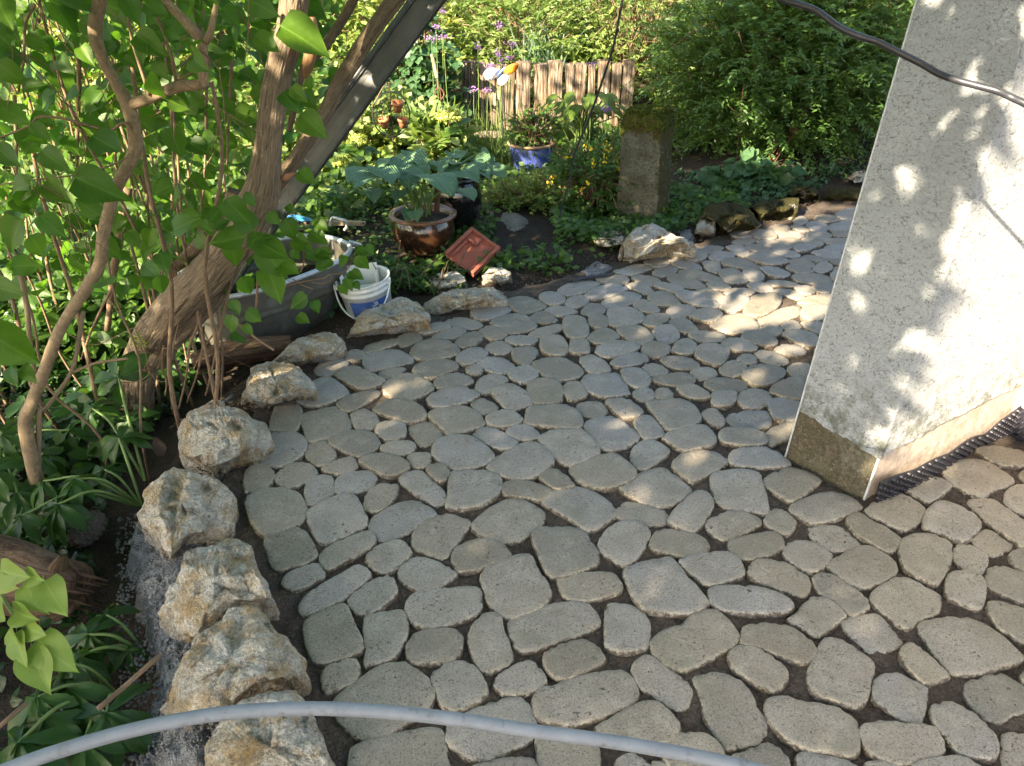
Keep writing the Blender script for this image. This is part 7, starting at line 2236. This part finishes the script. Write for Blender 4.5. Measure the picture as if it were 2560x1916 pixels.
# ------------------------------------------------------------------ hostas
def hosta(label, base, spec, mat, plen, tmplp=P_HEART, ratio=1.25, name='hosta', group=None, seed=0):
    """spec: list of (blade centre px u, v, depth Y, size m, tip direction px du, dv)"""
    t = thing(name, label, 'hosta', tuple(base), group)
    for k, (u, v, Y, s, du, dv) in enumerate(spec):
        s = s * (0.84 if s > 0.09 else 1.0)
        c = PY(u, v, Y)
        e = PY(u + du * 10, v + dv * 10, Y + (-0.10 if dv > 0 else 0.06))
        d = (e - c) / np.linalg.norm(e - c)
        tm = leaf_template(tmplp, ratio, 9, 8, 0.16 + 0.1 * RS.rand(), 0.35 + 0.2 * RS.rand(), 0.035, 0, k + seed)
        V0, F0, U0 = tm
        n = np.array([RS.uniform(-0.35, 0.35), RS.uniform(-0.55, 0.0), 1.0])
        R = frames(d[None], n[None])[0]
        st = c - d * s * ratio * 0.5
        V = (R @ V0.T).T * s + st
        g = Geo()
        g.add(V, [tuple(f) for f in F0], [tuple(q) for q in U0])
        b = base + np.array([RS.normal(0, 0.025), RS.normal(0, 0.02), 0])
        m = b * 0.5 + st * 0.5 + np.array([0, 0, 0.10 * np.linalg.norm(st - b)])
        m[:2] = b[:2] * 0.68 + st[:2] * 0.32
        PV, PF, PU = tube([b, m, st + d * s * 0.06], [0.007, 0.006, 0.004], 6, 5, cap=False)
        lo = g.build('leaf', MAT[mat], t)
        gp = Geo().add(PV, PF, PU)
        gp.build('leaf_stalk', MAT['stalk'], lo)
    return t

S4 = lambda x, y: (900 + x / 4.6, 180 + y / 4.6)
def sp4(s):
    out = []
    for q in s.split('/'):
        x, y, Y, sz, du, dv = map(float, q.split())
        u, v = S4(x, y)
        out.append((u, v, Y, sz, du, dv))
    return out
hb = POT1 + np.array([-0.02, 0.0, 0.20])
hosta('large blue-green hosta with ribbed leaves growing in the brown planter bowl', hb,
      sp4('330 1010 4.15 .20 -3 .2/620 1030 4.05 .22 2.6 1.2/300 1150 3.85 .20 2 1.2/60 1210 3.8 .20 -3 .5/930 1220 3.75 .24 2.8 1/1230 1370 3.85 .17 3 .9/650 960 4.2 .16 2 -.8/170 1090 4.1 .17 -3 -.2/560 1210 3.9 .16 1 1.6/480 1080 4.0 .17 -1 1.4/700 1130 3.9 .15 2.5 1.2/-40 1130 4.0 .19 -3 .6/150 1390 3.8 .12 1 2/640 1640 3.72 .10 0.3 2/400 980 4.2 .18 -1.5 -1/1010 1290 3.8 .16 2.4 1.8/450 1390 3.9 .12 -2 1/780 1060 4.1 .16 2 -.3/560 1620 3.8 .09 -1 1.5'), 'hosta_blue', 0.3, P_HEART, 1.25)
hb2 = POT2 + np.array([0.0, 0.0, 0.27])
hosta('smaller blue-grey hosta in the black pot with leaves spreading to the right', hb2,
      sp4('1100 1030 4.45 .13 3 -.4/920 1070 4.4 .14 .4 1.6/1250 1160 4.3 .19 3 .8/1150 940 4.7 .13 2 -1.5/1400 960 4.7 .15 3 .3/1350 1060 4.5 .15 3 .5/1560 1080 4.6 .13 3 .8/1600 1140 4.5 .13 3 1.6/1200 900 4.8 .13 1 -1/1080 960 4.7 .11 2 -.5/1330 890 4.8 .13 3 -.3/1480 1010 4.7 .12 3 .2/1050 1100 4.4 .13 -.6 1.6/1420 1130 4.45 .14 3 1/980 970 4.7 .12 -1 -.8'), 'hosta_blue', 0.25, P_HEART, 1.2, seed=30)
sg = []
for k in range(60):
    a = RS.uniform(0, 2 * math.pi)
    r = RS.uniform(0.10, 0.36)
    sg.append((1455 + r * 290 * math.cos(a), 300 + 65 * math.sin(a) * (r / .36) - 30 * RS.rand(), 6.2 + 0.3 * math.sin(a), RS.uniform(0.055, 0.08), 3 * math.cos(a), 1.5 + RS.uniform(-1, 1)))
q = PY(1455, 390, 6.2)
hosta('yellow-green hosta with narrow pointed leaves in front of the sleepers', np.array([q[0], 6.2, 0.05]), sg, 'hosta_green', 0.3, P_OVAL, 2.1, seed=60)

# ------------------------------------------------------------------ hellebores
def hellebore(label, base, leaves, mat='hellebore'):
    t = thing('hellebore', label, 'hellebore', tuple(base))
    for k, (hub, ln, nlf, face) in enumerate(leaves):
        hub = np.array(hub)
        mid = base * 0.5 + hub * 0.5 + np.array([0, 0, 0.22 * np.linalg.norm(hub - base)])
        out = hub - base
        out[2] = 0
        ol = np.linalg.norm(out) + 1e-6
        out = out / ol
        upn = np.array(face, float)
        upn /= np.linalg.norm(upn)
        fwd = out - upn * np.dot(out, upn)
        if np.linalg.norm(fwd) < 0.1:
            fwd = np.array([1.0, 0, 0]) - upn * upn[0]
        fwd /= np.linalg.norm(fwd)
        sd = np.cross(fwd, upn)
        g = Geo()
        for j in range(nlf):
            a = math.radians(-125 + 250 * j / (nlf - 1)) + RS.normal(0, 0.09)
            d = fwd * math.cos(a) + sd * math.sin(a) - upn * RS.uniform(0.15, 0.5)
            s = ln * (1 - 0.25 * abs(a) / 2.2) * RS.uniform(0.85, 1.1)
            V0, F0, U0 = leaf_template(P_OBOV, 1.0, 8, 4, 0.16, RS.uniform(0.3, 0.8), 0.03, 0, j + k)
            V0 = V0 * np.array([0.36, 1, 1])
            R = frames(d[None], (upn + RS.normal(0, 0.18, 3))[None])[0]
            V = (R @ V0.T).T * s + hub
            g.add(V, [tuple(f) for f in F0], [tuple(q) for q in U0])
        lo = g.build('leaf', MAT[mat], t)
        Geo().add(*tube([base, mid, hub], [0.005, 0.0045, 0.0035], 6, 6, cap=False)).build('leaf_stalk', MAT['stalk'], lo)
    return t
def H(cr, x, y, z):
    return G(*cr(x, y), z)
b1 = H(CC, 985, 745, -0.09)
hellebore('dark hellebore with arching stalks springing from beside the greenish rock', b1, [
    (H(CC, 400, 720, 0.06), 0.14, 8, (-0.2, -0.3, 1)), (H(CC, 150, 800, 0.03), 0.13, 7, (-0.3, -0.2, 1)), (H(CC, 520, 545, 0.07), 0.13, 7, (-0.2, 0, 1)), (H(CC, 820, 265, 0.10), 0.14, 7, (0, -0.4, 1)),
    (H(CC, 720, 480, 0.02), 0.11, 7, (0.1, -0.3, 1)), (H(CC, 300, 560, 0.04), 0.12, 7, (-0.3, -0.2, 1))])
b2 = H(CC, 1000, 560, -0.06)
hellebore('glossy upright hellebore leaf cluster on a long stalk below the leaning trunk', b2, [
    (H(CC, 820, -150, 0.20), 0.17, 7, (0.1, -0.9, 0.6)), (H(CC, 640, 60, 0.10), 0.12, 6, (-0.2, -0.5, 0.9)), (H(CC, 900, 150, 0.04), 0.12, 6, (0.1, -0.5, 0.9))])
b3 = H(CL, 1000, 930, -0.11)
hellebore('hellebore with serrated leaves spreading below the log, right of the pale lilac leaves', b3, [
    (H(CL, 600, 770, 0.00), 0.13, 7, (0, -0.3, 1)), (H(CL, 700, 860, -0.04), 0.12, 6, (0, -0.3, 1)), (H(CL, 720, 640, -0.02), 0.11, 6, (0.1, -0.2, 1)), (H(CL, 520, 920, -0.02), 0.13, 7, (-0.2, -0.2, 1)), (H(CL, 870, 880, -0.05), 0.08, 5, (0.1, -0.2, 1))])
b4 = H(CL, 830, 1215, -0.11)
hellebore('hellebore at the bottom of the left bed with leaves passing under the conduit', b4, [
    (H(CL, 715, 1300, 0.02), 0.15, 7, (0.1, -0.3, 1)), (H(CL, 450, 1130, 0.03), 0.14, 7, (-0.2, -0.2, 1)), (H(CL, 300, 1330, 0.03), 0.15, 7, (-0.2, -0.3, 1)), (H(CL, 470, 960, 0.04), 0.11, 6, (-0.2, -0.2, 1)), (H(CL, 250, 1190, 0.05), 0.14, 7, (-0.2, -0.2, 1)), (H(CL, 560, 1500, 0.0), 0.14, 7, (0, -0.2, 1)), (H(CL, 120, 1500, 0.04), 0.15, 7, (-0.2, -0.2, 1))])
b5 = H(CC, 60, 420, -0.10)
hellebore('hellebore pressed against the foot of the slim lilac stem', b5, [
    (H(CC, 20, 240, 0.10), 0.15, 6, (0.2, -0.7, 0.7)), (H(CC, 300, 380, 0.02), 0.11, 6, (0.1, -0.3, 1)), (H(CC, -80, 480, 0.06), 0.14, 7, (-0.2, -0.3, 1)), (H(CC, 120, 640, 0.0), 0.13, 7, (0, -0.3, 1)), (H(CC, 480, 210, 0.0), 0.10, 6, (0, -0.3, 1))])

# pale young lilac sprig reaching in at the lower left
sb = PD(*CL(-150, 380), 1.20)
sprig = thing('lilac_sprig', 'pale green lilac sprig with folded leaves reaching in over the rotten log', 'sprig', tuple(sb))
Geo().add(*tube([sb, PD(*CL(-20, 480), 1.19), PD(*CL(60, 590), 1.18), PD(*CL(130, 690), 1.17), PD(*CL(245, 800), 1.165)], [0.004, 0.0035, 0.003, 0.0025, 0.0015], 6, 5)).build('twig', MAT['stalk'], sprig)
for i, (x0, y0, x1, y1, w) in enumerate(((0, 340, 185, 400, 80), (165, 425, 270, 655, 150), (300, 410, 445, 672, 135), (95, 610, 235, 690, 95), (110, 755, 150, 1030, 140), (250, 790, 468, 1072, 185), (215, 880, 322, 1212, 115), (170, 715, 295, 790, 80), (-20, 410, 55, 475, 70), (-40, 570, 75, 690, 110), (190, 370, 275, 420, 60), (60, 740, 100, 860, 90))):
    a, e = PD(*CL(x0, y0), 1.17), PD(*CL(x1, y1), 1.14)
    k = (0, 1, 0, 2, 0, 1, 2, 0, 1, 3, 2, 0)[i]
    n = VIEW + np.array([(-0.3, 0.2, 0.35, 0, -0.35, 0.25, 0.3, 0, 0, 0, 0, -0.3)[i], -0.1, 0.15])
    leaf_obj(sprig, 'lilac%d' % k, T_LILAC[k], a, e - a, n, max(w / 2.689 * 1.15 / FPX, np.linalg.norm(e - a) / 1.5), MAT['pale'])

# ------------------------------------------------------------------ low growth
def cover(name, n, region, hmax, size, mat, tmpl, ok=None, parent=None, up=0.8, kind='stuff'):
    (x0, x1), (y0, y1) = region
    x, y = RS.uniform(x0, x1, n), RS.uniform(y0, y1, n)
    m = np.ones(n, bool) if ok is None else ok(x, y)
    x, y = x[m], y[m]
    k = len(x)
    lump = np.clip(0.6 + 1.3 * vfbm(x * 3.1, y * 3.1, 3), 0.12, 1.3)
    z = ground_z(x, y) + RS.rand(k) ** 0.7 * hmax * lump
    P = np.column_stack([x, y, z])
    D = rdir(k) * np.array([1, 1, 0.5])
    N = rdir(k) * 0.6 + np.array([-0.1, -0.3, up])
    return scatter(name, tmpl, P, D, N, size * RS.uniform(0.6, 1.3, k), MAT[mat], parent, kind)

def bed_ok(x, y):
    return ((x < xl(y) - 0.33) | (y > 3.35)) & ((x < 0.05) | (y > yfar(x) + 0.16)) & ~((x > -0.95) & (x < 0.1) & (y < 3.75) & (y > 3.0)) & ~((x > -0.10) & (x < 0.28) & (y > 3.9) & (y < 4.78)) & ~((x > 0.0) & (x < 0.6) & (y < 4.05))
cover('ivy', 9000, ((-3.2, -0.7), (0.7, 3.4)), 0.10, 0.034, 'ivy', T_HEART, lambda x, y: (x < xl(y) - 0.42) & (vfbm(x * 4, y * 4) > -0.25))
cover('undergrowth', 5200, ((-3.4, -1.05), (1.0, 3.5)), 0.16, 0.05, 'hellebore', T_SMALL, lambda x, y: (x < xl(y) - 0.48) & (vfbm(x * 3 + 5, y * 3) > -0.1) & ~((x > -1.75) & (x < -1.05) & (y < 1.75)))
cover('ground_cover', 9000, ((-4.2, 1.0), (3.3, 5.2)), 0.11, 0.026, 'cover', T_SMALL, bed_ok)
cover('ground_cover', 15000, ((-5.0, 2.6), (4.9, 7.0)), 0.20, 0.036, 'cover', T_SMALL, lambda x, y: bed_ok(x, y) & ~((x > 0.9) & (y < 5.9)))
cover('ground_cover', 7000, ((-5.0, -0.3), (4.4, 7.2)), 0.34, 0.05, 'sunny', T_SMALL, lambda x, y: vfbm(x * 1.7, y * 1.7) > -0.08)
cover('ground_cover', 7000, ((-2.9, -0.9), (2.9, 4.8)), 0.25, 0.042, 'cover', T_SMALL, lambda x, y: (x < -1.55 + 0.35 * (y - 2.9)))
cover('ground_cover', 2600, ((1.2, 2.7), (4.75, 5.6)), 0.10, 0.030, 'climber', T_HEART, lambda x, y: y > yfar(x) + 0.16)
cover('ground_cover', 2200, ((0.75, 1.5), (4.45, 5.3)), 0.12, 0.026, 'cover', T_SMALL, lambda x, y: y > yfar(x) + 0.2)
cover('ground_cover', 2200, ((0.25, 1.0), (4.12, 4.75)), 0.11, 0.024, 'cover', T_SMALL, lambda x, y: y > yfar(x) + 0.2)
# broad leaves under the big shrub
cover('leafy_patch', 150, ((1.35, 1.95), (5.15, 5.5)), 0.20, 0.10, 'climber', T_HEART, None, None, 0.7)
# weeds round the planter and the tile
cover('weeds', 2600, ((-0.55, 0.32), (3.75, 4.5)), 0.14, 0.030, 'cover', T_SMALL, lambda x, y: (np.hypot(x - POT1[0], y - POT1[1]) > 0.2) & ((x < -0.12) | (y < 3.95)) & (RS.rand(len(x)) < 0.6))
cover('weeds', 1200, ((-0.80, -0.25), (3.35, 3.78)), 0.13, 0.018, 'cover', T_LANCE, lambda x, y: (np.hypot(x - POT1[0], y - POT1[1]) > 0.19) & (y > 3.52) & (np.hypot(x + 0.63, y - 3.38) > 0.17))
cover('seedlings', 90, ((0.1, 0.75), (3.75, 4.2)), 0.03, 0.022, 'cover', T_SMALL, lambda x, y: y > yfar(x) + 0.05)
# dry twigs in front of the planter
dl = []
for k in range(16):
    p = np.array([RS.uniform(-0.72, -0.30), RS.uniform(3.5, 3.72), 0.0])
    q = p + np.array([RS.normal(0, 0.05), RS.normal(0, 0.05), RS.uniform(0.08, 0.19)])
    dl.append([p, (p + q) / 2 + RS.normal(0, 0.012, 3), q])
dt = thing('dry_plant', 'dry brown twiggy plant remains in front of the brown planter bowl', 'plant', (-0.5, 3.6, 0))
stems('stem', dl, MAT['twig'], dt, 0.0045, 5, 3)
# small plant against the tub
q = G(*CD(560, 940), -0.1)
shrub('seedling_bush', 'small dark green plant growing against the side of the zinc tub', 'plant', (q[0], q[1] + 0.06, 0.0), (0.13, 0.06, 0.10), 22, 6, 0.07, 0.036, MAT['cover'], 0.3, T_HEART, None, -0.12)

# yellow-flowered plant
def flowering(label, c, rad, nt, mat_leaf, petals, pm, pr, cat='plant', tm=None, ls=0.018, name='flowering_plant'):
    t = shrub(name, label, cat, c, rad, nt, 14, rad[0] * 0.55, ls, MAT[mat_leaf], 0.2, tm or T_SMALL)
    st, F, k = [], [], 0
    P = []
    while len(P) < petals:
        u = rdir(1)[0]
        if u[2] < -0.1: continue
        P.append(np.array(c) + u * np.array(rad) * RS.uniform(0.85, 1.1))
    P = np.array(P)
    PP = np.repeat(P, 6, 0) + RS.normal(0, pr * 0.5, (len(P) * 6, 3))
    scatter('blossom', T_SMALL, PP, rdir(len(PP)), rdir(len(PP)) + np.array([0, -.6, .6]), np.full(len(PP), pr), MAT[pm], t)
    return t
q = PY(1478, 505, 4.75)
flowering('loose green plant dotted with yellow flowers left of the mossy post', (q[0] + 0.02, 4.80, 0.20), (0.30, 0.24, 0.20), 330, 'cover', 46, 'yellow', 0.014)
q = PY(1330, 480, 4.9)
flowering('feathery yellow-green plant sprawling in front of the blue pot', (q[0], 4.92, 0.06), (0.26, 0.18, 0.09), 330, 'lime', 10, 'yellow', 0.009, ls=0.015)
shrub('trailing_plant', 'small-leaved green plant growing over the rim of the blue pot', 'plant', (POT3[0], POT3[1], 0.30), (0.17, 0.13, 0.15), 120, 10, 0.12, 0.022, MAT['cover'], 0.5, T_SMALL)
# pale green hydrangea head
def hydrangea(label, u, v, Y, r):
    c = PY(u, v, Y)
    t = thing('hydrangea', label, 'hydrangea', (c[0], c[1], 0.0))
    n = 420
    d = rdir(n)
    d[:, 2] = np.abs(d[:, 2]) * 0.9 - 0.25
    P = c + d * r * RS.uniform(0.75, 1.05, (n, 1))
    scatter('flower_head', T_SMALL, P, rdir(n), d + rdir(n) * 0.4, np.full(n, r * 0.19), MAT['limeflower'], t)
    Geo().add(*tube([np.array([c[0] + 0.02, c[1] + 0.03, 0.0]), c - [0, 0, r * 1.2], c], 0.005, 6, 3)).build('stem', MAT['twig'], t)
    P = c - [0, 0, r * 0.9] + RS.normal(0, r * 0.7, (14, 3)) * np.array([1, 1, 0.5])
    scatter('foliage', T_SMALL, P, rdir(14) * [1, 1, .3], rdir(14) * 0.4 + [0, -.3, 1], np.full(14, 0.07), MAT['cover'], t)
hydrangea('pale lime hydrangea head in the middle of the garden bed', 1122, 292, 5.5, 0.085)
hydrangea('lime flower head left of the wire spiral at the bed edge', 893, 352, 5.1, 0.06)
hydrangea('lime flower head low behind the leaning steel channel', 850, 405, 4.9, 0.055)

# climber mass
q = PY(1075, 190, 6.75)
t = shrub('climbing_plant', 'blue-green climber with heart-shaped leaves covering the left end of the palisade', 'climber', (q[0] - 0.07, 6.75, 0.48), (0.30, 0.2, 0.52), 300, 6, 0.16, 0.075, MAT['climber'], 0.6, T_HEART)
q = PY(1000, 300, 6.3)
shrub('leafy_bush', 'bright green broad-leaved bush behind the wire spiral', 'bush', (q[0], 6.25, 0.22), (0.42, 0.3, 0.25), 190, 7, 0.16, 0.06, MAT['sunny'], 0.4, T_SMALL)
q = PY(880, 330, 5.7)
shrub('leafy_bush', 'bright lime green bush right behind the steel channel', 'bush', (q[0], 5.75, 0.20), (0.36, 0.3, 0.24), 200, 7, 0.14, 0.05, MAT['lime'], 0.4, T_SMALL)
# tall leafy stalks between spiral and hydrangea
q = PY(1085, 330, 5.6)
shrub('lily_clump', 'clump of strap-leaved green stalks right of the wire spiral', 'plant', (q[0], 5.65, 0.22), (0.16, 0.12, 0.22), 60, 9, 0.16, 0.05, MAT['sunny'], 0.15, T_LANCE)

# verbena: thin stalks with purple heads
def verbena(label, u, v, Y, group='tall thin verbena stalks'):
    c = PY(u, v, Y)
    g0 = float(ground_z(c[0], Y))
    t = thing('verbena', label, 'flower', (c[0], Y, g0), group)
    x1 = RS.normal(0, 0.03)
    Geo().add(*tube([np.array([c[0] + x1, Y, g0 - 0.02]), np.array([c[0] + x1 * 0.3, Y, (g0 + c[2]) / 2]), c], [0.0035, 0.003, 0.002], 5, 4, cap=False)).build('stem', MAT['stalk'], t)
    n = 46
    P = c + RS.normal(0, 0.014, (n, 3)) * np.array([1.5, 1, 0.8])
    scatter('flower_head', T_SMALL, P, rdir(n), rdir(n), np.full(n, 0.008), MAT['purple'], t)
VB = ((850, 250, 6.1, 'verbena head in front of the middle of the climber'), (768, 265, 6.1, 'verbena head on the left side of the climber'), (1090, 322, 6.0, 'pale verbena head right of the climber, above the sleepers'), (1240, 175, 6.3, 'tall verbena head high above the butterfly ornament'), (1170, 455, 6.0, 'verbena head touching the left wing of the butterfly ornament'), (1245, 420, 6.0, 'verbena head just above the body of the butterfly ornament'),
      (1300, 400, 6.1, 'verbena head above the orange wing of the butterfly'), (1060, 620, 5.9, 'low verbena head left of the butterfly stake'), (1155, 625, 5.9, 'low verbena head closest to the butterfly stake'), (1880, 440, 5.6, 'pale verbena head before the right-hand sleepers beside the hanging wire'), (1980, 760, 5.2, 'pinkish verbena head above the mossy post, the right of two'), (1960, 745, 5.2, 'pinkish verbena head above the mossy post, the left of two'),
      (840, 75, 6.4, 'dark verbena head near the top edge beside the steel channel'), (1225, 370, 6.0, 'dark verbena head left of the two above the butterfly'), (1320, 300, 6.2, 'verbena head above the sleepers right of the butterfly'), (800, 185, 6.2, 'small verbena head over the top of the climber'))
for x, y, Y, lab in VB:
    verbena(lab, *CX2(x, y), Y)
for (x, y, Y) in ((545, 283 * 2.76, 4.6),):
    c = PY(545, 283, 4.9)
    t = thing('magenta_flower', 'single magenta flower glimpsed through the lilac left of the trunk', 'flower', (c[0], c[1], 0))
    Geo().add(*tube([np.array([c[0], c[1], 0.0]), c], 0.003, 5, 2)).build('stem', MAT['stalk'], t)
    scatter('flower_head', T_SMALL, c + RS.normal(0, 0.012, (26, 3)), rdir(26), rdir(26), np.full(26, 0.016), MAT['pink'], t)

# grasses
def tuft(label, u, v, Y, n, h, mat='grass', spread=0.1, w=0.0022, group=None, name='grass_clump'):
    c = PY(u, v, Y)
    g0 = float(ground_z(c[0], Y))
    b = np.array([c[0], Y, g0])
    t = thing(name, label, 'grass', tuple(b), group)
    P = b + np.column_stack([RS.normal(0, spread, n), RS.normal(0, spread * 0.7, n), np.zeros(n)])
    D = np.column_stack([RS.normal(0, 0.28, n), RS.normal(0, 0.28, n), np.ones(n)])
    N = rdir(n) * np.array([1, 1, 0.2])
    V0, F0, U0 = T_BLADE
    S = h / 30.0 * RS.uniform(0.6, 1.15, n)
    R = frames(D, N)
    V = V0[None] * np.array([1, 1, 1])
    V = np.einsum('mij,mnj->mni', R, np.repeat(V0[None], n, 0) * np.stack([np.full(n, w) / S * 1.0 * S, S, S], 1)[:, None, :] * np.array([1, 1, 1])) + P[:, None, :]
    F = (F0[None] + (np.arange(n) * len(V0))[:, None, None]).reshape(-1, 4)
    me = mesh_np('blade', V.reshape(-1, 3) - b, F, np.tile(U0, (n, 1)), np.repeat(RS.rand(n), len(V0)))
    return link('blade', me, MAT[mat], t, 'stuff')
tuft('loose pale grass clump growing up in front of the sleepers', 1225, 300, 6.1, 170, 0.46, 'grass', 0.20, 0.004)
tuft('thin grass clump left of the butterfly stake', 1150, 300, 6.2, 110, 0.44, 'grass', 0.16, 0.004)
tuft('thin pale grass stalks in front of the middle sleepers', 1330, 310, 6.3, 70, 0.5, 'grass', 0.14, 0.004)
tuft('thin pale grass stalks in front of the right-hand sleepers', 1440, 290, 6.5, 60, 0.45, 'grass', 0.14, 0.004)
tuft('dry grassy tuft right of the lime hydrangea head', 1270, 340, 5.7, 240, 0.34, 'grass', 0.16, 0.004)
for u, v, Y, n, h, lab in ((1475, 60, 7.9, 70, 0.75, 'tall blue-green leek leaves high on the raised bed, left of the hanging wire'), (1370, 110, 7.5, 60, 0.5, 'blue-green onion leaves on the raised bed above the sleepers'), (1330, 90, 7.6, 40, 0.45, 'short blue-green onion leaves left of the other onion clump')):
    tuft(lab, u, v, Y, n, h, 'leek', 0.07, 0.014, None, 'onion_clump')

# ------------------------------------------------------------------ the big shrub and the planted slope behind
shrub('dense_shrub', 'big dense dark green shrub with narrow leaves behind the mossy post', 'shrub', (2.10, 6.12, 0.74), (1.08, 0.74, 1.0), 3800, 22, 0.34, 0.0165, MAT['willow'], 0.42, T_LANCE, None, 0.10)
shrub('loose_shrub', 'sunlit loose narrow-leaved shrub above and left of the dense dark one', 'shrub', (1.15, 7.6, 1.15), (0.9, 0.6, 0.75), 620, 18, 0.40, 0.017, MAT['sunny'], 0.3, T_LANCE)
shrub('loose_shrub', 'light green shrub with orange tints at the top beside the white buttress', 'shrub', (3.2, 7.3, 1.2), (1.0, 0.7, 0.9), 620, 18, 0.38, 0.018, MAT['sunny'], 0.3, T_LANCE)
shrub('slope_bush', 'bright bush on the raised bed above the middle of the palisade', 'bush', (0.15, 7.75, 0.82), (0.85, 0.4, 0.36), 420, 14, 0.22, 0.022, MAT['sunny'], 0.3, T_LANCE)
shrub('slope_bush', 'fine-leaved yellow-green bush at the top left of the raised bed', 'bush', (-1.0, 7.9, 0.85), (0.7, 0.5, 0.5), 420, 14, 0.22, 0.022, MAT['lime'], 0.3, T_LANCE)
for i, (x, y, z, rx, ry, rz, n, m, lab) in enumerate((
    (-0.3, 9.4, 1.35, 1.5, 0.7, 0.75, 520, 'sunny', 'sunny bush on the slope behind the raised bed'), (1.6, 9.6, 1.5, 1.6, 0.8, 1.0, 560, 'lime', 'yellowish bush on the slope behind the loose shrub'),
    (4.6, 9.0, 1.5, 1.6, 0.9, 1.2, 520, 'cover', 'green bush on the slope behind the white buttress'), (-2.4, 8.2, 0.95, 1.3, 0.8, 0.85, 520, 'cover', 'mid green bush far behind the slim lilac stem'),
    (-4.6, 8.0, 1.0, 1.5, 0.9, 1.0, 520, 'sunny', 'light green bush at the far left behind the thicket'), (-3.4, 6.4, 0.55, 0.9, 0.6, 0.6, 380, 'lime', 'bright yellow-green bush seen through the lilac thicket'),
    (-6.6, 7.0, 1.0, 1.4, 1.2, 1.2, 420, 'cover', 'dark bush outside the left end of the garden'), (7.0, 7.5, 1.4, 1.6, 1.2, 1.4, 420, 'cover', 'bush outside the right end of the garden'),
    (-1.7, 5.9, 0.35, 0.6, 0.45, 0.38, 300, 'sunny', 'low bright bush between the lilac trunk and the far board'))):
    shrub('garden_bush', lab, 'bush', (x, y, z), (rx, ry, rz), n, 12, 0.34, 0.046, MAT[m], 0.3, T_SMALL)
# tall hedge that closes the garden
for i, (x, y) in enumerate(((-7, 12), (-3.5, 12.6), (0, 12.9), (3.5, 12.8), (7, 12.2))):
    shrub('hedge_tree', 'dense hedge tree closing the far end of the garden', 'tree', (x, y, 2.3), (2.4, 1.2, 2.0), 620, 12, 0.6, 0.075, MAT['cover'], 0.3, T_SMALL, 'hedge trees closing the garden')
cover('slope_growth', 16000, ((-5, 6), (7.1, 10.5)), 0.38, 0.042, 'sunny', T_SMALL, None)
cover('slope_growth', 7000, ((-2, 3.4), (7.1, 8.6)), 0.50, 0.030, 'lime', T_LANCE, lambda x, y: vfbm(x * 2, y * 2) > -0.05)

# bare brown stems in the dark hollow of the shrub and moss-grown litter below it
dl = []
for k in range(14):
    p = np.array([1.86 + RS.normal(0, 0.10), 5.72 + RS.normal(0, 0.08), 0.06])
    q = p + np.array([RS.normal(0, 0.14), RS.normal(-0.02, 0.08), RS.uniform(0.3, 0.7)])
    dl.append([p, (p + q) / 2, q])
st = thing('bare_shrub_stems', 'cluster of thin red-brown stems in the dark hollow of the big shrub', 'stems', (1.82, 5.72, 0.05))
stems('stem', dl, MAT['rust'], st, 0.0045, 5, 2)
